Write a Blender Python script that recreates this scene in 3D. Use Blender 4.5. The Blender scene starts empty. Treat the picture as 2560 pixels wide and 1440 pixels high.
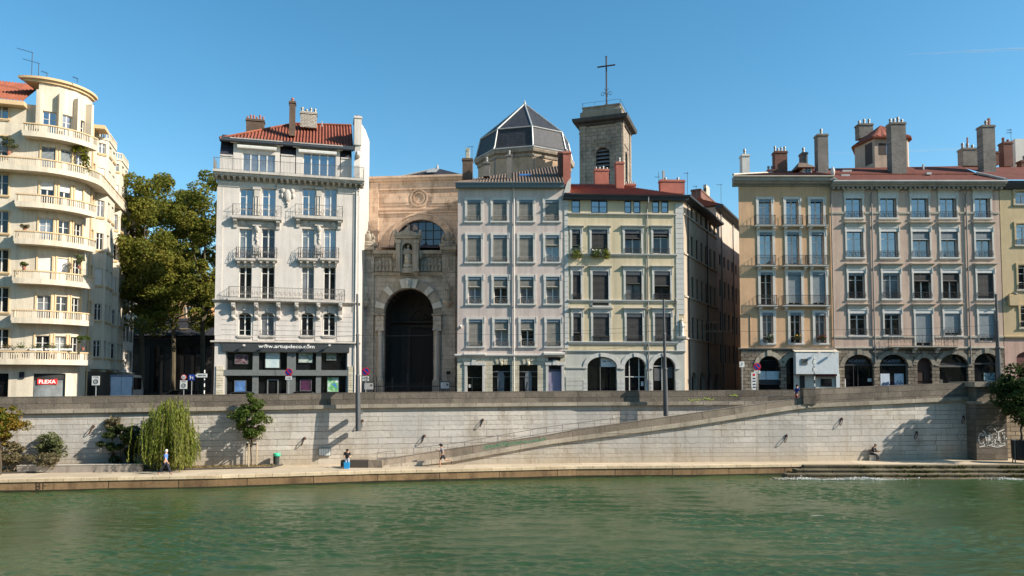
import bpy, math, random
import numpy as np
from mathutils import Vector, Matrix
random.seed(7)
R_ = math.radians
sc = bpy.context.scene
COL = sc.collection
# ------------------------------------------------------------------ camera
F, CX, CY, TP = 1860.0, 1280.0, 857.0, 0.05
PITCH = math.atan(TP); CP, SP = math.cos(PITCH), math.sin(PITCH)
cd = bpy.data.cameras.new('camera'); cam = bpy.data.objects.new('camera', cd); COL.objects.link(cam)
cd.sensor_width = 36; cd.lens = 36*F/2560; cd.shift_y = (CY-720)/2560; cd.clip_end = 30000; cd.clip_start = .1
cam.rotation_euler = (math.pi/2+PITCH, 0, 0); sc.camera = cam
ZS = -2.4
ZQ = -6.5      # lower quay
ZW = -7.3      # river

def ray(px, py):
    u = (px-CX)/F; v = -(py-CY)/F
    return Vector((u, CP-v*SP, SP+v*CP))
def at(px, py, D):
    r = ray(px, py); return r*(D/r.y)
def atz(px, py, z):
    r = ray(px, py); return r*(z/r.z)
def xy(px, D):
    p = at(px, 950, D); return Vector((p.x, p.y))

# ------------------------------------------------------------------ mesh building
SPLITN = set('quoin arch_surround rusticated_band attic_wall mansard_slate door_hood arch_block skylight coat_of_arms window_jamb shop_pier pilaster notice fence_footing alley_door glazing keystone string_course dormer_wall dormer_cornice room_window window_poster carved_panel window_arch grey_poster drainpipe ledge window_display shop_board shop_pier railing_post louvre roof_flashing'.split())
class MB:
    def __init__(s): s.v = []; s.f = []; s.uv = {}; s.st = []
    def add(s, vs, fs):
        o = len(s.v); s.st.append((o, len(s.f))); s.v += [tuple(a) for a in vs]; s.f += [tuple(i+o for i in f) for f in fs]
    def quad(s, a, b, c, d, uv=None):
        s.add([a, b, c, d], [(0, 1, 2, 3)])
        if uv: s.uv[len(s.f)-1] = uv
        return s
    def box(s, x0, x1, y0, y1, z0, z1):
        if x0 > x1: x0, x1 = x1, x0
        if y0 > y1: y0, y1 = y1, y0
        if z0 > z1: z0, z1 = z1, z0
        s.add([(x0,y0,z0),(x1,y0,z0),(x1,y1,z0),(x0,y1,z0),(x0,y0,z1),(x1,y0,z1),(x1,y1,z1),(x0,y1,z1)],
              [(0,3,2,1),(4,5,6,7),(0,1,5,4),(1,2,6,5),(2,3,7,6),(3,0,4,7)]); return s
    def prism(s, poly, y0, y1):      # poly in (x,z) counter-clockwise seen from -y
        n = len(poly)
        s.add([(a,y0,b) for a,b in poly]+[(a,y1,b) for a,b in poly],
              [tuple(range(n)), tuple(range(2*n-1, n-1, -1))]+[(i,i+n,(i+1)%n+n,(i+1)%n) for i in range(n)]); return s
    def prismz(s, poly, z0, z1):
        n = len(poly)
        s.add([(a,b,z0) for a,b in poly]+[(a,b,z1) for a,b in poly],
              [tuple(range(n-1,-1,-1)), tuple(range(n,2*n))]+[(i,(i+1)%n,(i+1)%n+n,i+n) for i in range(n)]); return s
    def profx(s, poly, x0, x1):      # poly in (y,z)
        n = len(poly)
        s.add([(x0,a,b) for a,b in poly]+[(x1,a,b) for a,b in poly],
              [tuple(range(n)), tuple(range(2*n-1,n-1,-1))]+[(i,i+n,(i+1)%n+n,(i+1)%n) for i in range(n)]); return s
    def tube(s, pts, r, n=6, cap=True):
        pts = [Vector(p) for p in pts]; m = len(pts)
        rr = r if isinstance(r, (list, tuple)) else [r]*m
        o = len(s.v); up0 = None; s.st.append((o, len(s.f)))
        for i, p in enumerate(pts):
            d = (pts[min(i+1,m-1)]-pts[max(i-1,0)])
            if d.length < 1e-9: d = Vector((0,0,1))
            d.normalize()
            a = Vector((0,0,1)) if abs(d.z) < .9 else Vector((1,0,0))
            x = d.cross(a).normalized(); y = d.cross(x)
            if up0 is not None and x.dot(up0) < 0: x, y = -x, -y
            up0 = x
            for k in range(n):
                t = 2*math.pi*k/n; s.v.append(tuple(p+(x*math.cos(t)+y*math.sin(t))*rr[i]))
        for i in range(m-1):
            for k in range(n):
                k2 = (k+1) % n
                s.f.append((o+i*n+k, o+i*n+k2, o+(i+1)*n+k2, o+(i+1)*n+k))
        if cap:
            s.f.append(tuple(o+k for k in range(n-1,-1,-1))); s.f.append(tuple(o+(m-1)*n+k for k in range(n)))
        return s
    def lathe(s, cx, cy, prof, n=12, sx=1, sy=1, a0=0.):
        o = len(s.v); s.st.append((o, len(s.f)))
        for r, z in prof:
            for k in range(n):
                t = a0+2*math.pi*k/n; s.v.append((cx+r*sx*math.cos(t), cy+r*sy*math.sin(t), z))
        for i in range(len(prof)-1):
            for k in range(n):
                k2 = (k+1) % n; s.f.append((o+i*n+k, o+i*n+k2, o+(i+1)*n+k2, o+(i+1)*n+k))
        s.f.append(tuple(o+k for k in range(n-1,-1,-1))); s.f.append(tuple(o+(len(prof)-1)*n+k for k in range(n)))
        return s
    def ell(s, c, r, n=8, m=6):
        prof = [(math.sin(math.pi*i/m), -math.cos(math.pi*i/m)) for i in range(m+1)]
        o = len(s.v); s.st.append((o, len(s.f)))
        for a, b in prof:
            for k in range(n):
                t = 2*math.pi*k/n; s.v.append((c[0]+r[0]*max(a,.02)*math.cos(t), c[1]+r[1]*max(a,.02)*math.sin(t), c[2]+r[2]*b))
        for i in range(m):
            for k in range(n):
                k2 = (k+1) % n; s.f.append((o+i*n+k, o+i*n+k2, o+(i+1)*n+k2, o+(i+1)*n+k))
        return s
    def pieces(s, tol=.06):
        n = len(s.st); ends = [b[0] for b in s.st[1:]]+[len(s.v)]; fe = [b[1] for b in s.st[1:]]+[len(s.f)]
        bb = [(np.min(s.v[a[0]:e], 0)-tol/2, np.max(s.v[a[0]:e], 0)+tol/2) for a, e in zip(s.st, ends)]
        par = list(range(n))
        def find(i):
            while par[i] != i: i = par[i]
            return i
        for i in range(n):
            for j in range(i):
                if np.all(bb[i][0] <= bb[j][1]) and np.all(bb[j][0] <= bb[i][1]): par[find(i)] = find(j)
        out = {}
        for i in range(n):
            p = out.setdefault(find(i), MB()); p.add(s.v[s.st[i][0]:ends[i]], [tuple(k-s.st[i][0] for k in f) for f in s.f[s.st[i][1]:fe[i]]])
        return list(out.values())
    def merge(s, o, M):
        s.add([M @ Vector(v) for v in o.v], o.f); return s
    def build(s, name, mat, parent=None, T=None, smooth=False):
        me = bpy.data.meshes.new(name); me.from_pydata(s.v, [], s.f); me.update()
        if s.uv:
            L = me.uv_layers.new(name='UVMap')
            for fi, uv in s.uv.items():
                p = me.polygons[fi]
                for k, li in enumerate(p.loop_indices): L.data[li].uv = uv[k]
        if mat: me.materials.append(mat)
        if smooth: me.polygons.foreach_set('use_smooth', [True]*len(me.polygons))
        o = bpy.data.objects.new(name, me); COL.objects.link(o)
        if parent: o.parent = parent
        if T is not None: o.matrix_local = T
        return o

def tag(o, label=None, cat=None, group=None, kind=None):
    if label: o['label'] = label
    if cat: o['category'] = cat
    if group: o['group'] = group
    if kind: o['kind'] = kind
    return o
def thing(name, label, cat, loc=(0,0,0), rz=0, group=None):
    o = bpy.data.objects.new(name, None); COL.objects.link(o); o.empty_display_size = .3
    o.location = loc; o.rotation_euler = (0,0,rz); return tag(o, label, cat, group)
def copy_tree(o, parent=None):
    c = o.copy(); COL.objects.link(c)
    if parent: c.parent = parent
    for ch in list(o.children): copy_tree(ch, c)
    return c

# ------------------------------------------------------------------ materials
def lin(c): 
    c /= 255.
    return c/12.92 if c <= .04045 else ((c+.055)/1.055)**2.4
def S(r, g, b): return (lin(r), lin(g), lin(b))
def _new(name):
    m = bpy.data.materials.new(name); m.use_nodes = True; nt = m.node_tree
    return m, nt, nt.nodes['Principled BSDF'], nt.nodes.new, nt.links.new
def _noise(nt, vec, scale, detail=5, rough=.6):
    n = nt.nodes.new('ShaderNodeTexNoise'); n.inputs['Scale'].default_value = scale
    n.inputs['Detail'].default_value = detail; n.inputs['Roughness'].default_value = rough
    if vec: nt.links.new(vec, n.inputs['Vector'])
    return n
def _ramp(nt, fac, lo, hi, a=0., b=1.):
    r = nt.nodes.new('ShaderNodeMapRange'); nt.links.new(fac, r.inputs['Value'])
    r.inputs['From Min'].default_value = lo; r.inputs['From Max'].default_value = hi
    r.inputs['To Min'].default_value = a; r.inputs['To Max'].default_value = b
    return r.outputs['Result']
def _mul(nt, col, fac):       # colour * scalar
    m = nt.nodes.new('ShaderNodeVectorMath'); m.operation = 'SCALE'
    nt.links.new(col, m.inputs[0]); nt.links.new(fac, m.inputs['Scale']); return m.outputs[0]
def _mix(nt, fac, a, b):
    m = nt.nodes.new('ShaderNodeMix'); m.data_type = 'RGBA'
    if fac is not None:
        if isinstance(fac, float): m.inputs[0].default_value = fac
        else: nt.links.new(fac, m.inputs[0])
    for i, c in ((6, a), (7, b)):
        if isinstance(c, tuple): m.inputs[i].default_value = (*c[:3], 1)
        else: nt.links.new(c, m.inputs[i])
    return m.outputs[2]
def _coord(nt, kind='Object', scale=None):
    t = nt.nodes.new('ShaderNodeTexCoord'); o = t.outputs[kind]
    if scale:
        mp = nt.nodes.new('ShaderNodeMapping'); mp.inputs['Scale'].default_value = scale
        nt.links.new(o, mp.inputs[0]); o = mp.outputs[0]
    return o
def _bump(nt, bs, h, strength, dist):
    b = nt.nodes.new('ShaderNodeBump'); b.inputs['Strength'].default_value = strength; b.inputs['Distance'].default_value = dist
    nt.links.new(h, b.inputs['Height']); nt.links.new(b.outputs[0], bs.inputs['Normal']); return b

WARM = (1.035, 1.0, .935)
def warm(c): return tuple(min(1, a*b) for a, b in zip(c, WARM))
def M(name, base, rough=.85, var=.12, scale=.8, streak=0., stain=None, bump=.0, metal=0., spec=.3, fine=.06):
    m, nt, bs, N, L = _new(name); base = warm(base)
    co = _coord(nt)
    n1 = _noise(nt, co, scale); n2 = _noise(nt, co, scale*9, 4)
    f = _ramp(nt, n1.outputs[0], .3, .7, 1-var, 1+var); f2 = _ramp(nt, n2.outputs[0], .3, .7, 1-fine, 1+fine)
    rgb = nt.nodes.new('ShaderNodeRGB'); rgb.outputs[0].default_value = (*base, 1)
    c = _mul(nt, _mul(nt, rgb.outputs[0], f), f2)
    if streak:
        st = _noise(nt, _coord(nt, 'Object', (1.7, 1.7, .12)), 1., 6, .68)
        c = _mix(nt, _ramp(nt, st.outputs[0], .47, .70, 0, streak), c, stain or tuple(x*.45 for x in base))
    L(c, bs.inputs['Base Color']); bs.inputs['Roughness'].default_value = rough; bs.inputs['Metallic'].default_value = metal
    bs.inputs['Specular IOR Level'].default_value = spec
    if bump:
        n3 = _noise(nt, co, 6, 6, .7); _bump(nt, bs, n3.outputs[0], .6, bump)
    return m

def brickM(name, c1, c2, mortar, bw, bh, ms=.02, axes='xz', var=.2, stain=None, stainamt=.5, bump=.02, rough=.9, bias=0., offset=.5, nscale=.5, wob=.0, squash=1., rowvar=0., fade=0., streak=0., foot=None, patch=None):
    m, nt, bs, N, L = _new(name); c1, c2 = warm(c1), warm(c2)
    if axes == 'uv': vec = _coord(nt, 'UV')
    else:
        co = _coord(nt); sp = N('ShaderNodeSeparateXYZ'); L(co, sp.inputs[0]); cb = N('ShaderNodeCombineXYZ')
        L(sp.outputs['XYZ'.index(axes[0].upper())], cb.inputs[0]); L(sp.outputs['XYZ'.index(axes[1].upper())], cb.inputs[1]); vec = cb.outputs[0]
    base = vec
    if wob:
        nz = _noise(nt, base, 2.5, 3); sub = N('ShaderNodeVectorMath'); sub.operation = 'SUBTRACT'; L(nz.outputs['Color'], sub.inputs[0]); sub.inputs[1].default_value = (.5,.5,.5)
        scn = N('ShaderNodeVectorMath'); scn.operation = 'SCALE'; L(sub.outputs[0], scn.inputs[0]); scn.inputs['Scale'].default_value = wob
        ad = N('ShaderNodeVectorMath'); L(base, ad.inputs[0]); L(scn.outputs[0], ad.inputs[1]); vec = ad.outputs[0]
    if rowvar:
        sx = N('ShaderNodeSeparateXYZ'); L(vec, sx.inputs[0]); n1d = N('ShaderNodeTexNoise'); n1d.noise_dimensions = '1D'; n1d.inputs['Scale'].default_value = .9; n1d.inputs['Detail'].default_value = 1; L(sx.outputs[1], n1d.inputs['W'])
        mm = N('ShaderNodeMath'); mm.operation = 'MULTIPLY_ADD'; L(n1d.outputs[0], mm.inputs[0]); mm.inputs[1].default_value = rowvar; L(sx.outputs[1], mm.inputs[2]); cx_ = N('ShaderNodeCombineXYZ'); L(sx.outputs[0], cx_.inputs[0]); L(mm.outputs[0], cx_.inputs[1]); vec = cx_.outputs[0]
    b = N('ShaderNodeTexBrick'); L(vec, b.inputs['Vector']); b.offset = offset; b.squash = squash; b.squash_frequency = 3
    b.inputs['Scale'].default_value = 1; b.inputs['Brick Width'].default_value = bw; b.inputs['Row Height'].default_value = bh
    b.inputs['Mortar Size'].default_value = ms; b.inputs['Mortar Smooth'].default_value = .2; b.inputs['Bias'].default_value = bias
    b.inputs['Color1'].default_value = (*c1, 1); b.inputs['Color2'].default_value = (*c2, 1); b.inputs['Mortar'].default_value = (*mortar, 1)
    n1 = _noise(nt, base, nscale, 6, .65); n2 = _noise(nt, base, nscale*12, 5, .7)
    bc = b.outputs['Color']
    if fade:
        nf = _noise(nt, base, 1.1, 4); ff = N('ShaderNodeMath'); ff.operation = 'MULTIPLY'; L(_ramp(nt, nf.outputs[0], .38, .6, 0, fade), ff.inputs[0]); L(b.outputs['Fac'], ff.inputs[1]); bc = _mix(nt, ff.outputs[0], bc, tuple((p+q)/2 for p, q in zip(c1, c2)))
    c = _mul(nt, _mul(nt, bc, _ramp(nt, n1.outputs[0], .3, .7, 1-var, 1+var)), _ramp(nt, n2.outputs[0], .3, .7, 1-var*.8, 1+var*.8))
    if stain:
        st = _noise(nt, base, nscale*1.7, 6, .7)
        mp = N('ShaderNodeMapping'); mp.inputs['Location'].default_value = (13.1, 7.7, 0); mp.inputs['Scale'].default_value = (1, .45, 1)
        L(base, mp.inputs[0]); L(mp.outputs[0], st.inputs['Vector'])
        c = _mix(nt, _ramp(nt, st.outputs[0], .5, .72, 0, stainamt), c, stain)
    if patch:
        np_ = _noise(nt, base, .16, 3, .5); c = _mix(nt, _ramp(nt, np_.outputs[0], .42, .6, 0, .75), c, patch)
    if foot:
        z0, z1, fc_, amt = foot; sf = N('ShaderNodeSeparateXYZ'); L(base, sf.inputs[0]); nz_ = _noise(nt, base, .55, 5, .7); ma = N('ShaderNodeMath'); ma.operation = 'MULTIPLY_ADD'; L(nz_.outputs[0], ma.inputs[0]); ma.inputs[1].default_value = 1.6; L(sf.outputs[1], ma.inputs[2])
        c = _mix(nt, _ramp(nt, ma.outputs[0], z0+.8, z1+.8, amt, 0), c, fc_)
    if streak:
        mp2 = N('ShaderNodeMapping'); mp2.inputs['Scale'].default_value = (1.5, .1, 1); L(base, mp2.inputs[0]); s2 = _noise(nt, mp2.outputs[0], 1., 5, .7); c = _mix(nt, _ramp(nt, s2.outputs[0], .52, .74, 0, streak), c, stain or mortar)
    L(c, bs.inputs['Base Color']); bs.inputs['Roughness'].default_value = rough; bs.inputs['Specular IOR Level'].default_value = .25
    h = N('ShaderNodeMath'); h.operation = 'MULTIPLY_ADD'; L(b.outputs['Fac'], h.inputs[0]); h.inputs[1].default_value = -1.2
    L(n2.outputs[0], h.inputs[2]); _bump(nt, bs, h.outputs[0], .8, bump)
    return m

def glassM(name, base, ior=2.1, rough=.03, wave=.004):
    m, nt, bs, N, L = _new(name)
    n = _noise(nt, _coord(nt), .6, 3); rgb = _mix(nt, _ramp(nt, n.outputs[0], .35, .65), tuple(x*.6 for x in base), tuple(min(1,x*1.5) for x in base))
    L(rgb, bs.inputs['Base Color']); bs.inputs['Roughness'].default_value = rough; bs.inputs['IOR'].default_value = ior
    n2 = _noise(nt, _coord(nt), 1.1, 1); _bump(nt, bs, n2.outputs[0], .35, wave*6)
    return m

def leafM(name, ca, cb, cc, trans=.35, clump=.35):
    m, nt, bs, N, L = _new(name)
    g = N('ShaderNodeNewGeometry'); 
    r = N('ShaderNodeValToRGB'); L(g.outputs['Random Per Island'], r.inputs[0])
    e = r.color_ramp.elements; e[0].color = (*ca,1); e[1].color = (*cc,1); k = e.new(.55); k.color = (*cb,1)
    n = _noise(nt, _coord(nt), clump, 2); c = _mix(nt, _ramp(nt, n.outputs[0], .42, .62, 0, .6), r.outputs[0], cc)
    d = N('ShaderNodeBsdfDiffuse'); L(c, d.inputs[0]); t = N('ShaderNodeBsdfTranslucent'); L(c, t.inputs[0])
    mx = N('ShaderNodeMixShader'); mx.inputs[0].default_value = trans; L(d.outputs[0], mx.inputs[1]); L(t.outputs[0], mx.inputs[2])
    L(mx.outputs[0], nt.nodes['Material Output'].inputs[0]); return m
def flat(name, c, rough=.7, metal=0., spec=.4):
    m, nt, bs, N, L = _new(name); c = warm(c); n = _noise(nt, _coord(nt), 3., 4)
    L(_mix(nt, _ramp(nt, n.outputs[0], .3, .7), tuple(x*.88 for x in c), tuple(min(1, x*1.1) for x in c)), bs.inputs['Base Color'])
    bs.inputs['Roughness'].default_value = rough; bs.inputs['Metallic'].default_value = metal; bs.inputs['Specular IOR Level'].default_value = spec
    return m

# ------------------------------------------------------------------ facades
class Fac:
    """a vertical plane from pixel column/depth A to B; local x along it, y into the building, z up from the street"""
    def __init__(s, A, B, root=None, name=None, label=None, cat=None, z=ZS):
        a = A if isinstance(A, Vector) else xy(*A); b = B if isinstance(B, Vector) else xy(*B)
        s.a = a; s.b = b; s.W = (b-a).length; s.d = (b-a).normalized(); s.n = Vector((s.d.y, -s.d.x)); s.z = z
        ang = math.atan2(s.d.y, s.d.x)
        if root is None:
            s.root = thing(name, label, cat, (a.x, a.y, z), ang); s.T = None
            s.M = Matrix.Translation((a.x, a.y, z)) @ Matrix.Rotation(ang, 4, 'Z')
        else:
            s.root = root.root; s.M = Matrix.Translation((a.x, a.y, z)) @ Matrix.Rotation(ang, 4, 'Z'); s.T = root.M.inverted() @ s.M
    def hit(s, px, py, v=0):           # v: depth behind the facade plane
        r = ray(px, py); n3 = Vector((s.n.x, s.n.y, 0)); o = Vector((s.a.x, s.a.y, 0)) - n3*v
        t = o.dot(n3)/r.dot(n3); p = r*t
        return (p.x-s.a.x)*s.d.x+(p.y-s.a.y)*s.d.y, p.z-s.z
    def R(s, x0, y0, x1, y1, v=0):
        ym = (y0+y1)/2; xm = (x0+x1)/2
        return s.hit(x0, ym, v)[0], s.hit(x1, ym, v)[0], s.hit(xm, y1, v)[1], s.hit(xm, y0, v)[1]
    def u(s, px, py=700, v=0): return s.hit(px, py, v)[0]
    def h(s, px, py, v=0): return s.hit(px, py, v)[1]
    def mk(s, mb, name, mat, parent=None, smooth=False):
        if name in SPLITN:
            os_ = [p.build(name, mat, parent or s.root, s.T if parent is None else None, smooth) for p in mb.pieces()]
            return os_[0]
        return mb.build(name, mat, parent or s.root, s.T if parent is None else None, smooth)

def arch_pts(a, b, zs, h, n=12):
    m = (a+b)/2; hw = (b-a)/2
    return [(m-hw*math.cos(math.pi*i/n), zs+h*math.sin(math.pi*i/n)) for i in range(n+1)]

def wall(mb, u0, u1, z0, z1, holes, v=0., depth=.35, zcut=()):
    us = sorted({u0, u1} | {min(max(h[i], u0), u1) for h in holes for i in (0, 1)})
    zs = sorted({z0, z1} | {min(max(h[i], z0), z1) for h in holes for i in (2, 3)} | set(zcut))
    for i in range(len(us)-1):
        if us[i+1]-us[i] < 1e-5: continue
        j = 0; um = (us[i]+us[i+1])/2
        free = [not any(h[0] < um < h[1] and h[2] < (zs[k]+zs[k+1])/2 < h[3] for h in holes) for k in range(len(zs)-1)]
        k = 0
        while k < len(free):
            if free[k]:
                k2 = k
                while k2+1 < len(free) and free[k2+1]: k2 += 1
                mb.quad((us[i],v,zs[k]), (us[i+1],v,zs[k]), (us[i+1],v,zs[k2+1]), (us[i],v,zs[k2+1])); k = k2+1
            else: k += 1
    for h in holes:
        a, b, c, d = h[:4]; ar = h[4] if len(h) > 4 else 0; D = v+(h[5] if len(h) > 5 else depth)
        zt = d-ar
        mb.quad((a,v,c),(a,v,zt),(a,D,zt),(a,D,c)); mb.quad((b,v,zt),(b,v,c),(b,D,c),(b,D,zt))
        mb.quad((a,v,c),(a,D,c),(b,D,c),(b,v,c))
        if ar:
            P = arch_pts(a, b, zt, ar)
            for (x0, y0), (x1, y1) in zip(P, P[1:]):
                mb.quad((x0,v,y0),(x1,v,y1),(x1,v,d),(x0,v,d)); mb.quad((x0,v,y0),(x0,D,y0),(x1,D,y1),(x1,v,y1))
        else: mb.quad((a,v,d),(b,v,d),(b,D,d),(a,D,d))

def shell(mb, plan, z0, z1, skip_front=True, top=True):
    """plan: list of (u,v), first edge is the front (already built)"""
    n = len(plan)
    for i in range(1 if skip_front else 0, n):
        (a, b), (c, d) = plan[i], plan[(i+1) % n]; mb.quad((a,b,z0),(c,d,z0),(c,d,z1),(a,b,z1))
    if top: mb.add([(a,b,z1) for a,b in plan], [tuple(range(n))])

def rail_run(mb, p0, p1, z0, z1, pitch=.13, bar=.011, scroll=0, top=.022):
    p0 = Vector((*p0, 0)); p1 = Vector((*p1, 0)); L = (p1-p0).length
    if L < .05: return
    n = max(1, round(L/pitch))
    for z, r in ((z1, top), (z0+.05, .014)): mb.tube([(p0.x,p0.y,z),(p1.x,p1.y,z)], r, 4)
    for i in range(n+1):
        p = p0.lerp(p1, i/n); mb.tube([(p.x,p.y,z0),(p.x,p.y,z1)], bar*(1.5 if i in (0, n) else 1), 4, False)
    if scroll:
        d = (p1-p0).normalized(); k = max(1, round(L/.42)); r0 = min(.16, (z1-z0)*.28)
        for i in range(k):
            c = p0.lerp(p1, (i+.5)/k); zc = z0+.05+(z1-z0)*.42
            for sg in (-1, 1):
                pts = []
                for t in range(10):
                    a = t/9*4.6; rr = r0*(1-.45*t/9)
                    q = c+d*(sg*(r0*.95-rr*math.cos(a))); pts.append((q.x, q.y, zc+sg*rr*math.sin(a)))
                mb.tube(pts, .013, 4, False)

def balcony_rail(mb, u0, u1, vo, z0, z1, vi=0., **k):
    rail_run(mb, (u0,-vo), (u1,-vo), z0, z1, **k); rail_run(mb, (u0,-vo), (u0,-vi), z0, z1, **k); rail_run(mb, (u1,-vo), (u1,-vi), z0, z1, **k)

def tiles(mb, eL, eR, rR, rL, pitch=.3, amp=.075, seg=4):
    """corrugated tile slope between the eave eL-eR and the ridge rL-rR (local points)"""
    eL, eR, rR, rL = map(Vector, (eL, eR, rR, rL)); W = eR.x-eL.x; n = max(4, int(W/pitch*seg))
    ve = eL.y; vr = rL.y; prev = None
    nrm = (eR-eL).cross(rL-eL).normalized()
    if nrm.z < 0: nrm = -nrm
    for i in range(n+1):
        u = eL.x+W*i/n
        f = 1.
        if rL.x > eL.x+1e-6 and u < rL.x: f = min(f, (u-eL.x)/(rL.x-eL.x))
        if rR.x < eR.x-1e-6 and u > rR.x: f = min(f, (eR.x-u)/(eR.x-rR.x))
        t = (u-eL.x)/W; e = eL.lerp(eR, t)
        tr = min(1, max(0, (u-rL.x)/max(1e-6, rR.x-rL.x))); zr = rL.z+(rR.z-rL.z)*tr
        top = Vector((u, ve+(vr-ve)*f, e.z+(zr-e.z)*f))
        off = nrm*(amp*(math.cos(2*math.pi*i/seg)))
        cur = (e+off, top+off)
        if prev: mb.quad(prev[0], cur[0], cur[1], prev[1])
        prev = cur

def text_mesh(s, mat, name, parent, T, u, z, v, width=None, height=None, bold=.0, ext=.01):
    c = bpy.data.curves.new('t', 'FONT'); c.body = s; c.extrude = 0; c.offset = bold; c.align_x = 'CENTER'; c.align_y = 'CENTER'
    o = bpy.data.objects.new('t', c); COL.objects.link(o)
    bpy.context.view_layer.update()
    me = bpy.data.meshes.new_from_object(o.evaluated_get(bpy.context.evaluated_depsgraph_get()))
    bpy.data.objects.remove(o); bpy.data.curves.remove(c)
    co = np.empty(len(me.vertices)*3); me.vertices.foreach_get('co', co); co = co.reshape(-1, 3)
    w = np.ptp(co[:,0]); hh = np.ptp(co[:,1]); mid = (co.max(0)+co.min(0))/2
    if width and height: sx, sy = width/w, height/hh
    elif width: sx = sy = width/w
    else: sx = sy = height/hh
    out = np.stack([(co[:,0]-mid[0])*sx+u, np.full(len(co), v), (co[:,1]-mid[1])*sy+z], 1)
    me.vertices.foreach_set('co', out.ravel()); me.name = name; me.materials.clear(); me.materials.append(mat); me.update()
    ob = bpy.data.objects.new(name, me); COL.objects.link(ob)
    if parent: ob.parent = parent
    if T is not None: ob.matrix_local = T
    return ob

# ------------------------------------------------------------------ windows
def zigzag(a, b, zt, zb, n, dz):
    P = [(a, zt)]
    P2 = []
    for i in range(n+1):
        x = a+(b-a)*i/n; P2.append((x, zb+(dz if i % 2 else 0)))
    return P2 + [(b, zt), (a, zt)]
WRNG = random.Random(42)
def win(B, px, frame, pane, leaves=2, trans=(.3,), dep=.2, blind=0., bmat=None, open_=0, val=None, valh=.28, zig=True, sur=None, surw=.2,
        sill=None, rail=0, railm=None, scroll=0, arch=0., head=0, ft=.075, name='window', reveal=None, cutain=None, sheet=None, headm=None, railv=.1):
    u0, u1, z0, z1 = px[1:] if px[0] == 'r' else B.R(*px)
    mb = MB(); w = u1-u0; H = z1-z0; zt = z1-arch
    f0, f1 = dep-.03, dep+.03
    mb.box(u0, u0+ft, f0, f1, z0, zt); mb.box(u1-ft, u1, f0, f1, z0, zt); mb.box(u0+ft, u1-ft, f0, f1, z0, z0+ft)
    if arch:
        P = arch_pts(u0, u1, zt, arch); Q = arch_pts(u0+ft, u1-ft, zt, max(.02, arch-ft))
        for i in range(len(P)-1): mb.prism([P[i], Q[i], Q[i+1], P[i+1]], f0, f1)
        mb.box(u0+ft, u1-ft, f0, f1, zt-ft*.5, zt+ft*.5)
    else: mb.box(u0+ft, u1-ft, f0, f1, z1-ft, z1)
    for i in range(1, leaves):
        x = u0+w*i/leaves; mb.box(x-ft*.75, x+ft*.75, f0-.012, f1, z0+ft, zt-ft)
    for t in trans:
        z = z1-H*t; mb.box(u0+ft, u1-ft, f0+.012, f1-.008, z-.022, z+.022)
    W = B.mk(mb, name, frame)
    if pane is G_SKY and WRNG.random() < .33: pane = G_SKYC
    elif pane is G_DARK and WRNG.random() < .22: pane = G_CURT
    p = MB()
    if arch:
        P = arch_pts(u0, u1, zt, arch); p.add([(u0,dep+.01,z0),(u1,dep+.01,z0)]+[(a,dep+.01,b) for a,b in P[::-1]], [tuple(range(len(P)+2))])
    else: p.quad((u0,dep+.01,z0),(u1,dep+.01,z0),(u1,dep+.01,z1),(u0,dep+.01,z1))
    B.mk(p, 'pane', pane, W)
    if blind:
        m = MB(); zz = z1-.05; zb = z1-H*blind; pt = .115
        while zz > zb:
            m.add([(u0+.02,.05,zz-.085),(u1-.02,.05,zz-.085),(u1-.02,.1,zz),(u0+.02,.1,zz)], [(0,1,2,3)]); zz -= pt
        m.box(u0+.02, u1-.02, .05, .09, zz+.0, zz+.09)
        if blind < .9:        # the rolled-up rest of the blind
            m.tube([(u0+.05,.05,zz-.03),(u1-.05,.05,zz-.03)], .075, 6)
        B.mk(m, 'blind', bmat, W)
    if sheet:   # a closed roller shutter
        m = MB(); fr, sm = sheet; m.box(u0+.01, u1-.01, .1, .13, z1-H*fr, z1)
        k = int(H*fr/.1)
        for i in range(k): m.box(u0+.01, u1-.01, .09, .1, z1-i*.1-.09, z1-i*.1-.02)
        B.mk(m, 'roller_shutter', sm, W)
    if val:
        m = MB()
        if zig: m.prism(zigzag(u0, u1, z1, z1-valh, max(6, int(w/.09)//2*2), .06), -.01, .02)
        else: m.box(u0, u1, -.03, .05, z1-valh, z1)
        B.mk(m, 'valance', val, W)
    if sur:
        m = MB(); s = surw
        m.box(u0-s, u0, -.07, .03, z0, z1); m.box(u1, u1+s, -.07, .03, z0, z1); m.box(u0-s, u1+s, -.075, .03, z1, z1+s)
        m.box(u0-s-.04, u0-s*.65, -.1, .02, z1-.35, z1+s+.002); m.box(u1+s*.65, u1+s+.04, -.1, .02, z1-.35, z1+s+.002)
        B.mk(m, 'window_surround', sur, W)
    if head:
        m = MB(); a, b = u0-surw-.12, u1+surw+.12; zb = z1+surw+(head if head > 1e-3 else 0)
        m.box(a+.1, b-.1, -.09, .03, z1+surw+.001, zb); m.profx([(.03,zb),(-.12,zb),(-.3,zb+.12),(-.3,zb+.18),(.03,zb+.22)][::-1], a, b)
        B.mk(m, 'window_cornice', headm or sur, W)
    if sill:
        m = MB(); s = (surw if sur else .05)+.06; m.box(u0-s, u1+s, -.14, .12, z0-.13, z0); m.box(u0-s+.06, u1+s-.06, -.1, .02, z0-.22, z0-.13)
        B.mk(m, 'sill', sill, W)
    if rail:
        m = MB(); rail_run(m, (u0-.04,-railv), (u1+.04,-railv), z0+.03, z0+rail, scroll=scroll, pitch=.12 if not scroll else .3)
        B.mk(m, 'window_railing', railm, W)
    return (u0, u1, z0, z1, arch, (reveal or dep+.06))

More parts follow.
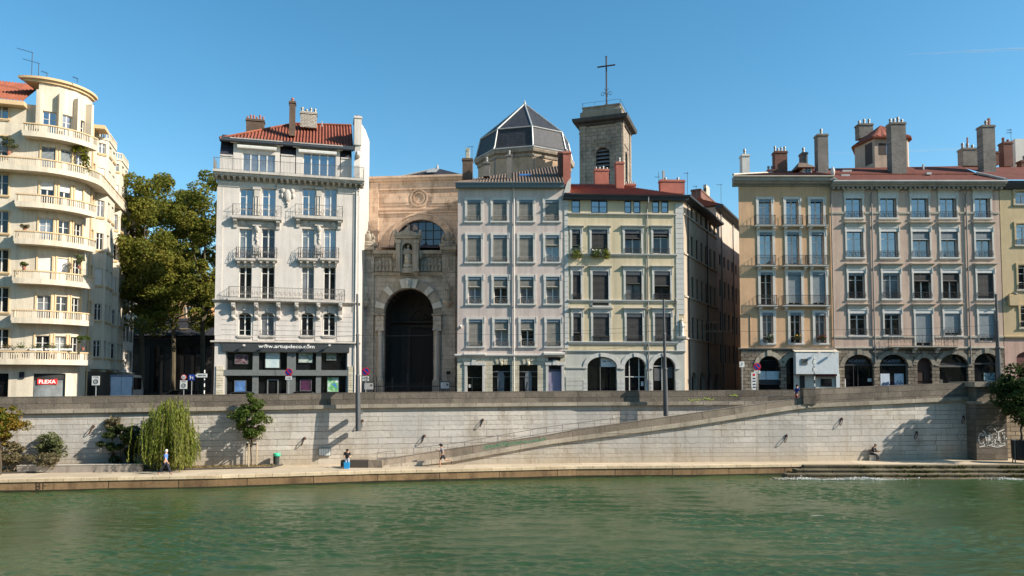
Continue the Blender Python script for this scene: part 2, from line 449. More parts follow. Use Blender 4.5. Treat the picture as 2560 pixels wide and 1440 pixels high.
def chimney(B, px0, py0, px1, py1, v, mat, pots=3, potm=None, depth=1., capm=None, cap=True, name='chimney', parent=None, poth=.45):
    """the chimney's front face fills the pixel box at depth v behind the facade"""
    u0, u1, z0, z1 = B.R(px0, py0, px1, py1, v)
    m = MB(); m.box(u0+.04, u1-.04, v, v+depth, z0, z1-.22)
    if cap: m.box(u0-.03, u1+.03, v-.07, v+depth+.07, z1-.22, z1-.1); m.box(u0+.02, u1-.02, v-.03, v+depth+.03, z1-.1, z1)
    else: m.box(u0+.04, u1-.04, v+.001, v+depth-.001, z1-.22, z1)
    c = B.mk(m, name, mat)
    for i in range(pots):
        x = u0+(u1-u0)*(i+.5)/pots; r = min(.15, (u1-u0)/pots*.36); hh = poth*(1+.25*math.sin(i*2.3+px0))
        p = MB(); p.lathe(x, v+depth*.45, [(r,z1-.01),(r*.8,z1+hh*.6),(r*1.05,z1+hh*.65),(r*.9,z1+hh)], 8)
        B.mk(p, 'chimney_pot', potm, c)
    return c
def antenna(B, px, py0, py1, v, mat, arms=((0,.8),), tilt=0):
    u, z0 = B.hit(px, py1, v); z1 = B.h(px, py0, v)
    m = MB(); m.tube([(u,v,z0),(u,v,z1)], .022, 4)
    for dz, L in arms:
        z = z1-dz; m.tube([(u-L*.8,v+.1,z+tilt),(u+L*.3,v,z-.05)], .014, 4)
        for k in range(5): x = u-L*.75+k*L*.22; m.tube([(x,v-.14,z+tilt*(1-k/5)),(x,v+.3,z+tilt*(1-k/5))], .01, 4)
    return B.mk(m, 'antenna', mat)
# ------------------------------------------------------------------ material library
WHITE_P = M('plaster_white', (.58,.54,.51), streak=.45, stain=(.33,.29,.25), bump=.004, var=.07)
WHITE_T = M('stone_trim_white', (.50,.465,.43), streak=.55, stain=(.2,.18,.16), bump=.006)
PINK_P = M('plaster_pink', (.60,.505,.465), streak=.6, stain=(.36,.28,.24), bump=.004, var=.08)
YEL_P = M('plaster_yellow', (.56,.475,.33), streak=.6, stain=(.34,.28,.19), bump=.004, var=.06)
TAN_P = M('plaster_tan', (.61,.385,.228), streak=.6, stain=(.38,.26,.17), bump=.005, var=.1)
ROSE_P = M('plaster_rose', (.52,.39,.315), streak=.85, stain=(.34,.23,.20), bump=.006, var=.09)
OCH_P = M('plaster_ochre', (.53,.41,.25), streak=.4, stain=(.36,.26,.13), bump=.006, var=.08)
CREAM_P = M('plaster_cream', (.62,.55,.445), streak=.6, stain=(.36,.30,.22), bump=.004, var=.08)
CREAM_D = M('plaster_cream_trim', (.60,.44,.26), var=.06)
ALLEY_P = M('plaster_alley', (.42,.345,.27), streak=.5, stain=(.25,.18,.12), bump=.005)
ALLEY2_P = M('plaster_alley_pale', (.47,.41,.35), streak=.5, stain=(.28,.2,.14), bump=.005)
GREY_T = M('painted_trim_grey', (.53,.525,.505), streak=.3, stain=(.35,.34,.32), var=.05)
GREY_G = M('ground_floor_grey', (.47,.47,.43), streak=.35, stain=(.3,.29,.25), var=.06, bump=.004)
WHT_T = M('painted_trim_white', (.60,.58,.55), streak=.3, stain=(.4,.37,.33), var=.05)
TAN_T = M('stone_trim_tan', (.52,.47,.40), streak=.4, stain=(.3,.25,.2), var=.07)
PALE_STONE = brickM('pale_ashlar', S(205,198,180), S(190,180,158), S(110,104,92), .9, .42, .015, stain=S(150,140,120), bump=.01)
ROUGH_STONE = brickM('rough_stone', S(150,138,122), S(112,102,90), S(70,62,55), .7, .33, .03, stain=S(60,54,50), bump=.05, wob=.1)
CHURCH_S = brickM('church_stone', S(224,196,172), S(214,184,160), S(160,134,112), 1.1, .52, .01, stain=S(118,88,64), stainamt=.8, bump=.01, var=.12)
PORCH_S = brickM('porch_stone', S(196,184,170), S(180,168,154), S(122,112,102), 1.0, .45, .011, stain=S(82,74,66), stainamt=.8, bump=.012, var=.15)
CARVED = M('carved_stone', S(168,158,144), streak=.6, stain=S(66,60,54), var=.16, bump=.012)
CARVED_L = M('carved_stone_pale', S(196,184,166), streak=.6, stain=S(120,104,86), var=.14, bump=.01)
VOUSS = M('voussoir_white', S(205,200,190), streak=.4, stain=S(120,115,108))
TOWER_S = brickM('tower_stone', S(160,149,137), S(144,134,122), S(88,82,75), .8, .5, .02, stain=S(70,64,58), stainamt=.75, bump=.02, var=.15)
TOWER_D = M('tower_cornice_dark', S(72,71,71), streak=.6, stain=S(42,41,42), var=.2, bump=.01)
DRUM_S = brickM('drum_rubble', S(190,160,134), S(172,142,116), S(198,176,152), .3, .16, .03, stain=S(120,95,70), bump=.03, wob=.12, var=.12)
SLATE = brickM('slate', S(62,62,72), S(50,50,60), S(34,34,42), .3, .2, .01, axes='xz', bump=.008, var=.15, rough=.6)
ZINC = M('zinc', S(170,172,172), rough=.5, metal=.3, var=.12, streak=.3, stain=S(110,110,112))
ZINC_D = M('zinc_dark', S(66,72,80), rough=.55, metal=.2, var=.1)
GUTTER_B = M('gutter_blue_grey', S(104,122,134), rough=.6, var=.08)
GUTTER_D = M('gutter_dark', S(62,66,74), rough=.6, var=.08)
TILE_RED = M('tile_red', S(130,74,58), var=.22, scale=1.3, fine=.25, streak=.5, stain=S(92,52,42), bump=.02)
TILE_OR = M('tile_orange', S(140,82,62), var=.22, scale=1.3, fine=.25, streak=.5, stain=S(112,60,46), bump=.02)
TILE_BR = M('tile_brown', S(112,96,84), var=.22, scale=1.3, fine=.28, streak=.4, stain=S(72,60,54), bump=.02)
TILE_FLAT = brickM('tile_flat_red', S(116,66,54), S(98,56,47), S(66,42,36), .25, .3, .012, axes='xy', stain=S(86,52,46), bump=.015)
BR_RED = brickM('chimney_brick_red', S(176,92,76), S(158,80,66), S(190,150,130), .24, .085, .014, bump=.012)
BR_GREY = brickM('chimney_brick_grey', S(122,115,109), S(88,82,78), S(150,144,136), .26, .12, .022, bump=.02, wob=.06, stain=S(88,80,74))
BR_DARK = brickM('chimney_brick_dark', S(108,84,68), S(86,70,60), S(126,112,98), .24, .085, .014, bump=.012)
BR_WHITE = brickM('chimney_brick_limewashed', S(200,194,184), S(178,170,160), S(104,92,84), .3, .14, .022, bump=.02, wob=.05)
BR_OLDRED = brickM('chimney_brick_oldred', S(122,70,58), S(98,62,54), S(128,110,98), .24, .09, .016, bump=.012)
POT = flat('terracotta_pot', S(158,104,84)); POT_G = flat('chimney_pot_grey', S(140,138,134), .5, .2)
G_SKY = glassM('glass_upper', (.015,.028,.06), 2.9)  # bluish base paints in some of the reflected sky
G_DARK = glassM('glass_dark', (.012,.013,.015), 1.6)
G_SKYC = glassM('glass_upper_curtain', (.13,.15,.18), 2.3); G_CURT = glassM('glass_curtained', (.16,.17,.18), 1.9)
G_SHOP = glassM('shop_glass', (.008,.008,.009), 1.5)
W_FRAME = flat('window_frame_white', (.62,.61,.59), .5); D_FRAME = flat('window_frame_dark', (.03,.03,.033), .5); B_FRAME = flat('window_frame_brown', (.12,.07,.045), .6)
BLIND_W = flat('blind_grey_wood', S(150,146,138)); BLIND_D = flat('blind_dark', S(66,65,64)); BLIND_BL = flat('shutter_blue_grey', S(138,146,152), .6)
VAL_BL = flat('valance_blue_grey', S(112,130,144), .5); VAL_GR = flat('valance_grey', S(74,78,84), .5); VAL_WH = flat('valance_white', (.6,.6,.6), .5)
IRON = flat('wrought_iron', (.045,.045,.05), .6, .3); IRON_G = flat('iron_grey', S(112,112,110), .6, .2)
PIPE_W = flat('drainpipe_white', (.6,.58,.55), .5); PIPE_G = flat('drainpipe_grey', S(128,128,128), .5, .3)
ANTHR = flat('shopfront_anthracite', S(58,61,64), .5); SHOP_G = flat('shopfront_grey', S(106,110,110), .5)
LETTER = flat('letter_white', (.8,.8,.8), .5); BLACK = flat('black', (.012,.012,.012), .6)
LILAC = flat('door_lilac', S(138,134,160), .5); WOOD_D = flat('door_dark_wood', S(64,48,40), .6)
PAPER = flat('paper_white', (.7,.7,.7), .7)
def W(*a, **k): return win(*a, **k)

# ================================================================== white gallery building
B = Fac((535,67.8), (893,71.0), name='gallery_building', label='white six storey house with iron balconies and the www.artupdeco.com gallery at street level', cat='building')
wu = B.W; H = []
mid = lambda *p: sum(p)/len(p)
XC = [(597,629),(653,686),(754,785),(809,839)]
for i, (a, b) in enumerate(XC):
    H.append(W(B, (a+2,471,b+3,541), W_FRAME, G_SKY, trans=(.28,.72), dep=.3))
    H.append(W(B, (a+1,572,b+1,648), W_FRAME, [G_SKY,G_DARK][i<3], trans=(.25,.75), dep=.3))
    H.append(W(B, (a,667,b,749), W_FRAME, G_DARK, trans=(.2,.82), dep=.3))
    H.append(W(B, (a-1,777,b-1,839), W_FRAME, G_DARK, trans=(.25,.78), dep=.28, arch=.3, sill=WHITE_T, rail=.5 if i in (1,2) else 0, railm=IRON, scroll=1))
z_led = B.h(715,857); z_cor = B.h(715,455); zslab = B.h(715,752)
SF = B.R(563,881,868,985); SF = (SF[0], SF[1], .0, SF[3])
m = MB(); H.append((*SF, 0, .5))
zatt = B.h(715,440)
wall(m, 0, wu, 0, zatt, H, depth=.4)
side = Fac(B.b, xy(918,81.0), root=B)   # right flank toward the church
pl = [(0,0),(wu,0)]; bk = B.M.inverted() @ Vector((*xy(918,81.0),0)); pl += [(bk.x,bk.y),(-1.0,bk.y+2)]
shell(m, pl, 0, zatt); B.mk(m, 'wall', WHITE_P)
# end parapet walls and attic
m = MB(); av = 1.1; za = B.h(715,352,av)
AH = []
for a, b in ((603,686),(757,840)):
    AH.append(W(B, (a,376,b,437), W_FRAME, [G_SKY,G_SKY][0], leaves=4, trans=(), dep=av+.12))
zd = B.h(640,357,.7)
for (a, b), (x0, x1) in zip(((603,686),(757,840)), ((583,700),(740,850))):
    u0, u1 = B.u(x0,400,av), B.u(x1,400,av); h = AH[0 if a < 700 else 1]
    wall(m, u0, u1, zatt-.02, zd, [(h[0],h[1],zatt-.02,h[3],0,.35)], v=av)
    m.quad((u0,av,zatt),(u0,av+3,zatt),(u0,av+3,zd),(u0,av,zd)); m.quad((u1,av,zatt),(u1,av+3,zatt),(u1,av+3,zd),(u1,av,zd))
B.mk(m, 'dormer_wall', WHITE_P)
m = MB()
for x0, x1 in ((580,703),(737,853)):
    u0, u1 = B.u(x0,360,av), B.u(x1,360,av)
    m.profx([(av,zd-.05),(av-.25,zd+.05),(av-.32,zd+.22),(av-.42,zd+.28),(av-.42,zd+.36),(av+.5,zd+.40)], u0-.15, u1+.15)
B.mk(m, 'dormer_cornice', WHITE_T)
for x0, x1 in ((594,692),(747,842)):
    m = MB(); u0, u1 = B.u(x0,366,av), B.u(x1,366,av); z = B.h(640,372,av-.3); m.profx([(av-.02,z),(av-.34,z+.02),(av-.36,z+.2),(av-.3,z+.3),(av-.02,z+.3)], u0, u1); B.mk(m, 'awning_cassette', W_FRAME)
m = MB(); m2 = MB()
for x0, x1 in ((551,580.5),(703.5,736.5),(853.5,878)):
    u0, u1 = B.u(x0,400,av), B.u(x1,400,av); zb = B.h(x0,386 if x0 < 800 else 394,av)
    m2.box(u0-.05, u1+.05, av+.03, av+3, zatt-.02, zb); m.quad((u0-.05,av+.02,zb),(u1+.05,av+.02,zb),(u1+.05,av+.8,za+.05),(u0-.05,av+.8,za+.05))
    m2.box(u0-.05, u1+.05, av-.05, av+.3, zb-.1, zb+.02)
B.mk(m, 'mansard_slate', SLATE); B.mk(m2, 'attic_wall', WHITE_P); m = MB(); m.box(B.u(551,400,av),B.u(878,400,av),av+.85,av+1.2,zatt,za+.4); B.mk(m, 'attic_core', SLATE)
# main cornice with brackets
m = MB(); zc0 = B.h(715,455); zc1 = B.h(715,440)
m.profx([(.05,zc0-.15),(-.12,zc0-.1),(-.15,zc0+.12),(-.75,zc0+.14),(-.8,zc0+.3),(-.95,zc0+.36),(-.95,zc1),(.05,zc1+.03)], -.35, wu+.45)
n = 26
for i in range(n): x = -.1+(wu+.3)*i/(n-1); m.profx([(.0,zc0-.22),(-.2,zc0-.2),(-.68,zc0+.02),(-.68,zc0+.135),(.0,zc0+.135)], x-.11, x+.11)
B.mk(m, 'cornice', WHITE_T)
m = MB(); z = B.h(715,470)
for a, b in ((0, B.u(594)), (B.u(692,470),B.u(748,470)), (B.u(845,470),wu)): m.profx([(.02,z-.25),(-.07,z-.2),(-.1,z),(-.18,z+.1),(-.18,z+.2),(.02,z+.25)], a+.01, b-.01)
m.box(-.05,.5,-.06,.02,z_led+.6,z-.3); m.box(wu-.5,wu+.05,-.06,.02,z_led+.6,z-.3)
B.mk(m, 'string_course', WHITE_P)
m = MB(); zr0 = zc1+.03; rail_run(m, (-.3,-.85), (wu+.4,-.85), zr0, zr0+1.05, pitch=.13, scroll=0, bar=.012); rail_run(m, (-.3,-.85), (-.3,1.2), zr0, zr0+1.05); rail_run(m, (wu+.4,-.85), (wu+.4,.0), zr0, zr0+1.05)
B.mk(m, 'balcony_railing', IRON_G)
# balconies
def balcony(B, x0, x1, yt, yb, d, matslab, rail, z1, railmat, br=(), scroll=1, brw=.16, pitch=.16, belly=0, name='balcony', brh=.5):
    u0, u1, za_, zb_ = B.R(x0,yt,x1,yb,-d)
    m = MB(); m.profx([(.1,za_),(-d+.12,za_),(-d+.05,za_+.08),(-d,za_+.1),(-d,zb_),(.1,zb_)], u0, u1)
    o = B.mk(m, name, matslab)
    if br:
        m = MB()
        for x in br:
            u = B.u(x, yb, -.3); m.profx([(.0,za_-brh),(-.12,za_-brh+.02),(-.16,za_-brh*.6),(-d*.8,za_-.14),(-d*.85,za_-.001),(0,za_-.001)], u-brw, u+brw)
        [p.build('bracket', matslab, o) for p in m.pieces()]
    m = MB(); balcony_rail(m, u0+.06, u1-.06, d-.07, zb_+.02, zb_+rail, scroll=scroll, pitch=pitch)
    if belly:
        for k in range(int((u1-u0)/.18)+1):
            x = u0+.06+k*.18
            if x > u1-.05: break
            m.tube([(x,-d+.07,zb_+.9*rail),(x,-d-.02,zb_+.6*rail),(x,-d-.12,zb_+.25*rail),(x,-d+.05,zb_+.03)], .02, 4, False)
    B.mk(m, 'balcony_railing', railmat, o); return o
for x0, x1 in ((579,704),(736,858)): balcony(B, x0, x1, 540, 549, .6, WHITE_T, 1.05, 0, IRON_G, br=(x0+9,x1-9), pitch=.3, brh=.75)
for x0, x1 in ((588,638),(644.5,693),(744.5,794),(800,848)): balcony(B, x0, x1, 645, 653, .48, WHITE_T, 1.0, 0, IRON, br=(x0+8,(x0+x1)/2,x1-8), pitch=.2, belly=1, brh=.4, brw=.1)
balcony(B, 569, 863, 748, 756, .75, WHITE_T, 1.05, 0, IRON_G, pitch=.14, scroll=1)
m = MB(); m.profx([(.02,zslab-.3),(-.1,zslab-.28),(-.28,zslab-.08),(-.28,zslab-.02),(.02,zslab)], -.25, wu+.2); B.mk(m, 'string_course', WHITE_T)
for x in (583,640.5,696,741.5,796,851):
    u = B.u(x,780,-.4); z1_ = B.h(x,757,-.4); z0_ = B.h(x,798,-.2)
    m = MB(); m.profx([(0,z0_),(-.2,z0_+.02),(-.26,z0_+.2),(-.16,z0_+.4),(-.3,z0_+.85),(-.62,z1_-.45),(-.72,z1_-.15),(-.72,z1_),(0,z1_)], u-.17, u+.17)
    m.ell((u,-.26,z0_+.2),(.18,.1,.14)); m.ell((u,-.58,z1_-.3),(.18,.14,.18)); B.mk(m, 'console', WHITE_T)
# relief carving: pilasters between windows and the central cartouche
def relief(m, u, v, z0, z1, w, k=6, seed=1, d=.12):
    r = random.Random(seed)
    for i in range(k):
        t = (i+.5)/k; m.ell((u+r.uniform(-.3,.3)*w, v, z0+(z1-z0)*t), (w*r.uniform(.35,.6), d*r.uniform(.7,1.2), (z1-z0)/k*.7), 7, 5)
for x in (642,797):
    m = MB(); z0_, z1_ = B.h(x,612), B.h(x,566); relief(m, B.u(x,590), -.02, z0_, z1_-.4, .26, 6, x); u = B.u(x,590)
    m.box(u-.3,u+.3,-.1,.02,z0_-.9,z0_-.02); m.ell((u,-.1,z1_-.25),(.24,.22,.32)); m.box(u-.38,u+.38,-.2,.02,z1_,z1_+.2); B.mk(m, 'carved_head', WHITE_T)
    m = MB(); u = B.u(x,500); a, b = B.h(x,538), B.h(x,468); m.box(u-.3,u+.3,-.06,.02,a,b); m.box(u-.36,u+.36,-.16,.015,b-.25,b-.001); m.box(u-.22,u+.22,-.12,.01,b-.9,b-.3); m.tube([(u-.12,-.08,a),(u-.12,-.08,b-.95)],.05,6); m.tube([(u+.12,-.08,a),(u+.12,-.08,b-.95)],.05,6)
    B.mk(m, 'pilaster', WHITE_T)
m = MB(); u = B.u(719,490); z1_, z0_ = B.h(719,470), B.h(719,517); m.ell((u,-.06,z1_-.75),(.35,.2,.6),10,8)
for sx in (-1,1): m.ell((u+sx*.42,-.05,z1_-.25),(.22,.14,.28)); m.ell((u+sx*.5,-.05,z1_-.75),(.14,.12,.25))
relief(m, u, -.05, z0_, z1_-1.2, .2, 4, 5); B.mk(m, 'cartouche', WHITE_T)
for x0, x1 in ((592,690),(748,845)):    # carved panels under the upper balconies
    m = MB(); a, b, c, d = B.R(x0,551,x1,566); m.box(a,b,-.1,.02,c,d-.01); 
    for k in (.12,.88): m.ell((a+(b-a)*k,-.1,(c+d)/2),(.28,.12,.25))
    m.box(a+(b-a)*.27,a+(b-a)*.73,-.14,-.05,c+.1,d-.1); B.mk(m, 'carved_panel', WHITE_T)
# rustication of the mezzanine
m = MB(); prev = 0
segs = [(0, B.u(592,810)), (B.u(633,810), B.u(647,810)), (B.u(689,810),B.u(748,810)), (B.u(788,810),B.u(803,810)), (B.u(842,810),wu)]
for i in range(6):
    z0_ = z_led+.22+i*.46
    for a, b in segs: m.box(a, b, -.045, .02, z0_, z0_+.425)
B.mk(m, 'rusticated_band', WHITE_P)
m = MB()
for a, b in XC:
    u0, u1 = B.u(a-6,775), B.u(b+5,775); zt = B.h(a,764); zb = B.h(a,790)
    P = arch_pts(u0+.18,u1-.18,zb,.28+.0,8); Q = arch_pts(u0,u1,zb,.5,8)
    for i in range(8): m.prism([P[i],P[i+1],Q[i+1],Q[i]][::-1], -.09, .02)
    um = (u0+u1)/2; m.prism([(um-.1,zb+.3),(um+.1,zb+.3),(um+.16,zt),(um-.16,zt)], -.15, .02)
B.mk(m, 'window_arch', WHITE_T)
# shopfront
m = MB(); m.profx([(.02,z_led-.08),(-.2,z_led-.06),(-.32,z_led),(-.32,z_led+.1),(.02,z_led+.14)], -.35, wu+.25); B.mk(m, 'ledge', WHITE_T)
m = MB()
for x0, x1 in ((541,559),(871,887)):
    u0, u1 = B.u(x0,920), B.u(x1,920)
    for i in range(8): m.box(u0, u1, -.09, .02, .05+i*.46, .05+i*.46+.42)
B.mk(m, 'quoin', PALE_STONE)
u0, u1, z0, z1 = SF; zf = B.h(715,880); 
m = MB(); m.box(B.u(556,868), B.u(873,868), -.22, .06, zf, z_led-.085); sg = B.mk(m, 'shop_sign', ANTHR)
text_mesh('www.artupdeco.com', LETTER, 'lettering', sg, None, B.u(717,865), B.h(717,867.5), -.235, width=B.u(787,865)-B.u(647,865), height=.42, bold=.012)
for x in (612,666,771,824):
    m = MB(); u = B.u(x,862); z = B.h(x,866); m.tube([(u,-.2,z),(u,-.6,z+.12)],.025,5); m.box(u-.1,u+.1,-.75,-.55,z+.0,z+.15); B.mk(m, 'spotlight', PIPE_W)
m = MB(); m.quad((u0,.42,0),(u1,.42,0),(u1,.42,zf),(u0,.42,zf)); sfw = B.mk(m, 'shop_window', G_SHOP)
m = MB()
for a, b in ((631,646),(717,739),(790,803)): m.box(B.u(a,930), B.u(b,930), .1, .43, 0, zf-.001)
zb0, zb1 = B.h(715,939), B.h(715,925); m.box(u0-.12, u1+.12, -.06, .44, zb0, zb1)
m.box(u0,u0+.12,.1,.43,0,zf-.001); m.box(u1-.12,u1,.1,.43,0,zf-.001)
B.mk(m, 'shop_pier', SHOP_G)
m = MB()
for a in (667,693): m.box(B.u(a,965), B.u(a+3,965), .3, .43, 0, B.h(a,950))
m.box(B.u(667,965),B.u(696,965),.3,.43,B.h(680,951),B.h(680,948)); B.mk(m, 'shop_door', SHOP_G)
# pictures hung just behind the glass front (shown on its outer face line)
def picmat(name, bg, cols, sc_):
    m_, nt, bs, N, L = _new(name); co = _coord(nt); n = _noise(nt, co, sc_, 3, .6); r = N('ShaderNodeValToRGB'); L(n.outputs[0], r.inputs[0]); e = r.color_ramp.elements
    e[0].position = .3; e[0].color = (*bg,1); e[1].position = .7; e[1].color = (*cols[-1],1)
    for i, c in enumerate(cols[:-1]): k = e.new(.42+.1*i); k.color = (*c,1)
    L(r.outputs[0], bs.inputs['Base Color']); bs.inputs['Roughness'].default_value = .6; return m_
pics = [((588,887,619,909), 'red and black figure canvas in the upper window, nearest the dark street', S(128,76,82), [S(50,30,38),S(160,130,130)], 3.),
        ((664,880,699,919), 'large pale blue canvas with one dark mark in the upper gallery window', S(170,190,196), [S(165,186,190),S(205,214,200)], .8),
        ((747,878,781,906), 'pale green canvas with leaf shapes in the upper gallery window', S(170,188,180), [S(110,130,110),S(200,205,195)], 2.2),
        ((817,878,840,900), 'small grey green picture in the upper window nearest the right quoins', S(150,156,130), [S(90,96,80),S(196,200,186)], 3.),
        ((587,952,614,985), 'sky blue canvas in the lower gallery window behind a white bust', S(110,146,186), [S(80,120,170),S(56,80,126)], 1.2),
        ((751,950,778,976), 'dark magenta canvas in the lower gallery window', S(50,20,42), [S(80,28,64),S(36,16,36)], 2.),
        ((819,944,846,979), 'bright green and blue abstract poster in the lower window', S(60,110,190), [S(90,160,70),S(220,226,230)], 2.)]
for px, lb, bg, cols, s_ in pics:
    a, b, c, d = B.R(*px, .3); m = MB(); m.box(a,b,.32,.36,c,d); o = m.build('painting', picmat('painting_paint',bg,cols,s_), None); o.matrix_world = B.M.copy()
    tag(o, lb, 'painting', 'paintings on show in the gallery windows')
    f = MB(); f.box(a-.04,a,.3,.37,c-.04,d+.04); f.box(b,b+.04,.3,.37,c-.04,d+.04); f.box(a,b,.3,.37,d,d+.04); f.box(a,b,.3,.37,c-.04,c); f.build('picture_frame', SHOP_G, o)
# roof and chimneys
m = MB(); ze = B.h(715,351,.9)
eL = (B.u(549,350,.75), .75, B.h(549,349,.75)); eR = (B.u(884,358,.75), .75, eL[2]); eL = (eL[0], .75, eL[2]+.1); eR = (eR[0], .75, eL[2]); vr = 6.5
rL = (B.u(735,310,vr), vr, B.h(735,310,vr)); rR = (eR[0], vr, B.h(885,315,vr))
tiles(m, eL, eR, rR, rL); rf = B.mk(m, 'roof', TILE_RED)
m = MB(); m.add([eL,(eL[0]-.2,9,eL[2]),(rL[0],9,rL[2]),rL],[(0,1,2,3)]); m.add([rL,(rL[0],9,rL[2]),(rR[0],9,rR[2]),rR],[(0,1,2,3)]); B.mk(m, 'roof_slope', TILE_RED)
m = MB(); m.tube([Vector(eL)+Vector((0,-.05,.05)), Vector(rL)+Vector((0,-.02,.06)), Vector(rR)+Vector((0,-.02,.06))], .11, 6); B.mk(m, 'ridge_tile', TILE_OR)
m = MB(); m.tube([Vector(eL)+Vector((0,-.08,-.12)), Vector(eR)+Vector((0,-.08,-.12))], .1, 6); m.box(eL[0],eR[0],.72,1.2,ze-.5,ze-.12); B.mk(m, 'gutter', ZINC_D)
chimney(B, 614,297,661,333,5.6, BR_DARK, 6, POT, .9); chimney(B, 722,252,739,339,2.2, BR_DARK, 1, POT, .8); chimney(B, 750,279,793,318,4.4, BR_WHITE, 4, POT_G, .9)
chimney(B, 803,302,808,316,4.4, ZINC, 0, POT, .2, cap=False, name='vent_pipe')
chimney(B, 885,290,905,362,.8, WHITE_P, 1, POT, 2.)
m = MB(); us = wu-.02
def sidept(px, py, t): # point on flank plane
    return None
zt0 = B.h(900,291,1); L_ = side.W
P = [(0.2,zatt-.1),(L_,zatt-.1),(L_,side.h(917,330)),(L_*.55,side.h(910,312)),(.9,side.h(899,296)),(.9,side.h(897,372)),(.2,side.h(894,400))]
m.prism(P, .0, .55); m.ell((.45,.2,side.h(895,372)),(.5,.3,.35)); side.mk(m, 'gable_wall', WHITE_P)
m = MB(); x = B.u(889,700,-.12); m.tube([(x,-.12,.3),(x,-.12,zc0-.2)],.06,6); B.mk(m, 'drainpipe', PIPE_W)

# ================================================================== pink house
B = Fac((1143,72), (1412,72), name='pink_house', label='pink plastered house with white framed windows, four storeys over a stone ground floor', cat='building')
wu = B.W; H = []
rows = [(500,553,0),(588,655,.6),(692,759.5,2),(798.5,866,4)]
cols = [(1168,1202),(1232.5,1267),(1298,1332),(1363,1397)]
kind = [['b','b','b','b'],['b','b','b','o'],['o','o','o','o'],['b','o','o','b']]
for r, (y0, y1, sh) in enumerate(rows):
    for c, (x0, x1) in enumerate(cols):
        k = kind[r][c]
        H.append(W(B, (x0+sh,y0,x1+sh,y1), W_FRAME, G_SKY if r < 2 and k == 'b' else (G_CURT if (r*3+c) % 3 == 0 else G_DARK), trans=(.42,.72), dep=.26, blind={'b':.97,'o':.33 if r > 0 else .5}[k], bmat=BLIND_W,
                   val=VAL_BL, valh=.3, sur=WHT_T, surw=.22, sill=WHT_T, rail=.48, railm=IRON_G, scroll=1))
zl = B.h(1277,889); 
D1 = B.R(1168,913,1206,976); S1 = B.R(1231,912,1276,976); S2 = B.R(1298,912,1344,976); D2 = B.R(1371,913,1404,976); T2 = B.R(1370,892,1401,902)
for q in (D1,S1,S2,D2): H.append((q[0],q[1],.0,q[3],0,.4))
H.append((*T2,0,.3)); H2 = [h for h in H if h[2] < zl]; H1 = [h for h in H if h[2] >= zl]
m = MB(); ztop = B.h(1277,456); wall(m, 0, wu, zl, ztop, H1); shell(m, [(0,0),(wu,0),(wu,11),(0,11)], 0, ztop); B.mk(m, 'wall', PINK_P)
m = MB(); wall(m, 0, wu, 0, zl, H2); B.mk(m, 'ground_floor_wall', PALE_STONE)
m = MB(); m.profx([(.02,zl-.16),(-.1,zl-.12),(-.22,zl),(-.22,zl+.12),(.02,zl+.16)], -.25, wu); B.mk(m, 'ledge', WHT_T)
m = MB(); a, b, c, d = B.R(1359,883,1417,890); m.profx([(.02,c-.05),(-.3,c),(-.45,c+.12),(-.45,d),(.02,d+.1)], a, wu-.01)
a, b, c, d = B.R(1160,884,1214,890); m.profx([(.02,c-.05),(-.25,c),(-.35,c+.1),(-.35,d),(.02,d+.08)], a, b); B.mk(m, 'door_hood', WHT_T)
for q, nm in ((D1,1),(D2,2)):
    m = MB(); a, b, c, d = q
    m.box(a-.25,a,-.08,.03,0,d); m.box(b,b+.25,-.08,.03,0,d); m.box(a-.3,b+.3,-.12,.03,d,d+.3); m.prism([(a+.4,d+.02),(a+.9,d+.02),(a+.85,d+.5),(a+.45,d+.5)],-.16,.02); B.mk(m, 'door_surround', WHT_T)
for q, xs in ((S1,(1244,1260)),(S2,(1313,1329))):
    a, b, c, d = q; m = MB(); m.quad((a,.3,0),(b,.3,0),(b,.3,d),(a,.3,d)); w_ = B.mk(m, 'shop_window', G_SHOP)
    m = MB(); zt = B.h(1250,929); m.box(a,b,.22,.3,B.h(1250,942)-.02,B.h(1250,942)+.02); m.box(a,b,.24,.31,zt-.05,zt+.05); B.mk(m, 'glazing_bar', SHOP_G, w_)
    m = MB(); x0, x1 = B.u(xs[0],950), B.u(xs[1],950); zt = B.h(1250,930)
    ms = [(x0,0),(x1,0),(x1+.01,zt*.5),(x1+.04,zt*.86),(x1-.06,zt),(x0+.05,zt-.04),(x0-.03,zt*.8),(x0,zt*.4)]; m.prism(ms,.25,.28); B.mk(m, 'window_poster', flat('poster_grey', S(110,116,122)), w_)
    m = MB(); m.tube([(x0+.25,.24,zt*.7),(x0+.1,.24,zt*.42),(x0+.35,.24,zt*.3),(x0+.2,.24,0)],.03,4); m.tube([(x0+.1,.24,zt*.42),(x1-.1,.24,zt*.5)],.025,4); B.mk(m, 'crack_motif', BLACK, w_)
    m = MB()
    for k, off in ((0,-.32),(1,.0),(2,.32)):
        um = (a+b)/2; m.prism([(um+off-.12,d+.02),(um+off+.12,d+.02),(um+off*1.5+.2,zl-.2),(um+off*1.5-.2,zl-.2)],-.06-.03*(k==1),.02)
    m.ell(((a+b)/2,-.12,d+.12),(.16,.12,.2)); B.mk(m, 'keystone', PALE_STONE)
a, b, c, d = D1; m = MB(); m.quad((a,.32,0),(b,.32,0),(b,.32,d),(a,.32,d)); w_ = B.mk(m, 'shop_door', G_SHOP)
m = MB(); x = B.u(1180,950); m.box(x-.02,x+.02,.26,.33,0,B.h(1180,945)); m.box(a,b,.26,.33,B.h(1185,944)-.03,B.h(1185,944)+.03); B.mk(m, 'glazing_bar', IRON_G, w_); m = MB(); m.box(x-.33,x-.1,.28,.31,B.h(1174,969),B.h(1174,961)); B.mk(m, 'notice', PAPER, w_)
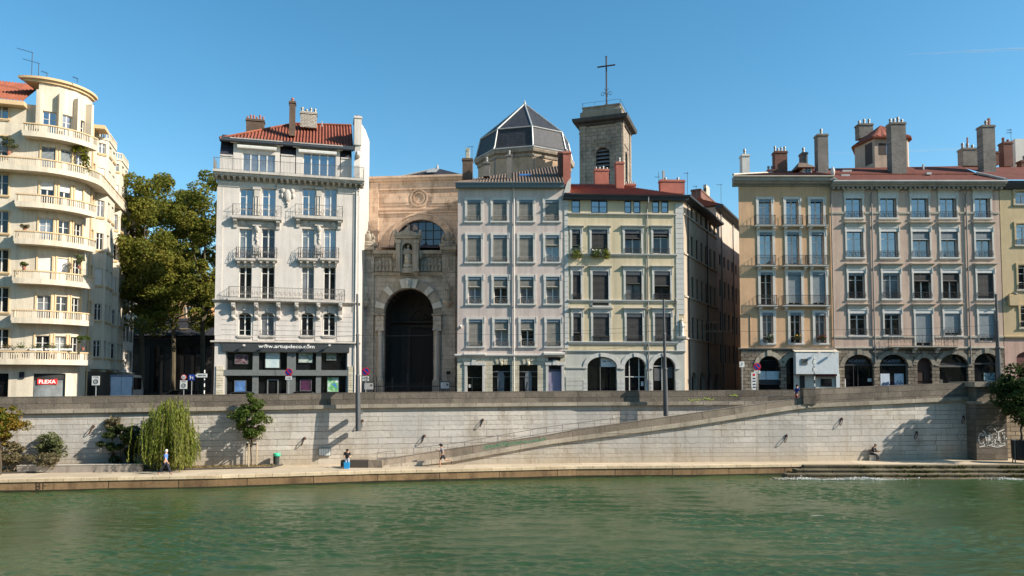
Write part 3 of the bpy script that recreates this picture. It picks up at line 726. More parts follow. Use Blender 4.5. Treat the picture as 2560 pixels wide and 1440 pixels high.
a, b, c, d = D2; m = MB(); m.box(a,b,.2,.3,0,d); dr = B.mk(m, 'front_door', LILAC); m = MB(); z_ = B.h(1385,924); m.box(a+.12,b-.12,.17,.21,z_,d-.08); m.box(a,b,.14,.2,z_-.14,z_-.06); B.mk(m, 'door_light', G_DARK, dr)
m = MB()
for k in range(2):
    for s_ in range(2): m.box(a+.12+k*.62, a+.58+k*.62, .17,.2,.3+s_*1.0,1.1+s_*1.0)
B.mk(m, 'door_panel', LILAC, dr)
a, b, c, d = T2; m = MB(); m.quad((a,.2,c),(b,.2,c),(b,.2,d),(a,.2,d)); m.box(a,b,.1,.2,c,c+.06); B.mk(m, 'fanlight', WOOD_D)
m = MB(); x = B.u(1285,700,-.12); m.tube([(x-.15,-.6,ztop-.25),(x,-.12,ztop-.9),(x,-.12,0.1)], .07, 6); B.mk(m, 'drainpipe', PIPE_W)
m = MB(); zg = B.h(1277,468,-.5); zg1 = B.h(1277,455,-.7); m.profx([(.02,zg),(-.55,zg),(-.6,zg+.3),(-.78,zg+.34),(-.8,zg1-.02),(-.7,zg1),(.02,zg1)], -.2, wu-.02); B.mk(m, 'gutter', GUTTER_B)
m = MB(); e0 = (-.3,-.6,zg1); e1 = (wu-.05,-.6,zg1); vr = 7; r1 = (wu-.05, vr, B.h(1405,414,vr)); r0 = (-.1, vr, B.h(1160,451,vr)); tiles(m, e0, e1, r1, r0, pitch=.3); B.mk(m, 'roof', TILE_BR)
m = MB(); m.box(B.u(1262,455,0),B.u(1283,455,0),-.3,.5,zg1-.05,zg1+.16); B.mk(m, 'roof_flashing', ZINC)
m = MB(); a, b, c, d = B.R(1298,436,1328,441,3.5); m.profx([(3.4,c),(4.0,d+.1),(4.0,d+.2),(3.4,c+.12)], a, b); B.mk(m, 'skylight', glassM('skylight_glass',(.05,.12,.3),1.6))
m = MB(); u0, u1 = wu-.05, B.u(1430,470,.5)
m.prism([(u0,zg1-.9),(u1-.25,zg1-.9),(u1-.1,B.h(1427,443)),(u0+.35,B.h(1412,455))],-.05,7); B.mk(m, 'gable_wall', WHT_T)
chimney(B, 1407,378,1428,480,1.4, BR_RED, 1, POT_G, 1.4); chimney(B, 1395,378,1407,440,1.9, BR_OLDRED, 0, POT, 1.2)
chimney(B, 1155,395,1182,447,5, BR_DARK, 0, POT, 1.); chimney(B, 1163,370,1175,396,5.2, PALE_STONE, 0, POT, .5, cap=False, name='chimney_flue')
chimney(B, 1208,404,1225,440,4, BR_GREY, 1, POT_G, .8); chimney(B, 1266,385,1280,452,2, BR_GREY, 1, POT_G, .8)
antenna(B, 1180, 366, 400, 5, IRON, ((0,.6),)); antenna(B, 1281, 362, 430, 5, IRON, ((0,.8),(.5,.5)))
m = MB(); z = B.h(1152,820); m.box(.25,.42,-.5,0,z,z+.2); m.ell((.33,-.5,z+.15),(.16,.16,.12)); B.mk(m, 'wall_camera', PIPE_W)

# ================================================================== yellow house
B = Fac((1412,72), (1712,72.7), name='yellow_house', label='pale yellow house with grey quoins and three ground floor arches at the alley corner', cat='building')
YB = B; wu = B.W; H = []
for x0, x1, lv in ((1429,1450,1),(1477.5,1518.5,2),(1561,1578.5,1),(1583.5,1601,1),(1630.5,1648,1),(1653.5,1671,1)):
    H.append(W(B, (x0,498,x1,532.5), D_FRAME, G_SKY, leaves=lv, trans=(.55,), dep=.1, val=VAL_GR, valh=.2))
SPW = [((1430,1451),(1479,1519),(1562,1602.5),(1633,1672.5)), ((1432,1452),(1481.5,1521),(1564,1604),(1635.5,1675.5)), ((1433,1453),(1482.5,1523),(1566.5,1606),(1637,1677))]
RY = [(574,634),(678,749.5),(783,854)]
bl = [[.62,.95,.35,.25],[.9,.97,.4,.5],[.65,.8,.97,.97]]
for r in range(3):
    for c, (x0, x1) in enumerate(SPW[r]):
        y1 = RY[r][1]+(14 if (r, c) == (1,1) else 0)
        H.append(W(B, (x0,RY[r][0],x1,y1), D_FRAME if r else W_FRAME, G_DARK, leaves=1 if c == 0 else 2, trans=(.35,), dep=.28, blind=bl[r][c], bmat=BLIND_D, val=VAL_GR, valh=.42, sur=GREY_T, surw=.2, head=.14 if r else 1e-4, rail=.55 if r else .5, railm=IRON))
ARX = [(1468.5,1542,892.5),(1562,1615,892.5),(1632.5,1688,892)]
zl = B.h(1560,879); AR = []
for x0, x1, y in ARX:
    a, b = B.u(x0,930), B.u(x1,930); d = B.h((x0+x1)/2, y); AR.append((a,b,0,d,B.h(x0,y)-B.h(x0,917 if x0 < 1500 else 919),.5))
m = MB(); ztop = B.h(1560,489); wall(m, 0, wu, zl, ztop, H)
sd = Fac(B.b, xy(1852,97.), root=B, z=ZS); l1 = 14.6
shell(m, [(0,0),(wu,0),(wu+sd.d.x*.2,.2),(wu-4,12),(0,12)], 0, ztop); B.mk(m, 'wall', YEL_P)
m = MB(); wall(m, 0, wu, 0, zl, AR); B.mk(m, 'ground_floor_wall', GREY_G)
m = MB()
for q, t in zip(((1420,1690,534.5,538.5),(1420,1692,635,640.5),(1420,1692,750.5,757),(1420,1694,854.5,862)), range(4)):
    a, b, c, d = B.R(q[0],q[2],q[1],q[3]); m.profx([(.02,c),(-.1,c+.02),(-.2,d-.06),(-.2,d),(.02,d+.03)], a, b)
a, b = B.u(1480,757,-.1), B.u(1529,757,-.1); m.box(a,b,-.32,.02,B.h(1500,769),B.h(1500,765))
m.profx([(.02,zl-.12),(-.12,zl-.06),(-.18,zl+.06),(-.18,zl+.1),(.02,zl+.12)], 0, wu+.05)
B.mk(m, 'string_course', GREY_T)
m = MB()
def quoin(m, a, b, z0, z1, h=.5, v=-.06):
    k = int((z1-z0)/h)
    for i in range(k): m.box(a, b, v, .03, z0+i*h, z0+(i+1)*h-.03)
quoin(m, 0.01, B.u(1421,700), zl+.3, ztop-.2); quoin(m, B.u(1690,700), wu+.04, B.h(1700,786), ztop-.2); B.mk(m, 'quoin', GREY_T)
m = MB(); u0, u1, z0, z1 = B.R(1691,849,1713,882); m.box(u0,wu+.05,-.08,.03,z0,z1); m.profx([(.02,z1),(-.35,z1+.1),(-.4,z1+.3),(.02,z1+.3)],u0-.02,wu+.1)
n0 = B.u(1697,820); z2 = B.h(1700,786); m.box(u0,n0,-.07,.03,z1+.3,z2); B.mk(m, 'statue_niche', GREY_T)
m = MB(); uc = wu-.25; zb = z1+.3
m.lathe(uc,-.12,[(.2,zb),(.2,zb+.15),(.16,zb+.2),(.2,zb+.5),(.17,zb+.9),(.2,zb+1.2),(.12,zb+1.4),(.07,zb+1.48)],10); m.ell((uc,-.13,zb+1.62),(.11,.12,.15)); m.tube([(uc+.15,-.15,zb+1.2),(uc+.3,-.3,zb+.95),(uc+.15,-.35,zb+1.0)],.05,6); B.mk(m, 'statue', M('statue_white',S(225,220,210)), smooth=True)
m = MB()
for i, (a, b, c, d, ar, _) in enumerate(AR):
    P = arch_pts(a-.02,b+.02,d-ar,ar+.02,14); Q = arch_pts(a-.42,b+.42,d-ar,ar+.42,14)
    for k in range(14): m.prism([P[k],P[k+1],Q[k+1],Q[k]][::-1], -.07-.006*(k%2), .02)
    um = (a+b)/2; m.prism([(um-.14,d+.02),(um+.14,d+.02),(um+.2,zl-.15),(um-.2,zl-.15)],-.14,.02)
    for x0, x1 in ((a-.45,a),(b,b+.45)): m.box(x0,x1,-.1,.03,d-ar-.16,d-ar)
    for x0, x1 in ((a-.42,a-.02),(b+.02,b+.42)):
        for k in range(6): m.box(x0,x1,-.06,.02,.05+k*.4,.05+k*.4+.36 if (k+1)*.4 < d-ar-.16 else d-ar-.17)
B.mk(m, 'arch_surround', GREY_T)
m = MB(); a, b = .1, AR[0][0]-.46
for k in range(6): m.box(a,b,-.05,.02,.05+k*.45,.05+k*.45+.42)
m.box(a,b,-.1,.02,AR[0][3]-AR[0][4]-.15,AR[0][3]-AR[0][4]); B.mk(m, 'rusticated_band', GREY_G)
for i, (a, b, c, d, ar, _) in enumerate(AR):
    P = arch_pts(a,b,d-ar,ar,14); m = MB(); m.add([(a,.4,0),(b,.4,0)]+[(x,.4,z) for x,z in P[::-1]], [tuple(range(17))]); sw = B.mk(m, 'shop_window', G_SHOP)
    m = MB(); fr = W_FRAME; z = d-ar
    if i == 0:
        m.box(B.u(1502,930)-.03,B.u(1502,930)+.03,.3,.41,0,d-.02); x0 = B.u(1503.5,900); Pz = [p for p in arch_pts(a,b,d-ar,ar-.05,24) if p[0] > x0]
        q = MB(); q.prism([(x0,z),(b-.03,z)]+[p for p in Pz[::-1] if p[0] < b-.03]+[(x0,Pz[0][1])],.3,.36); pn = B.mk(q, 'arch_panel', PAPER, sw)
        q = MB(); zz_ = B.h(1512,903); q.box(B.u(1508,903),B.u(1517,903),.285,.299,zz_-.05,zz_+.05); q.box(B.u(1520,903),B.u(1530,903),.285,.299,zz_-.03,zz_+.03); B.mk(q, 'panel_marking', SHOP_G, sw)
    elif i == 1:
        for t in (.25,.7): m.box(a+(b-a)*t-.035,a+(b-a)*t+.035,.3,.41,0,d-ar*(.12 if t == .7 else .15))
        m.box(a,b,.31,.41,B.h(1588,942)-.04,B.h(1588,942)+.04); m.box(a,b,.31,.4,.9,1.0); m.box(a,a+.05,.3,.41,0,z); m.box(b-.05,b,.3,.41,0,z)
        q = MB(); q.box(a+(b-a)*.8,a+(b-a)*.92,.36,.39,B.h(1600,965),B.h(1600,954)); B.mk(q, 'notice', PAPER, sw)
    else:
        m.box(B.u(1657,940)-.03,B.u(1657,940)+.03,.3,.41,0,d-.04); m.box(a,B.u(1657,940),.31,.41,B.h(1645,915)-.03,B.h(1645,915)+.03)
        q = MB(); q.box(a+.2,a+.9,.42-.04,.39,B.h(1645,952),B.h(1645,920)); q.box(b-.8,b-.15,.38,.39,B.h(1680,945),B.h(1680,918)); B.mk(q, 'grey_poster', flat('poster_dim',S(84,86,88)), sw)
    B.mk(m, 'shop_window_frame', fr if i else IRON_G, sw)
m = MB(); zg = B.h(1560,498,-.5); zg1 = B.h(1560,487,-.7); m.profx([(.02,zg-.05),(-.5,zg),(-.55,zg+.25),(-.75,zg+.28),(-.8,zg1),(-.65,zg1+.02),(.02,zg1)], -.1, wu+.45); B.mk(m, 'gutter', GUTTER_D)
m = MB(); x = B.u(1619.5,700,-.1); m.tube([(x,-.65,zg1-.1),(x,-.6,zg-.3),(x,-.1,zg-.9),(x,-.1,.1)],.065,6); B.mk(m, 'drainpipe', PIPE_G)
m = MB(); vr = 6; e0 = (.15,-.6,zg1+.03); e1 = (wu+.6,-.6,zg1+.03); r0 = (.15,vr,B.h(1440,460.5,vr)); r1 = (B.u(1525,461,vr),vr,B.h(1525,460.5,vr)); tiles(m, e0, e1, r1, r0, pitch=.25)
m.add([e1,(e1[0]-2,vr+6,e1[2]),r1],[(0,1,2)]); B.mk(m, 'roof', TILE_OR)
chimney(B, 1486.5,422,1523,464,6.5, BR_RED, 4, POT_G, .8, poth=.3); chimney(B, 1540,404,1561,478,3.2, BR_RED, 1, POT_G, .9)
chimney(B, 1564,459,1590,470,6.6, BR_RED, 5, POT_G, .7, poth=.3); chimney(B, 1650,449,1713,483,2.6, BR_RED, 2, POT_G, .7, poth=.3)
chimney(B, 1656,426,1663,452,4, ZINC, 0, POT, .3, cap=False, name='flue'); antenna(B, 1647,430,470,4, IRON, ((.5,.5),)); antenna(B, 1719,430,490,3, IRON, ((.1,.4),)); antenna(B, 1741,464,500,9, IRON, ((.05,.4),)); antenna(B, 1803,460,515,20, IRON, ((.05,.7),))
m = MB(); u, z = B.hit(1690,751,-.5); m.tube([(u,0,z-.6),(u-.05,-.1,z+.1),(u,-.4,z+.25)],.03,5); m.lathe(u,-.4,[(.18,z-.1),(.14,z+.12),(.03,z+.25)],8); B.mk(m, 'wall_lantern', IRON_G)
# its long flank up the alley
def flank_windows(sd, t0, t1, step, rowpx, w, mat, sky=None, x0px=1733):
    hs = []
    for ya, yb in rowpx:
        z1 = sd.h(x0px, ya); z0 = sd.h(x0px, yb); t = t0
        while t < t1:
            m = MB(); m.box(t,t+.06,.12,.18,z0,z1); m.box(t+w-.06,t+w,.12,.18,z0,z1); m.box(t+w/2-.04,t+w/2+.04,.12,.18,z0+.001,z1); m.box(t+.06,t+w-.06,.12,.18,z1-.06,z1); m.box(t+.06,t+w-.06,.12,.18,z0,z0+.06)
            o = sd.mk(m, 'window', mat); p = MB(); p.quad((t,.2,z0),(t+w,.2,z0),(t+w,.2,z1),(t,.2,z1)); sd.mk(p, 'pane', G_DARK, o)
            hs.append((t,t+w,z0,z1,0,.25)); t += step
    return hs
rowsA = [(522,552),(594,646),(693,748),(794,848)]
hs = flank_windows(sd, 3.0, l1-1, 2.0, rowsA, .95, B_FRAME)
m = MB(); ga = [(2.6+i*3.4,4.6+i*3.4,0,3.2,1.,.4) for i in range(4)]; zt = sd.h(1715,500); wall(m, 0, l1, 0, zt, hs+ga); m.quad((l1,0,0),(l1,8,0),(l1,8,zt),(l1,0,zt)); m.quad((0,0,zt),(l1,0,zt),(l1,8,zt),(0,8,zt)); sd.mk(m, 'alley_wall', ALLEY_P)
m = MB(); [m.quad((a,.35,0),(b,.35,0),(b,.35,d),(a,.35,d)) for a,b,c,d,e,f in ga]; sd.mk(m, 'alley_door', BLACK)
m = MB()
for y in (541,637,742,846): z = sd.h(1716,y); m.profx([(.02,z-.08),(-.12,z-.06),(-.14,z+.08),(.02,z+.1)], .05, l1)
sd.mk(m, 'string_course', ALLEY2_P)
m = MB(); z = zt; m.profx([(.02,z-.3),(-.5,z-.15),(-.8,z-.05),(-.85,z+.12),(.02,z+.1)], -.3, l1+.3); m.tube([(1.6,-.1,0),(1.6,-.1,z-.4),(1.6,-.7,z-.1)],.06,6); m.tube([(9.6,-.1,0),(9.6,-.1,z-.4)],.06,6); sd.mk(m, 'gutter', GUTTER_D)
# second house along the alley
B2 = Fac(sd.a+sd.d*l1, xy(1852,97.)+sd.d*14, name='alley_house', label='tall pink and cream house further up the shaded alley, its top floor in sun', cat='building')
hs = []
zt2 = B2.h(1797,523)
for z0, z1 in ((15.9,17.2),(12.2,14.2),(8.2,10.4),(4.4,6.6)):
    t = 1.2
    while t < B2.W-1:
        m = MB(); w = 1.; m.box(t,t+.06,.12,.18,z0,z1); m.box(t+w-.06,t+w,.12,.18,z0,z1); m.box(t+w/2-.04,t+w/2+.04,.12,.18,z0,z1); m.box(t+.06,t+w-.06,.12,.18,z1-.06,z1); o = B2.mk(m, 'window', B_FRAME)
        p = MB(); p.quad((t,.2,z0),(t+w,.2,z0),(t+w,.2,z1),(t,.2,z1)); B2.mk(p, 'pane', G_DARK, o); hs.append((t,t+w,z0,z1,0,.25)); t += 2.3
m = MB(); wall(m, 0, B2.W, 0, zt2, hs); m.quad((B2.W,0,0),(B2.W,-9,0),(B2.W,-9,zt2),(B2.W,0,zt2)); shell(m, [(0,0),(B2.W,0),(B2.W,10),(0,10)], 0, zt2); B2.mk(m, 'wall', ALLEY2_P)  # includes an unseen sheet across the alley end, added to block light
m = MB(); m.profx([(.02,zt2-.35),(-.5,zt2-.2),(-.85,zt2-.05),(-.9,zt2+.12),(.02,zt2+.1)], -.4, B2.W); B2.mk(m, 'gutter', GUTTER_D)
m = MB(); m.add([(-.4,-.9,zt2+.12),(B2.W,-.9,zt2+.12),(B2.W,5,zt2+2.2),(-.4,5,zt2+2.2)],[(0,1,2,3)]); m.add([(-.4,-.9,zt2+.12),(-.4,5,zt2+2.2),(-.4,10,zt2)],[(0,1,2)]); B2.mk(m, 'roof', TILE_RED)
m = MB()
for t in (2.2,9,15): m.tube([(t,-.1,0),(t,-.1,zt2-.3)],.07,6)
B2.mk(m, 'drainpipe', PIPE_G)
chimney(B2, 1752,489,1790,510,3, BR_OLDRED, 0, POT, 1.2); chimney(B2, 1766,465,1774,490,3.3, PALE_STONE, 0, POT, .4, cap=False, name='flue')
CORN_G = M('cornice_grey', S(150,148,144), streak=.5, stain=S(96,92,88), var=.1)
# ================================================================== tan house
B = Fac((1853,72.5), (2087,72.5), name='tan_house', label='orange tan corner house with three columns of french windows and small railed balconies', cat='building')
wu = B.W; H = []; TB = B
RW = [((498.5,562),[(1896.5,1928),(1965,1996),(2026,2057.5)],0), ((581,662),[(1899,1931),(1968,1998),(2029,2060.5)],0), ((681,763),[(1901.5,1932),(1970,2003),(2031.5,2064)],1), ((781.5,858),[(1906,1933),(1976,2003),(2038,2065)],2)]
for (y0, y1), cs, k in RW:
    for i, (x0, x1) in enumerate(cs):
        shut = (k == 1 and i > 0)
        H.append(W(B, (x0,y0,x1,y1), W_FRAME, G_SKY if k == 0 else G_DARK, trans=(.3,.78), dep=.3, val=VAL_BL, valh=.28, zig=(k<2), sur=WHT_T, surw=.24, sill=WHT_T if k == 2 else None, sheet=(.92,BLIND_BL) if shut else None))
for x0, x1, y in ((1889,1941,562),(1958,2010,562),(2020,2072,562),(1892,1942,662.5),(1960,2021,662.5),(2023,2073,662.5),(1895,1945,763),(1959,2077,763)):
    balcony(B, x0, x1, y, y+4, .5, WHT_T, .98, 0, IRON, br=(x0+7,x1-7), scroll=0, pitch=.12, brh=.4, brw=.12)
zl = B.h(1970,872); ztop = B.h(1960,450); a1 = B.u(1896.5,930); b1 = B.u(1951,930); d1 = B.h(1923,890); ar1 = (a1,b1,0,d1,1.0,.45); a2 = B.u(1966,930); b2 = B.u(1997,930); ar2 = (a2,b2,0,B.h(1980,894),.6,.45)
m = MB(); wall(m, 0, wu, zl, ztop, H); shell(m, [(0,0),(wu,0),(wu+14,24.8),(14.9,28)], 0, ztop); B.mk(m, 'wall', TAN_P)
m = MB(); wall(m, 0, wu, 0, zl, [ar1,ar2]); B.mk(m, 'ground_floor_wall', ROUGH_STONE)
m = MB()
for a, b, c, d, ar, _ in (ar1, ar2):
    P = arch_pts(a-.01,b+.01,d-ar,ar+.01,12); Q = arch_pts(a-.45,b+.45,d-ar,ar+.45,12)
    for k in range(12): m.prism([P[k],P[k+1],Q[k+1],Q[k]][::-1], -.05-.015*(k%2), .02)
    m.box((a+b)/2-.22,(a+b)/2+.22,-.12,.0,d,d+.55)
B.mk(m, 'arch_surround', M('arch_stone', S(168,158,142), streak=.5, bump=.02, var=.15))
m = MB(); a, b, c, d, ar, _ = ar1; P = arch_pts(a,b,d-ar,ar,12); m.add([(a,.4,0),(b,.4,0)]+[(x,.4,z) for x,z in P[::-1]],[tuple(range(15))]); a, b, c, d, ar, _ = ar2; P = arch_pts(a,b,d-ar,ar,12); m.add([(a,.4,0),(b,.4,0)]+[(x,.4,z) for x,z in P[::-1]],[tuple(range(15))]); sw = B.mk(m, 'shop_window', G_SHOP)
m = MB(); x = B.u(1918,940); c, d = B.h(1920,949), B.h(1920,928); m.box(a1+.15,x-.03,.32,.37,c,d); m.box(x+.03,b1-.02,.32,.37,c,d); B.mk(m, 'shop_board', flat('board_pale_blue', S(176,196,206)), sw)
m = MB(); m.box(a1,b1,.3,.39,c-.5,c-.02); m.box(a1,b1,.33,.39,d+1.,d+1.05); B.mk(m, 'shop_fascia', flat('fascia_dark', S(46,50,56)), sw)
m = MB(); zc = B.h(1960,448); m.profx([(.02,zl-.05),(-.16,zl-.02),(-.2,zl+.08),(.02,zl+.1)], -.25, wu); B.mk(m, 'ledge', TAN_T)
m = MB(); z0 = B.h(1960,463,-.3); m.profx([(.02,z0-.1),(-.12,z0-.06),(-.18,z0+.1),(-.5,z0+.16),(-.55,z0+.3),(-.8,z0+.36),(-.85,zc+.1),(.02,zc+.1)], -.6, wu-.02)
k = 0
while k*.16 < wu+.2: m.box(-.2+k*.16,-.1+k*.16,-.24,.0,z0+.02,z0+.1); k += 1
B.mk(m, 'cornice', CORN_G)
e0, e1 = (-.75,-.9,zc+.13), (wu,-.9,zc+.13); vr = 7; r0 = (B.u(1943,437,vr),vr,B.h(1950,432,vr)); r1 = (wu,vr,B.h(2070,424,vr)); m = MB(); tiles(m, e0, e1, r1, r0, pitch=.3); m.add([e0,(5.6,12,zc),(r0[0]+5,12,r0[2]),r0],[(0,1,2,3)]); B.mk(m, 'roof', TILE_RED)
m = MB(); m.tube([Vector(e0)+Vector((0,0,.08)),Vector(r0)+Vector((0,-.02,.05))],.12,6); m.box(-.8,wu,-1.0,-.86,zc+.02,zc+.12); B.mk(m, 'ridge_tile', TAN_T)
m = MB(); x = B.u(2080,650); m.tube([(x,-.55,z0),(x,-.1,z0-.7),(x,-.1,zl+.1)],.06,6); B.mk(m, 'drainpipe', PIPE_G)
m = MB(); x = B.u(1876,830); z = B.h(1860,786); m.tube([(.02,-.03,z),(x,-.03,z),(x,-.03,B.h(1876,865)),(B.u(1898,865),-.03,B.h(1876,865))],.03,4); B.mk(m, 'wall_pipe', TAN_P)
for q in ((1855,385,1875,443,3.2,WHT_T,1),(1937,377,1969.5,431,6,BR_OLDRED,4),(1920,423,1938,434,6,BR_OLDRED,2),(2005,380,2020,412,5,BR_GREY,1),(2044,334,2072,438,3.6,BR_GREY,1)): chimney(B, *q[:5], q[5], q[6], POT_G, .9, poth=.5)
m = MB(); a, b, c, d = B.R(2009,418,2030,436,3.0); m.box(a,b,3.0,5.5,c-.5,d); m2 = MB(); dm = B.mk(m, 'dormer', WHT_T); q = MB(); q.quad((a+.12,2.98,c+.05),(b-.12,2.98,c+.05),(b-.12,2.98,d-.08),(a+.12,2.98,d-.08)); B.mk(q, 'dormer_window', G_CURT, dm)
q = MB(); 
for i in (1,2): q.box(a+(b-a)*i/3-.02,a+(b-a)*i/3+.02,2.94,2.985,c,d)
q.box(a,b,2.94,2.984,(c+d)/2-.02,(c+d)/2+.02); B.mk(q, 'glazing_bar', D_FRAME, dm)
q = MB(); u0, u1 = B.u(1992,420,3), B.u(2037,420,3); zt = B.h(2016,407,4); um = (u0+u1)/2; ze_ = d+.02; q.add([(u0,2.6,ze_-.12),(u1,2.6,ze_-.12),(u1,5.6,ze_-.12),(u0,5.6,ze_-.12),(um-.35,4,zt),(um+.35,4,zt)],[(0,1,5,4),(1,2,5),(2,3,4,5),(3,0,4),(3,2,1,0)]); B.mk(q, 'dormer_roof', TILE_BR, dm)
m = MB(); u, z = B.hit(2081,430,2.5); m.tube([(u,2.5,z-1.2),(u,2.5,z-.1)],.04,5); m.ell((u,2.45,z),(.22,.3,.5),10,8); B.mk(m, 'satellite_dish', PIPE_W)
# canopy shop front
q0 = B.R(1990,881,2097,935,-.7); m = MB(); 
m = MB(); m.box(q0[0],q0[1],-.7,-.02,q0[2],q0[3]); bx = B.mk(m, 'shop_canopy', flat('canopy_white', S(206,212,216), .5))
m = MB(); m.add([(q0[0]-.1,-.75,q0[3]+.05),(q0[1]+.05,-.75,q0[3]+.05),(q0[1]+.05,.0,q0[3]+.32),(q0[0]-.1,.0,q0[3]+.32)],[(0,1,2,3)]); B.mk(m, 'canopy_roof', TAN_T, bx)
a, b, c, d = B.R(2003,896,2019,911,-.7); m = MB()
for i in range(7): z = c+(d-c)*i/7; m.box(a,b,-.76,-.71,z,z+.055)
B.mk(m, 'vent_grille', IRON_G, bx)
m = MB(); a = B.u(1997,950); m.box(q0[0],wu+.0,-.05,.0,0,q0[2]-.01); fr = B.mk(m, 'kiosk_front', flat('kiosk_cream', S(196,192,182)))
m = MB(); a, b, c, d = B.R(2000,939,2012,972,-.1); m.box(a,b,-.1,-.06,0,d); B.mk(m, 'kiosk_door', BLACK, fr)
m = MB(); a, b, c, d = B.R(2052,947,2080,966,-.1); m.box(a,b,-.1,-.06,c,d); B.mk(m, 'kiosk_window', G_DARK, fr)
m = MB(); a, b, c, d = B.R(2040,935,2089,941,-.2); m.box(a,b,-.5,-.06,c,d); B.mk(m, 'kiosk_awning', flat('awning_maroon', S(92,34,40)), fr)
m = MB(); a, b, c, d = B.R(2090,935,2099,972,-.15); m.box(a,b,-.2,-.06,0,d); B.mk(m, 'kiosk_post', flat('kiosk_post_white', S(206,212,216)), fr)
for x in (2046,2087): m = MB(); u, z = B.hit(x,884,-.9); m.box(u-.12,u+.12,-1.15,-.9,z,z+.14); m.tube([(u,-.7,z+.2),(u,-1.,z+.1)],.02,4); B.mk(m, 'spotlight', PIPE_W, bx)

# ================================================================== rose house
B = Fac((2088,72.5), (2512,72.5), name='rose_house', label='dusty rose five bay house with white corniced windows above a row of dark stone arches', cat='building')
wu = B.W; H = []
CR = [[(2114,2155),(2200,2240.5),(2278,2320.5),(2349,2390.5),(2436,2475)],[(2117,2158),(2202,2244.5),(2281,2324),(2352,2394.5),(2439,2480)],
      [(2121,2162),(2207,2249.5),(2284,2327.5),(2356,2398.5),(2443,2483.5)],[(2124.5,2165.5),(2211,2252),(2289,2330),(2361,2401),(2447,2488)]]
RY = [(488,544.5),(571,643.5),(674.5,747),(775.5,838.5)]
for r in range(4):
    for c, (x0, x1) in enumerate(CR[r]):
        y1 = RY[r][1]+(27 if (r, c) == (3,2) else 14 if (r, c) == (3,4) else 0)
        sheet = (.9,BLIND_BL) if r == 3 and c >= 2 else ((.2,VAL_BL) if (r, c) in ((2,0),(2,1),(3,0),(3,1)) else None)
        bl = .36 if (r in (1,2) and c in (2,3)) or (r, c) == (1,4) else (.95 if (r, c) == (2,4) else 0)
        H.append(W(B, (x0,RY[r][0],x1,y1), W_FRAME, G_SKY if r < 2 else G_DARK, trans=(.35,) if r != 1 else (.35,), dep=.28, val=VAL_WH, valh=.32, zig=False, sur=WHT_T, surw=.16, sill=WHT_T if y1-RY[r][1] == 0 else None, head=.28, headm=TAN_T,
                   rail=.62 if not (r, c) == (3,2) else 0, railm=IRON, scroll=1, blind=bl, bmat=BLIND_BL if r == 1 else BLIND_D, sheet=sheet))
zl = B.h(2300,868); ztop = B.h(2300,455)
AX = [(2111.5,2185,886.5),(2199,2271,886.5),(2293.5,2330,894.5),(2349,2421,885.5),(2436,2498,883)]; AR = []
for x0, x1, y in AX:
    a, b = B.u(x0,930), B.u(x1,930); d = B.h((x0+x1)/2,y); AR.append((a,b,0,d,(b-a)/2*(.82 if x1-x0 > 50 else 1),.5))
m = MB(); wall(m, 0, wu, zl, ztop, H); shell(m, [(0,0),(wu,0),(wu+6,13),(6,13)], 0, ztop); B.mk(m, 'wall', ROSE_P)
m = MB(); wall(m, 0, wu, 0, zl, AR); B.mk(m, 'ground_floor_wall', ROUGH_STONE)
m = MB()
for a, b, c, d, ar, _ in AR:
    P = arch_pts(a-.01,b+.01,d-ar,ar+.01,12); Q = arch_pts(a-.42,b+.42,d-ar,ar+.42,12)
    for k in range(12): m.prism([P[k],P[k+1],Q[k+1],Q[k]][::-1], -.05-.015*(k%2), .02)
    m.box((a+b)/2-.2,(a+b)/2+.2,-.12,.0,d,d+.5)
B.mk(m, 'arch_surround', M('arch_stone_dark', S(140,132,120), streak=.5, bump=.02, var=.15))
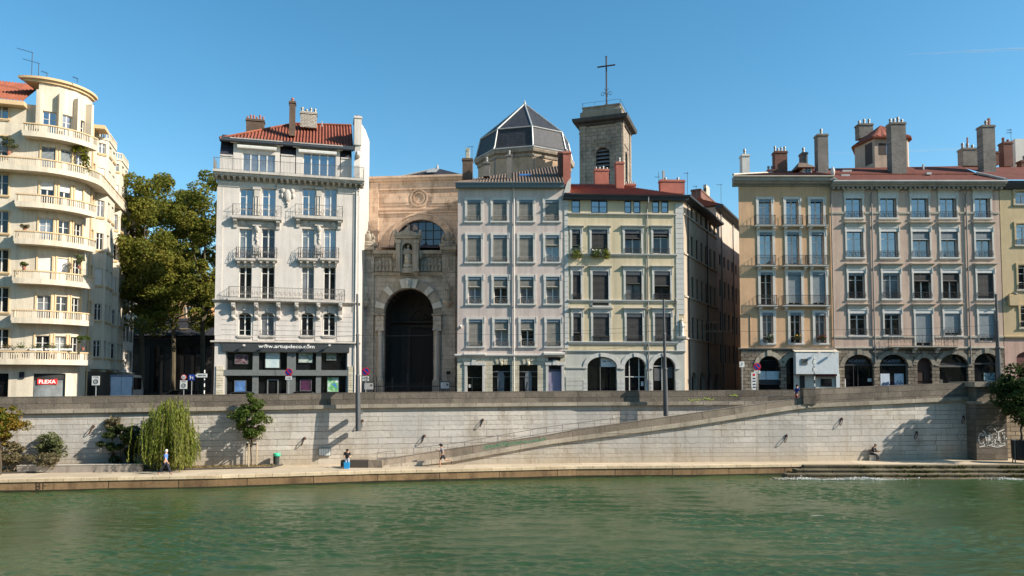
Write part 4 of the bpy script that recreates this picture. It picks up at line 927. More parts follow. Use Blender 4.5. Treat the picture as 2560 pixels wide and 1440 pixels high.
for i, (a, b, c, d, ar, _) in enumerate(AR):
    P = arch_pts(a,b,d-ar,ar,12); z = d-ar
    if i == 2:
        m = MB(); m.add([(a,.3,0),(b,.3,0)]+[(x,.3,zz) for x,zz in P[::-1]],[tuple(range(15))])
        for s_ in range(3): m.box(a+.1,(a+b)/2-.05,.24,.31,.3+s_*1.,1.1+s_*1.); m.box((a+b)/2+.05,b-.1,.24,.31,.3+s_*1.,1.1+s_*1.)
        B.mk(m, 'front_door', flat('door_brown', S(66,44,34))); continue
    m = MB(); m.add([(a,.4,0),(b,.4,0)]+[(x,.4,zz) for x,zz in P[::-1]],[tuple(range(15))]); sw = B.mk(m, 'shop_window', G_SHOP)
    m = MB(); zz = B.h(2200,912 if i < 2 else 909); m.box(a,b,.28,.39,zz-.08,zz+.08); m.box(a,a+.06,.28,.41,0,zz); m.box(b-.06,b,.28,.41,0,zz)
    if i == 0:
        for t in (.35,.5): m.box(a+(b-a)*t-.03,a+(b-a)*t+.03,.3,.41,0,zz)
    B.mk(m, 'shop_window_frame', SHOP_G if i == 1 else D_FRAME, sw)
    if i < 2:
        text_mesh('ACADEMIE', flat('lettering_dim', S(128,140,160)), 'lettering', sw, None, (a+b)/2, B.h(2200,902), .38, width=(b-a)*.6)
        q = MB(); um = (a+b)/2; zz2 = B.h(2200,907); [q.box(um+(k-2)*.26-.1,um+(k-2)*.26+.1,.375,.39,zz2-.03,zz2+.03) for k in range(5)]; B.mk(q, 'small_print', flat('lettering_dim2', S(80,90,108)), sw)
    q = MB()
    if i == 1:
        for x0, x1 in ((2206,2229),(2241,2264)): q.box(B.u(x0,950),B.u(x1,950),.36,.39,0,B.h(2215,934))
        B.mk(q, 'window_poster', flat('poster_pale_blue', S(196,206,220)), sw); q = MB(); r = random.Random(3)
        for k in range(14): x = B.u(2209+k*3.8,955); z0 = B.h(2215,962)+r.uniform(-.1,.25); q.tube([(x,.35,z0-.2),(x+.08,.35,z0+.2),(x+.14,.35,z0-.1)],.02,4)
        B.mk(q, 'poster_scrawl', flat('scrawl', S(40,50,90)), sw)
    elif i == 0: q.box(B.u(2112.5,950),B.u(2118,950),.34,.39,0,B.h(2115,947)); q.box(B.u(2174,950),B.u(2183,950),.34,.39,B.h(2178,954),B.h(2178,946)); B.mk(q, 'notice', PAPER, sw)
    elif i == 3:
        for k in range(3): q.box(a,b,.3-.1*k,.39-.1*k,zz-.1-.12*k,zz-.02-.1*k)
        q.box(B.u(2350,950),B.u(2362,950),.33,.39,.2,B.h(2355,949)); B.mk(q, 'window_awning', flat('awning_dull', S(92,90,84)), sw)
    else: q.box(B.u(2465,940),B.u(2493,940),.34,.39,B.h(2478,953),B.h(2478,932)); B.mk(q, 'window_poster', picmat('poster_teal', S(50,80,86), [S(150,170,170),S(40,60,66),S(110,140,140)], 2.5), sw)
balcony(B, 2228, 2396, 865.5, 869.5, .6, TAN_T, 1.05, 0, IRON, br=(2240,2288,2345,2391), scroll=1, pitch=.3, brh=.5)
m = MB(); z = B.h(2300,533); prev = 0
for c in range(6):
    a = prev; b = wu if c == 5 else H[c][0]-.2
    m.profx([(.02,z-.08),(-.08,z-.06),(-.1,z+.1),(.02,z+.12)], a+.02, b); prev = H[c][1]+.2 if c < 5 else 0
z = B.h(2300,843); prev = 0
for c in (0,1,2,3,4,5):
    a = prev; b = wu if c == 5 else H[15+c][0]-.2
    m.profx([(.02,z-.08),(-.08,z-.06),(-.1,z+.1),(.02,z+.12)], a+.02, b); prev = H[15+c][1]+.2 if c < 5 else 0
m.box(0,wu,-.08,.02,zl-.1,zl+.06); B.mk(m, 'string_course', TAN_T)
m = MB(); z0 = B.h(2300,472,-.1); z1 = B.h(2300,454,-.8)
m.box(-.1,wu+.05,-.16,.02,z0,z0+.28); m.profx([(.02,z1-.42),(-.6,z1-.4),(-.65,z1-.28),(-.85,z1-.2),(-.9,z1),(.02,z1+.02)], -.15, wu+.3)
k = 0
while k*.47 < wu+.1: m.box(-.05+k*.47,.17+k*.47,-.5,.0,z1-.62,z1-.405); k += 1
m.box(-.1,wu+.05,-.12,.02,z0+.28,z1-.421); B.mk(m, 'cornice', CORN_G)
m = MB(); vm = 3.2; vr = 6.; zz1 = B.h(2300,437,vm); m.add([(0,-.92,z1+.08),(wu+.3,-.92,z1+.08),(wu,vm,zz1),(0,vm,zz1)],[(0,1,2,3)]); m.add([(0,vm,zz1+.12),(wu,vm,zz1+.12),(wu,vr,B.h(2450,415,vr)),(0,vr,B.h(2100,422,vr))],[(0,1,2,3)]); m.box(0,wu,vm-.02,vm,zz1-.1,zz1+.12); B.mk(m, 'roof', TILE_FLAT)
m = MB(); m.box(-.15,wu+.3,-1.02,-.93,z1-.02,z1+.1); m.box(.0,.25,-.9,vm,z1+.1,z1+.3) if 0 else None
for x in (0.12, wu+.15): m.tube([(x,-.95,z1+.16),(x-.2,vm,zz1+.2)],.14,5)
B.mk(m, 'roof_flashing', ZINC)
for x in (2181,2418):
    m = MB(); u = B.u(x,650); m.tube([(u,-.5,z1-.45),(u,-.1,z0-.6),(u,-.1,zl-1.6)],.06,6); B.mk(m, 'drainpipe', PIPE_G)
for q in ((2228,305,2267,437,3.2,BR_GREY,4),(2457,312,2490,436,3.2,BR_GREY,1),(2147,308,2184,345,9.,BR_GREY,3),(2407,369,2444,414,7,BR_GREY,3),(2440,389,2457,414,7.4,BR_OLDRED,1),(2484,378,2498,412,7,BR_OLDRED,1)): chimney(B, *q[:5], q[5], q[6], POT_G, 1., poth=.55)
chimney(B, 2418,343,2421.5,371,7.3, POT, 0, POT, .2, cap=False, name='flue'); chimney(B, 2471,295,2477,312,3.6, POT, 0, POT, .3, cap=False, name='flue'); chimney(B, 2307,410,2312,424,4.5, ZINC, 0, POT, .2, cap=False, name='vent_pipe')
m = MB()
for q in ((2105,428,2128,432,4.2),(2102,439,2123,442,2.5),(2315,434,2327,437,2.6)): a, b, c, d = B.R(*q); m.box(a,b,q[4]-.15,q[4]+.3,c,d+.1)
B.mk(m, 'skylight', ZINC)
# octagonal roof room
uL, zB = B.hit(2134,424,6); uR = B.u(2282,424,6); zT = B.h(2210,335,5.5); cx_ = (uL+uR)/2; rr = (uR-uL)/2
uq = B.u(2137,400,9.2); RP = [(uq,9.2),(B.u(2187,400,6),6.),(uR-.5,6.),(uR,6.7),(uR+.6,11.5),(uq+1.4,11.5)]
m = MB(); m.prismz(RP, zB-1, zT); rm = B.mk(m, 'roof_room', M('room_plaster', S(178,160,146), streak=.5, stain=S(120,100,90)))
m = MB(); cxy = ((uq+uR)/2+.2, 8.4); za2 = B.h(2219,314,8.5); E_ = [(cxy[0]+(a-cxy[0])*1.12, cxy[1]+(b-cxy[1])*1.15) for a, b in RP]; n = len(E_)
for k in range(n):
    (a, b), (c, d) = E_[k], E_[(k+1) % n]; q = 10
    for t in range(q):
        p0 = (a+(c-a)*t/q, b+(d-b)*t/q); p1 = (a+(c-a)*(t+1)/q, b+(d-b)*(t+1)/q); h0 = .1 if t % 2 else 0; m.add([(*p0,zT-.2+h0),(*p1,zT-.2+.1-h0),(*cxy,za2)],[(0,1,2)])
m.prismz(E_, zT-.32, zT-.2); B.mk(m, 'room_roof', TILE_RED, rm)
w2 = lambda q: (B.M @ Vector((q[0],q[1],0))).to_2d(); CF = Fac(w2(RP[0]), w2(RP[1]), root=B); WD = flat('room_window_dark', S(62,50,48))
m = MB(); a, b, c, d = CF.R(2163,359,2181,412); m.box(a,b,-.02,.3,c,d); o_ = CF.mk(m, 'room_window', WD); m = MB(); a, b, c, d = B.R(2197,358,2214,387,6); m.box(a,b,5.98,6.3,c,d); B.mk(m, 'room_window', WD)
m = MB(); a, b, c, d = B.R(2215,359,2230,386,6); m.box(a,b,5.97,6.3,c,d); B.mk(m, 'room_shutter', flat('shutter_blue', S(110,140,180)))

# ================================================================== ochre house at the right edge
B = Fac((2514,72.5), (2760,72.5), name='ochre_house', label='ochre yellow house with arched windows, cut by the right edge behind the planted tree', cat='building')
wu = B.W; H = []
for x0, y0, x1, y1 in ((2537,478,2579,510),(2540,559,2582,612),(2545,662,2587,724),(2551,764,2592,819),(2630,478,2672,510),(2634,559,2676,612),(2638,662,2680,724),(2644,764,2684,819)):
    H.append(W(B, (x0,y0,x1,y1), W_FRAME, G_SKY if y0 < 600 else G_DARK, trans=(.35,.7), dep=.28, arch=.28, sur=OCH_P, surw=.18, sill=TAN_T, rail=.5 if y0 > 500 else 0, railm=IRON))
ztop = B.h(2550,455); m = MB(); a, b = B.u(2543,950), B.u(2640,950); hd = (a,b,0,B.h(2580,876),.7,.4); zl = B.h(2540,845)
wall(m, 0, wu, zl, ztop, H); shell(m, [(0,0),(wu,0),(wu,12),(0,12)], 0, ztop); B.mk(m, 'wall', OCH_P)
m = MB(); wall(m, 0, wu, 0, zl, [hd]); B.mk(m, 'ground_floor_wall', M('plaster_dull_pink', S(196,164,150), streak=.5)); m = MB(); m.quad((a,.3,0),(b,.3,0),(b,.3,hd[3]),(a,.3,hd[3])); m.box(a,b,.25,.3,2.6,2.7); B.mk(m, 'shop_window', flat('window_dull_red', S(98,56,52)))
m = MB(); z = B.h(2540,845); m.profx([(.02,z-.1),(-.15,z),(-.2,z+.15),(.02,z+.2)], .02, wu); z = B.h(2530,762); a, b, c, d = B.R(2521,738,2545,764,-.1); m.box(a,b,-.3,.02,c,d); B.mk(m, 'ledge', OCH_P)
m = MB(); m.profx([(.02,ztop-.8),(-.3,ztop-.7),(-.6,ztop-.3),(-.7,ztop-.05),(.02,ztop)], .35, wu); B.mk(m, 'cornice', GUTTER_D)
m = MB(); m.add([(.35,-.8,ztop+.02),(wu,-.8,ztop+.02),(wu,6,B.h(2540,418,6)),(.0,6,B.h(2540,418,6))],[(0,1,2,3)]); B.mk(m, 'roof', TILE_FLAT)
chimney(B, 2509,354,2533,415,7.5, BR_OLDRED, 2, POT, .9); chimney(B, 2553,400,2580,430,7, BR_OLDRED, 1, POT_G, .8); chimney(B, 2538,347,2600,416,9, WHT_T, 0, POT, 2., cap=False, name='gable_stack'); antenna(B, 2528,322,356,7.6, IRON, ((.1,.4),(.4,.5)))
m = MB(); u, z = B.hit(2533,735,-.5); m.tube([(u-.5,0,z-.6),(u-.3,-.3,z+.0),(u,-.6,z+.05)],.04,5); m.ell((u+.1,-.65,z),(.25,.15,.1)); B.mk(m, 'wall_lantern', IRON_G)

PORCH_SHADE = M('porch_shade_stone', (.05,.046,.042), streak=.5, stain=(.02,.019,.018), bump=.01)  # near-black base paints the deep shade of the porch into the stone
# ================================================================== church front
B = Fac((903,77.2), (1148,77.2), name='church', label='shaded ochre stone church front with an arched porch, columns and a statue niche', cat='church')
wu = B.W
h_ = lambda y: B.h(1020,y)
ua, ub = B.u(960,750), B.u(1084,750); zs = h_(785); zc = h_(720); ent = h_(681)
m = MB(); hole = (ua,ub,0,zc,zc-zs,4.2); wall(m, 0, wu, 0, h_(640), [hole], depth=4.2)
m.quad((0,0,0),(0,6,0),(0,6,h_(640)),(0,0,h_(640))); m.quad((wu,0,0),(wu,6,0),(wu,6,h_(640)),(wu,0,h_(640))); B.mk(m, 'porch_wall', PORCH_S)
m = MB(); m.quad((ua,4.2,0),(ub,4.2,0),(ub,4.2,zc),(ua,4.2,zc)); a, b = B.u(1013,880), B.u(1077,880); m.box(a-.5,a,3.9,4.22,0,h_(812)); m.box(b,b+.5,3.9,4.22,0,h_(812)); m.box(a-.6,b+.6,3.8,4.22,h_(812),h_(806))
P = arch_pts(a-.6,b+.6,h_(800),1.9,12); Q = arch_pts(a-.1,b+.1,h_(800),1.45,12)
for k in range(12): m.prism([P[k],Q[k],Q[k+1],P[k+1]],3.95,4.22)
relief(m, (a+b)/2, 4.1, h_(800), h_(775), 1.0, 5, 4, .15); m.box(ua,ub,3.7,4.23,h_(800)-.0,h_(795)); B.mk(m, 'inner_wall', PORCH_SHADE)
m = MB(); m.box(a,b,4.05,4.15,0,h_(812)); m.box((a+b)/2-.03,(a+b)/2+.03,4.02,4.1,0,h_(812)); B.mk(m, 'church_door', flat('door_shade_dark', (.012,.011,.01)))  # door colour taken to near-black to carry the porch shade
m = MB()      # steps
for i in range(6): m.box(ua+.3,ub-.3,.6+i*.45,4.15,i*.17,(i+1)*.17)
B.mk(m, 'porch_steps', PORCH_S)
m = MB(); P = arch_pts(ua+.02,ub-.02,zs,zc-zs-.02,14)
m.quad((ua+.02,.9,0),(ua+.02,4.19,0),(ua+.02,4.19,zs),(ua+.02,.9,zs)); m.quad((ub-.02,.9,0),(ub-.02,4.19,0),(ub-.02,4.19,zs),(ub-.02,.9,zs))
for (x0,y0),(x1,y1) in zip(P,P[1:]): m.quad((x0,.9,y0),(x1,.9,y1),(x1,4.19,y1),(x0,4.19,y0))
B.mk(m, 'vault_shade', PORCH_SHADE)  # dark sheet over the porch sides and arch, painting in their shade
# pilasters, entablature, cornice
m = MB()
for x0, x1 in ((902,935),(1106,1138)):
    u0, u1 = B.u(x0,800), B.u(x1,800); m.box(u0,u1,-.3,.02,0,h_(640)); 
for x0, x1 in ((902,935),(1106,1138)):
    u0, u1 = B.u(x0,800), B.u(x1,800); m.box(u0-.06,u1+.06,-.4,.03,h_(787),h_(782)); m.box(u0-.05,u1+.05,-.36,.03,0,.9)
B.mk(m, 'pilaster', CHURCH_S if 0 else PORCH_S)
m = MB()
m.profx([(.02,h_(690)),(-.2,h_(689)),(-.25,h_(684)),(-.35,h_(681)),(.02,h_(680))], 0, wu)
z0, z1 = h_(642), h_(628)
m.profx([(.02,z0-.02),(-.2,z0),(-.25,z0+.2),(-.55,z0+.25),(-.62,z1),(.02,z1)], B.u(935), B.u(1106)); k = B.u(937)
while k < B.u(1104): m.box(k,k+.12,-.36,-.2,z0-.05,z0+.19); k += .3
for x0, x1 in ((899,938),(1102,1142)):
    u0, u1 = B.u(x0,630), B.u(x1,630); z2 = h_(634); m.box(u0+.1,u1-.1,-.36,.02,h_(642),z2); m.profx([(.02,z2-.02),(-.4,z2),(-.45,z2+.2),(-.7,z2+.3),(-.75,h_(619)),(.02,h_(618))], u0, u1)
    k = u0+.05
    while k < u1-.1: m.box(k,k+.07,-.5,-.36,z2-.12,z2-.02); k += .14
B.mk(m, 'entablature', CARVED)
m = MB(); relief(m, B.u(918), -.32, h_(676), h_(648), .4, 5, 1); m.box(B.u(908),B.u(928),-.36,-.28,h_(673),h_(650)); relief(m, B.u(1122), -.32, h_(676), h_(648), .4, 5, 2); m.box(B.u(1112),B.u(1132),-.36,-.28,h_(673),h_(650)); B.mk(m, 'coat_of_arms', CARVED)
for x in (921,1121):
    m = MB(); u = B.u(x,600); z0 = h_(618); m.box(u-.9,u+.9,-.6,.3,z0,z0+.25); m.lathe(u,-.1,[(.75,z0+.25),(.6,z0+.5),(.5,z0+.6)],12,1,.5); m.ell((u,-.1,z0+1.0),(.42,.25,.5),10,8)
    for s_ in (-1,1): m.ell((u+s_*.5,-.1,z0+.55),(.25,.2,.25)); m.ell((u+s_*.42,-.1,z0+1.15),(.16,.16,.3)); m.ell((u+s_*.62,-.1,z0+.9),(.1,.1,.3))
    m.ell((u,-.12,z0+1.55),(.2,.16,.16)); B.mk(m, 'carved_finial', CARVED, smooth=True)
def figure(m, u, v, z0, h, s=1., seed=0, lean=0.):
    r = random.Random(seed); w = h*.15
    m.lathe(u, v, [(w*1.0,z0),(w*1.1,z0+h*.1),(w*.85,z0+h*.35),(w*.75,z0+h*.5),(w*1.05,z0+h*.68),(w*.95,z0+h*.78),(w*.35,z0+h*.85)], 9, 1, .7)
    m.ell((u+lean*.2, v-.03, z0+h*.92), (w*.45,w*.45,h*.085))
    sd_ = r.choice((-1,1)); m.tube([(u+sd_*w*.95,v,z0+h*.75),(u+sd_*w*1.2,v-.1,z0+h*.55),(u+sd_*w*.2,v-.2,z0+h*.6)], w*.25, 5); m.tube([(u-sd_*w*.95,v,z0+h*.75),(u-sd_*w*1.1,v-.05,z0+h*.5),(u-sd_*w*.6,v-.15,z0+h*.38)], w*.25, 5)
    for k in range(3): x = u+(k-1)*w*.6; m.tube([(x,v-w*.62,z0+h*.05),(x+w*.15,v-w*.55,z0+h*.5)], w*.12, 4)
for x0, x1, nf in ((937,992,6),(1051,1104,6)):
    m = MB(); u0, u1 = B.u(x0,660), B.u(x1,660); m.box(u0,u1,-.08,.02,h_(680),h_(643)); 
    for i in range(nf): figure(m, u0+(u1-u0)*(i+.5)/nf, -.12, h_(679), (h_(646)-h_(679))*(.8+.2*((i*7+x0) % 3)/2), seed=i+x0)
    B.mk(m, 'figure_frieze', CARVED, smooth=False)
# aedicule with niche statue
m = MB(); u0, u1 = B.u(992,640), B.u(1049,640); n0, n1 = B.u(1008,640), B.u(1033,640); zb, zt = h_(684), h_(600)
hol = (n0,n1,h_(672),h_(610),(n1-n0)/2,.9)
q = MB(); wall(m, u0, u1, zb, zt, [hol], v=-.75, depth=.9); m.quad((u0,-.75,zb),(u0,.5,zb),(u0,.5,zt),(u0,-.75,zt)); m.quad((u1,-.75,zb),(u1,.5,zb),(u1,.5,zt),(u1,-.75,zt)); m.quad((n0,.15,zb),(n1,.15,zb),(n1,.15,zt),(n0,.15,zt))
for x0, x1 in ((993,1003),(1038,1048)):
    a, b = B.u(x0,640), B.u(x1,640); m.box(a,b,-.92,-.72,h_(674),h_(612)); m.box(a-.08,b+.08,-.98,-.7,h_(612),h_(603)); m.box(a-.08,b+.08,-1.0,-.7,h_(682),h_(674)); m.profx([(-.72,h_(692)),(-.8,h_(690)),(-.95,h_(684)),(-.72,h_(683))],a,b)
m.box(u0-.12,u1+.12,-1.0,.4,zt+.005,h_(594)); uc = (u0+u1)/2
m.prism([(u0-.2,h_(594)),(u1+.2,h_(594)),(u1+.2,h_(591.5)),(uc,h_(578)),(u0-.2,h_(591.5))],-1.1,.3); m.prism([(u0+.25,h_(592)),(u1-.25,h_(592)),(uc,h_(582))],-1.14,-1.09)
for s_ in (-1,1): m.ell((uc+s_*(u1-u0)*.55,-.5,h_(588)),(.22,.22,.5)); m.ell((uc+s_*(u1-u0)*.52,-.5,h_(600)),(.3,.22,.35)); m.ell((uc+s_*(u1-u0)*.56,-.4,h_(640)),(.2,.2,.4))
m.lathe(uc,-.4,[(.3,h_(579)),(.12,h_(575)),(.16,h_(573)),(.04,h_(569))],8); m.box(uc-.04,uc+.04,-.44,-.36,h_(570),h_(560)); m.box(uc-.22,uc+.22,-.44,-.36,h_(565),h_(563.5)); B.mk(m, 'aedicule', CARVED)
m = MB(); zz = h_(671); m.box(uc-.5,uc+.5,-.6,.1,zz,zz+.35); zz += .35; m.lathe(uc,-.25,[(.5,zz),(.48,zz+.5),(.42,zz+.9),(.3,zz+1.3),(.33,zz+1.55),(.12,zz+1.75)],10,1,.75); m.ell((uc+.05,-.3,zz+1.93),(.16,.17,.2)); m.tube([(uc-.3,-.4,zz+.55),(uc-.15,-.6,zz+.7),(uc+.3,-.55,zz+.6)],.14,6); m.lathe(uc-.3,-.4,[(.16,zz+1.0),(.17,zz+1.3),(.1,zz+1.5)],8); m.ell((uc-.3,-.42,zz+1.62),(.11,.11,.13)); B.mk(m, 'statue', CARVED_L, smooth=True)
# voussoir arch
m = MB(); m2 = MB(); N_ = 17; R0 = (ub-ua)/2; hR = zc-zs; uo = B.u(936.5,750); ho = h_(697.5)-zs; uc = (ua+ub)/2; Ro = uc-uo
for i in range(N_):
    t0, t1 = math.pi*i/N_, math.pi*(i+1)/N_; pr = i in (1,4,8,12,15) or i in (6,10)
    pr = i % 3 == 1 and i not in () 
    ri, ro = (R0, 1.) , 0
    def pt(t, R, Hh): return (uc-R*math.cos(t), zs+Hh*math.sin(t))
    mm, d = (m2, .32) if i in (1,4,7,9,12,15) or i == 8 else (m, .16)
    n_ = 3
    for k in range(n_):
        ta, tb = t0+(t1-t0)*k/n_, t0+(t1-t0)*(k+1)/n_
        mm.prism([pt(ta,R0+.01,hR+.01),pt(tb,R0+.01,hR+.01),pt(tb,Ro,ho),pt(ta,Ro,ho)][::-1], -d, .03)
B.mk(m, 'arch_voussoir', CARVED); B.mk(m2, 'arch_block', VOUSS)
m = MB(); a, b, c, d = B.R(1013,696,1028,720,-.3); m.prism([(a+.1,c),(b-.1,c),(b,d),(a,d)],-.5,0); m.ell(((a+b)/2,-.45,(c+d)/2),(.2,.2,.4)); B.mk(m, 'keystone', VOUSS)
for x0, x1 in ((941,959),(1085,1102)):
    u0, u1 = B.u(x0,880), B.u(x1,880); uc_ = (u0+u1)/2; m = MB()
    m.box(uc_-.42,uc_+.42,-.5,.3,h_(818),h_(790)); m.profx([(.02,h_(790)),(-.55,h_(789)),(-.65,h_(786)),(.02,h_(785))],uc_-.55,uc_+.55); B.mk(m, 'column_pier', PORCH_S); m = MB(); m.box(uc_-.46,uc_+.46,-.54,.3,0,h_(951)); B.mk(m, 'pedestal', PORCH_S)
    m = MB(); zb_, zt_ = h_(951), h_(825); prof = [(.36,zb_),(.36,zb_+.12),(.31,zb_+.2),(.3,zb_+.4),(.29,zb_+1.6),(.245,zt_-.1)]; m.lathe(uc_,-.14,prof,16)
    m.box(uc_-.42,uc_+.42,-.5,.25,zt_+.1,h_(818)-.001)
    for s_ in (-1,1): m.tube([(uc_+s_*.34,-.52,zt_+.02),(uc_+s_*.34,.2,zt_+.02)],.13,10)
    m.box(uc_-.3,uc_+.3,-.45,.2,zt_-.1,zt_+.1); B.mk(m, 'column', M('column_stone', S(186,178,168), streak=.4, stain=S(110,104,98)))
for x, w_ in ((914.5,'robed man with a child on the left pilaster'),(1122.5,'')):
    m = MB(); u = B.u(x,735); z0, z1 = h_(757), h_(708); figure(m, u, -.6, z0+.15, z1-z0-.15, seed=3 if x < 1000 else 8); m.lathe(u,-.5,[(.1,z0-.55),(.2,z0-.35),(.45,z0-.05),(.48,z0+.12),(.3,z0+.15)],10); B.mk(m, 'statue', CARVED_L if x < 1000 else CARVED, smooth=True)
m = MB(); a, b, c, d = B.R(1116,928,1126,936,-.31); m.box(a,b,-.34,-.29,c,d); B.mk(m, 'plaque', BLACK)
# roof of the porch and the tall wall behind
m = MB(); z = h_(619); m.add([(B.u(935),.1,z),(wu,.1,z),(wu,4.2,z+1.2),(B.u(935),4.2,z+.8)],[(0,1,2,3)]); B.mk(m, 'porch_roof', SLATE)
UW = Fac(xy(918,81.2), xy(1175,80.), root=B); uh = lambda x, y: UW.h(x, y)
ca, cb = UW.u(986,600), UW.u(1120,600); cs = uh(1053,613); cc = uh(1053,549); w2 = UW.W; zt = uh(1040,440)
m = MB(); wall(m, 0, w2, 12.4, zt, [(ca,cb,cs-1.6,cc,cc-cs,.5)]); m.quad((0,0,zt),(w2,0,zt),(w2,12,zt),(0,12,zt)); m.quad((0,0,12.4),(0,12,12.4),(0,12,zt),(0,0,zt)); UW.mk(m, 'upper_wall', CHURCH_S)
m = MB(); P = arch_pts(ca,cb,cs,cc-cs,20); Q = arch_pts(ca-.75,cb+.75,cs,cc-cs+.75,20); Q2 = arch_pts(ca-.55,cb+.55,cs,cc-cs+.55,20)
for k in range(20): m.prism([P[k],P[k+1],Q2[k+1],Q2[k]][::-1],-.12,.02); m.prism([Q2[k],Q2[k+1],Q[k+1],Q[k]][::-1],-.2,.02)
for y0, y1, d in ((533,529,.12),(525,521,.1),(474,470,.12)):
    z0, z1 = uh(1040,y0), uh(1040,y1); m.box(UW.u(948,500),w2,-d,.02,z0,z1)
z0 = uh(1040,452); m.profx([(.02,z0-.1),(-.2,z0),(-.3,z0+.2),(-.4,z0+.3),(-.4,zt-.02),(.02,zt+.05)], 0, w2); m.box(0,UW.u(947,500),-.12,.025,12.4,z0-.1)
cx0, cz0 = UW.hit(1048,495); 
for r0, r1, d in ((.52,.66,.08),(.85,1.0,.1)):
    for k in range(24):
        t0, t1 = 2*math.pi*k/24, 2*math.pi*(k+1)/24; m.prism([(cx0+r0*math.cos(t0),cz0+r0*math.sin(t0)),(cx0+r1*math.cos(t0),cz0+r1*math.sin(t0)),(cx0+r1*math.cos(t1),cz0+r1*math.sin(t1)),(cx0+r0*math.cos(t1),cz0+r0*math.sin(t1))],-d,.02)
for x0, x1 in ((954,1024),(1074,1150)): a, b, c, d = UW.R(x0,484,x1,514); m.box(a,b,-.06,.02,c,d)
for x0, x1 in ((960,1018),(1080,1150)): a, b, c, d = UW.R(x0,488,x1,508); m.box(a,b,-.11,.02,c,d)
UW.mk(m, 'wall_moulding', CHURCH_S)
m = MB(); P = arch_pts(ca,cb,cs,cc-cs,20); m.add([(ca,.4,cs-1.6),(cb,.4,cs-1.6)]+[(x,.4,z) for x,z in P[::-1]],[tuple(range(23))]); gw = UW.mk(m, 'lunette_window', glassM('lunette_glass',(.02,.025,.05),1.9))
m = MB(); n = 7
for i in range(1,n):
    x = ca+(cb-ca)*i/n; zz = cs+(cc-cs)*math.sqrt(max(0,1-((x-(ca+cb)/2)/((cb-ca)/2))**2)); m.box(x-.035,x+.035,.32,.42,cs-1.6,zz)
for i in range(5): 
    z = cs-1.2+i*.95; hw = (cb-ca)/2*math.sqrt(max(0,1-max(0,(z-cs)/(cc-cs))**2)); m.box((ca+cb)/2-hw,(ca+cb)/2+hw,.33,.41,z-.03,z+.03)
UW.mk(m, 'glazing_bar', BLACK, gw)
m = MB(); v = 4; a = UW.hit(975,441,v); b = UW.hit(1165,431,v); t = UW.hit(1087,411,v); m.add([(a[0],v,a[1]-.3),(b[0]+1,v,b[1]-.6),(t[0],v+1.6,t[1])],[(0,1,2)]); UW.mk(m, 'roof', SLATE)
m = MB(); m.tube([(a[0],v-.05,a[1]-.28),(t[0],v+1.55,t[1])],.09,5); m.tube([(t[0],v+1.5,t[1]-.1),(t[0],v+1.5,t[1]+.35)],.14,6); a2, b2, c2, d2 = UW.R(1070,420,1096,432,v+.6); m.add([(a2-.2,v+.35,c2),(b2-.2,v+.35,c2),(b2+.1,v+.9,d2),(a2+.1,v+.9,d2)],[(0,1,2,3)]); UW.mk(m, 'roof_light', ZINC)
# fence in front of the church (its own thing)
fo = B.a-Vector((0,0)); FN = Fac(B.a+Vector((.3,-1.6)), B.b+Vector((0,-1.6)), name='church_fence', label='dark spiked iron fence across the foot of the church porch', cat='fence')
m = MB(); L_ = FN.W
m.tube([(0,0,.35),(L_,0,.35)],.025,4); m.tube([(0,0,1.75),(L_,0,1.75)],.03,4)
k = 0
while k*.2 < L_: x = k*.2; m.tube([(x,0,.1),(x,0,2.05 if k % 8 else 2.5),(x,0,2.15 if k % 8 else 2.75)],[.018,.018,.003] if k % 8 else [.04,.04,.005],4,False); k += 1
x = FN.u(1019,940); m.box(x-.03,x+.03,-.03,.03,1.7,3.0); m.box(x-.25,x+.25,-.025,.025,2.55,2.61); FN.mk(m, 'railing', IRON)
m = MB()
for x in (.02, L_*.26, L_*.74, L_-.02): m.box(x-.16,x+.16,-.16,.16,-.0,.3)
FN.mk(m, 'fence_footing', PORCH_S)
for q, lb in (((909,956,935,975),'white notice board on the fence by the left church pilaster'),((1100,954,1125,973),'white framed notice board on the fence right of the porch steps')):
    a, b, c, d = FN.R(*q, -.15); t = thing('notice_board', lb, 'notice board', tuple((FN.M@Vector(((a+b)/2,-.15,c)))), math.atan2(FN.d.y,FN.d.x), 'church notice boards'); w_ = (b-a)/2
    m = MB(); m.box(-w_,w_,-.05,.03,0,d-c); m.build('frame', D_FRAME, t); m = MB(); m.box(-w_+.06,w_-.06,-.07,-.052,.06,d-c-.06); m.build('board', PAPER, t); m = MB(); m.box(w_*.3,w_*.7,-.075,-.069,(d-c)*.45,(d-c)*.75); m.build('poster', SHOP_G, t)

# ================================================================== bell tower
TW = Fac((1452,98.6), (1560,96.7), name='bell_tower', label='square stone bell tower with a louvred arch and tall iron cross on top', cat='tower')
w_ = TW.W; th = lambda y, x=1520: TW.h(x, y)
a, b = TW.u(1489,395), TW.u(1524,395); zc_ = th(309); hole = (a,b,th(452),th(366.7),(b-a)/2,.6)
m = MB(); wall(m, 0, w_, 2, zc_, [hole], depth=.6); SDT = 6.0
hs2 = (2.1,3.7,th(452),th(366.7),.8,.6)
sdw = Fac(TW.b, TW.b-TW.n*SDT, root=TW)
m.quad((w_,SDT,2),(0,SDT,2),(0,SDT,zc_),(w_,SDT,zc_)); m.quad((0,SDT,2),(0,0,2),(0,0,zc_),(0,SDT,zc_)); TW.mk(m, 'wall', TOWER_S)
m = MB(); wall(m, 0, SDT, 2, zc_, [hs2], depth=.6); sdw.mk(m, 'side_wall', TOWER_S)
m = MB()
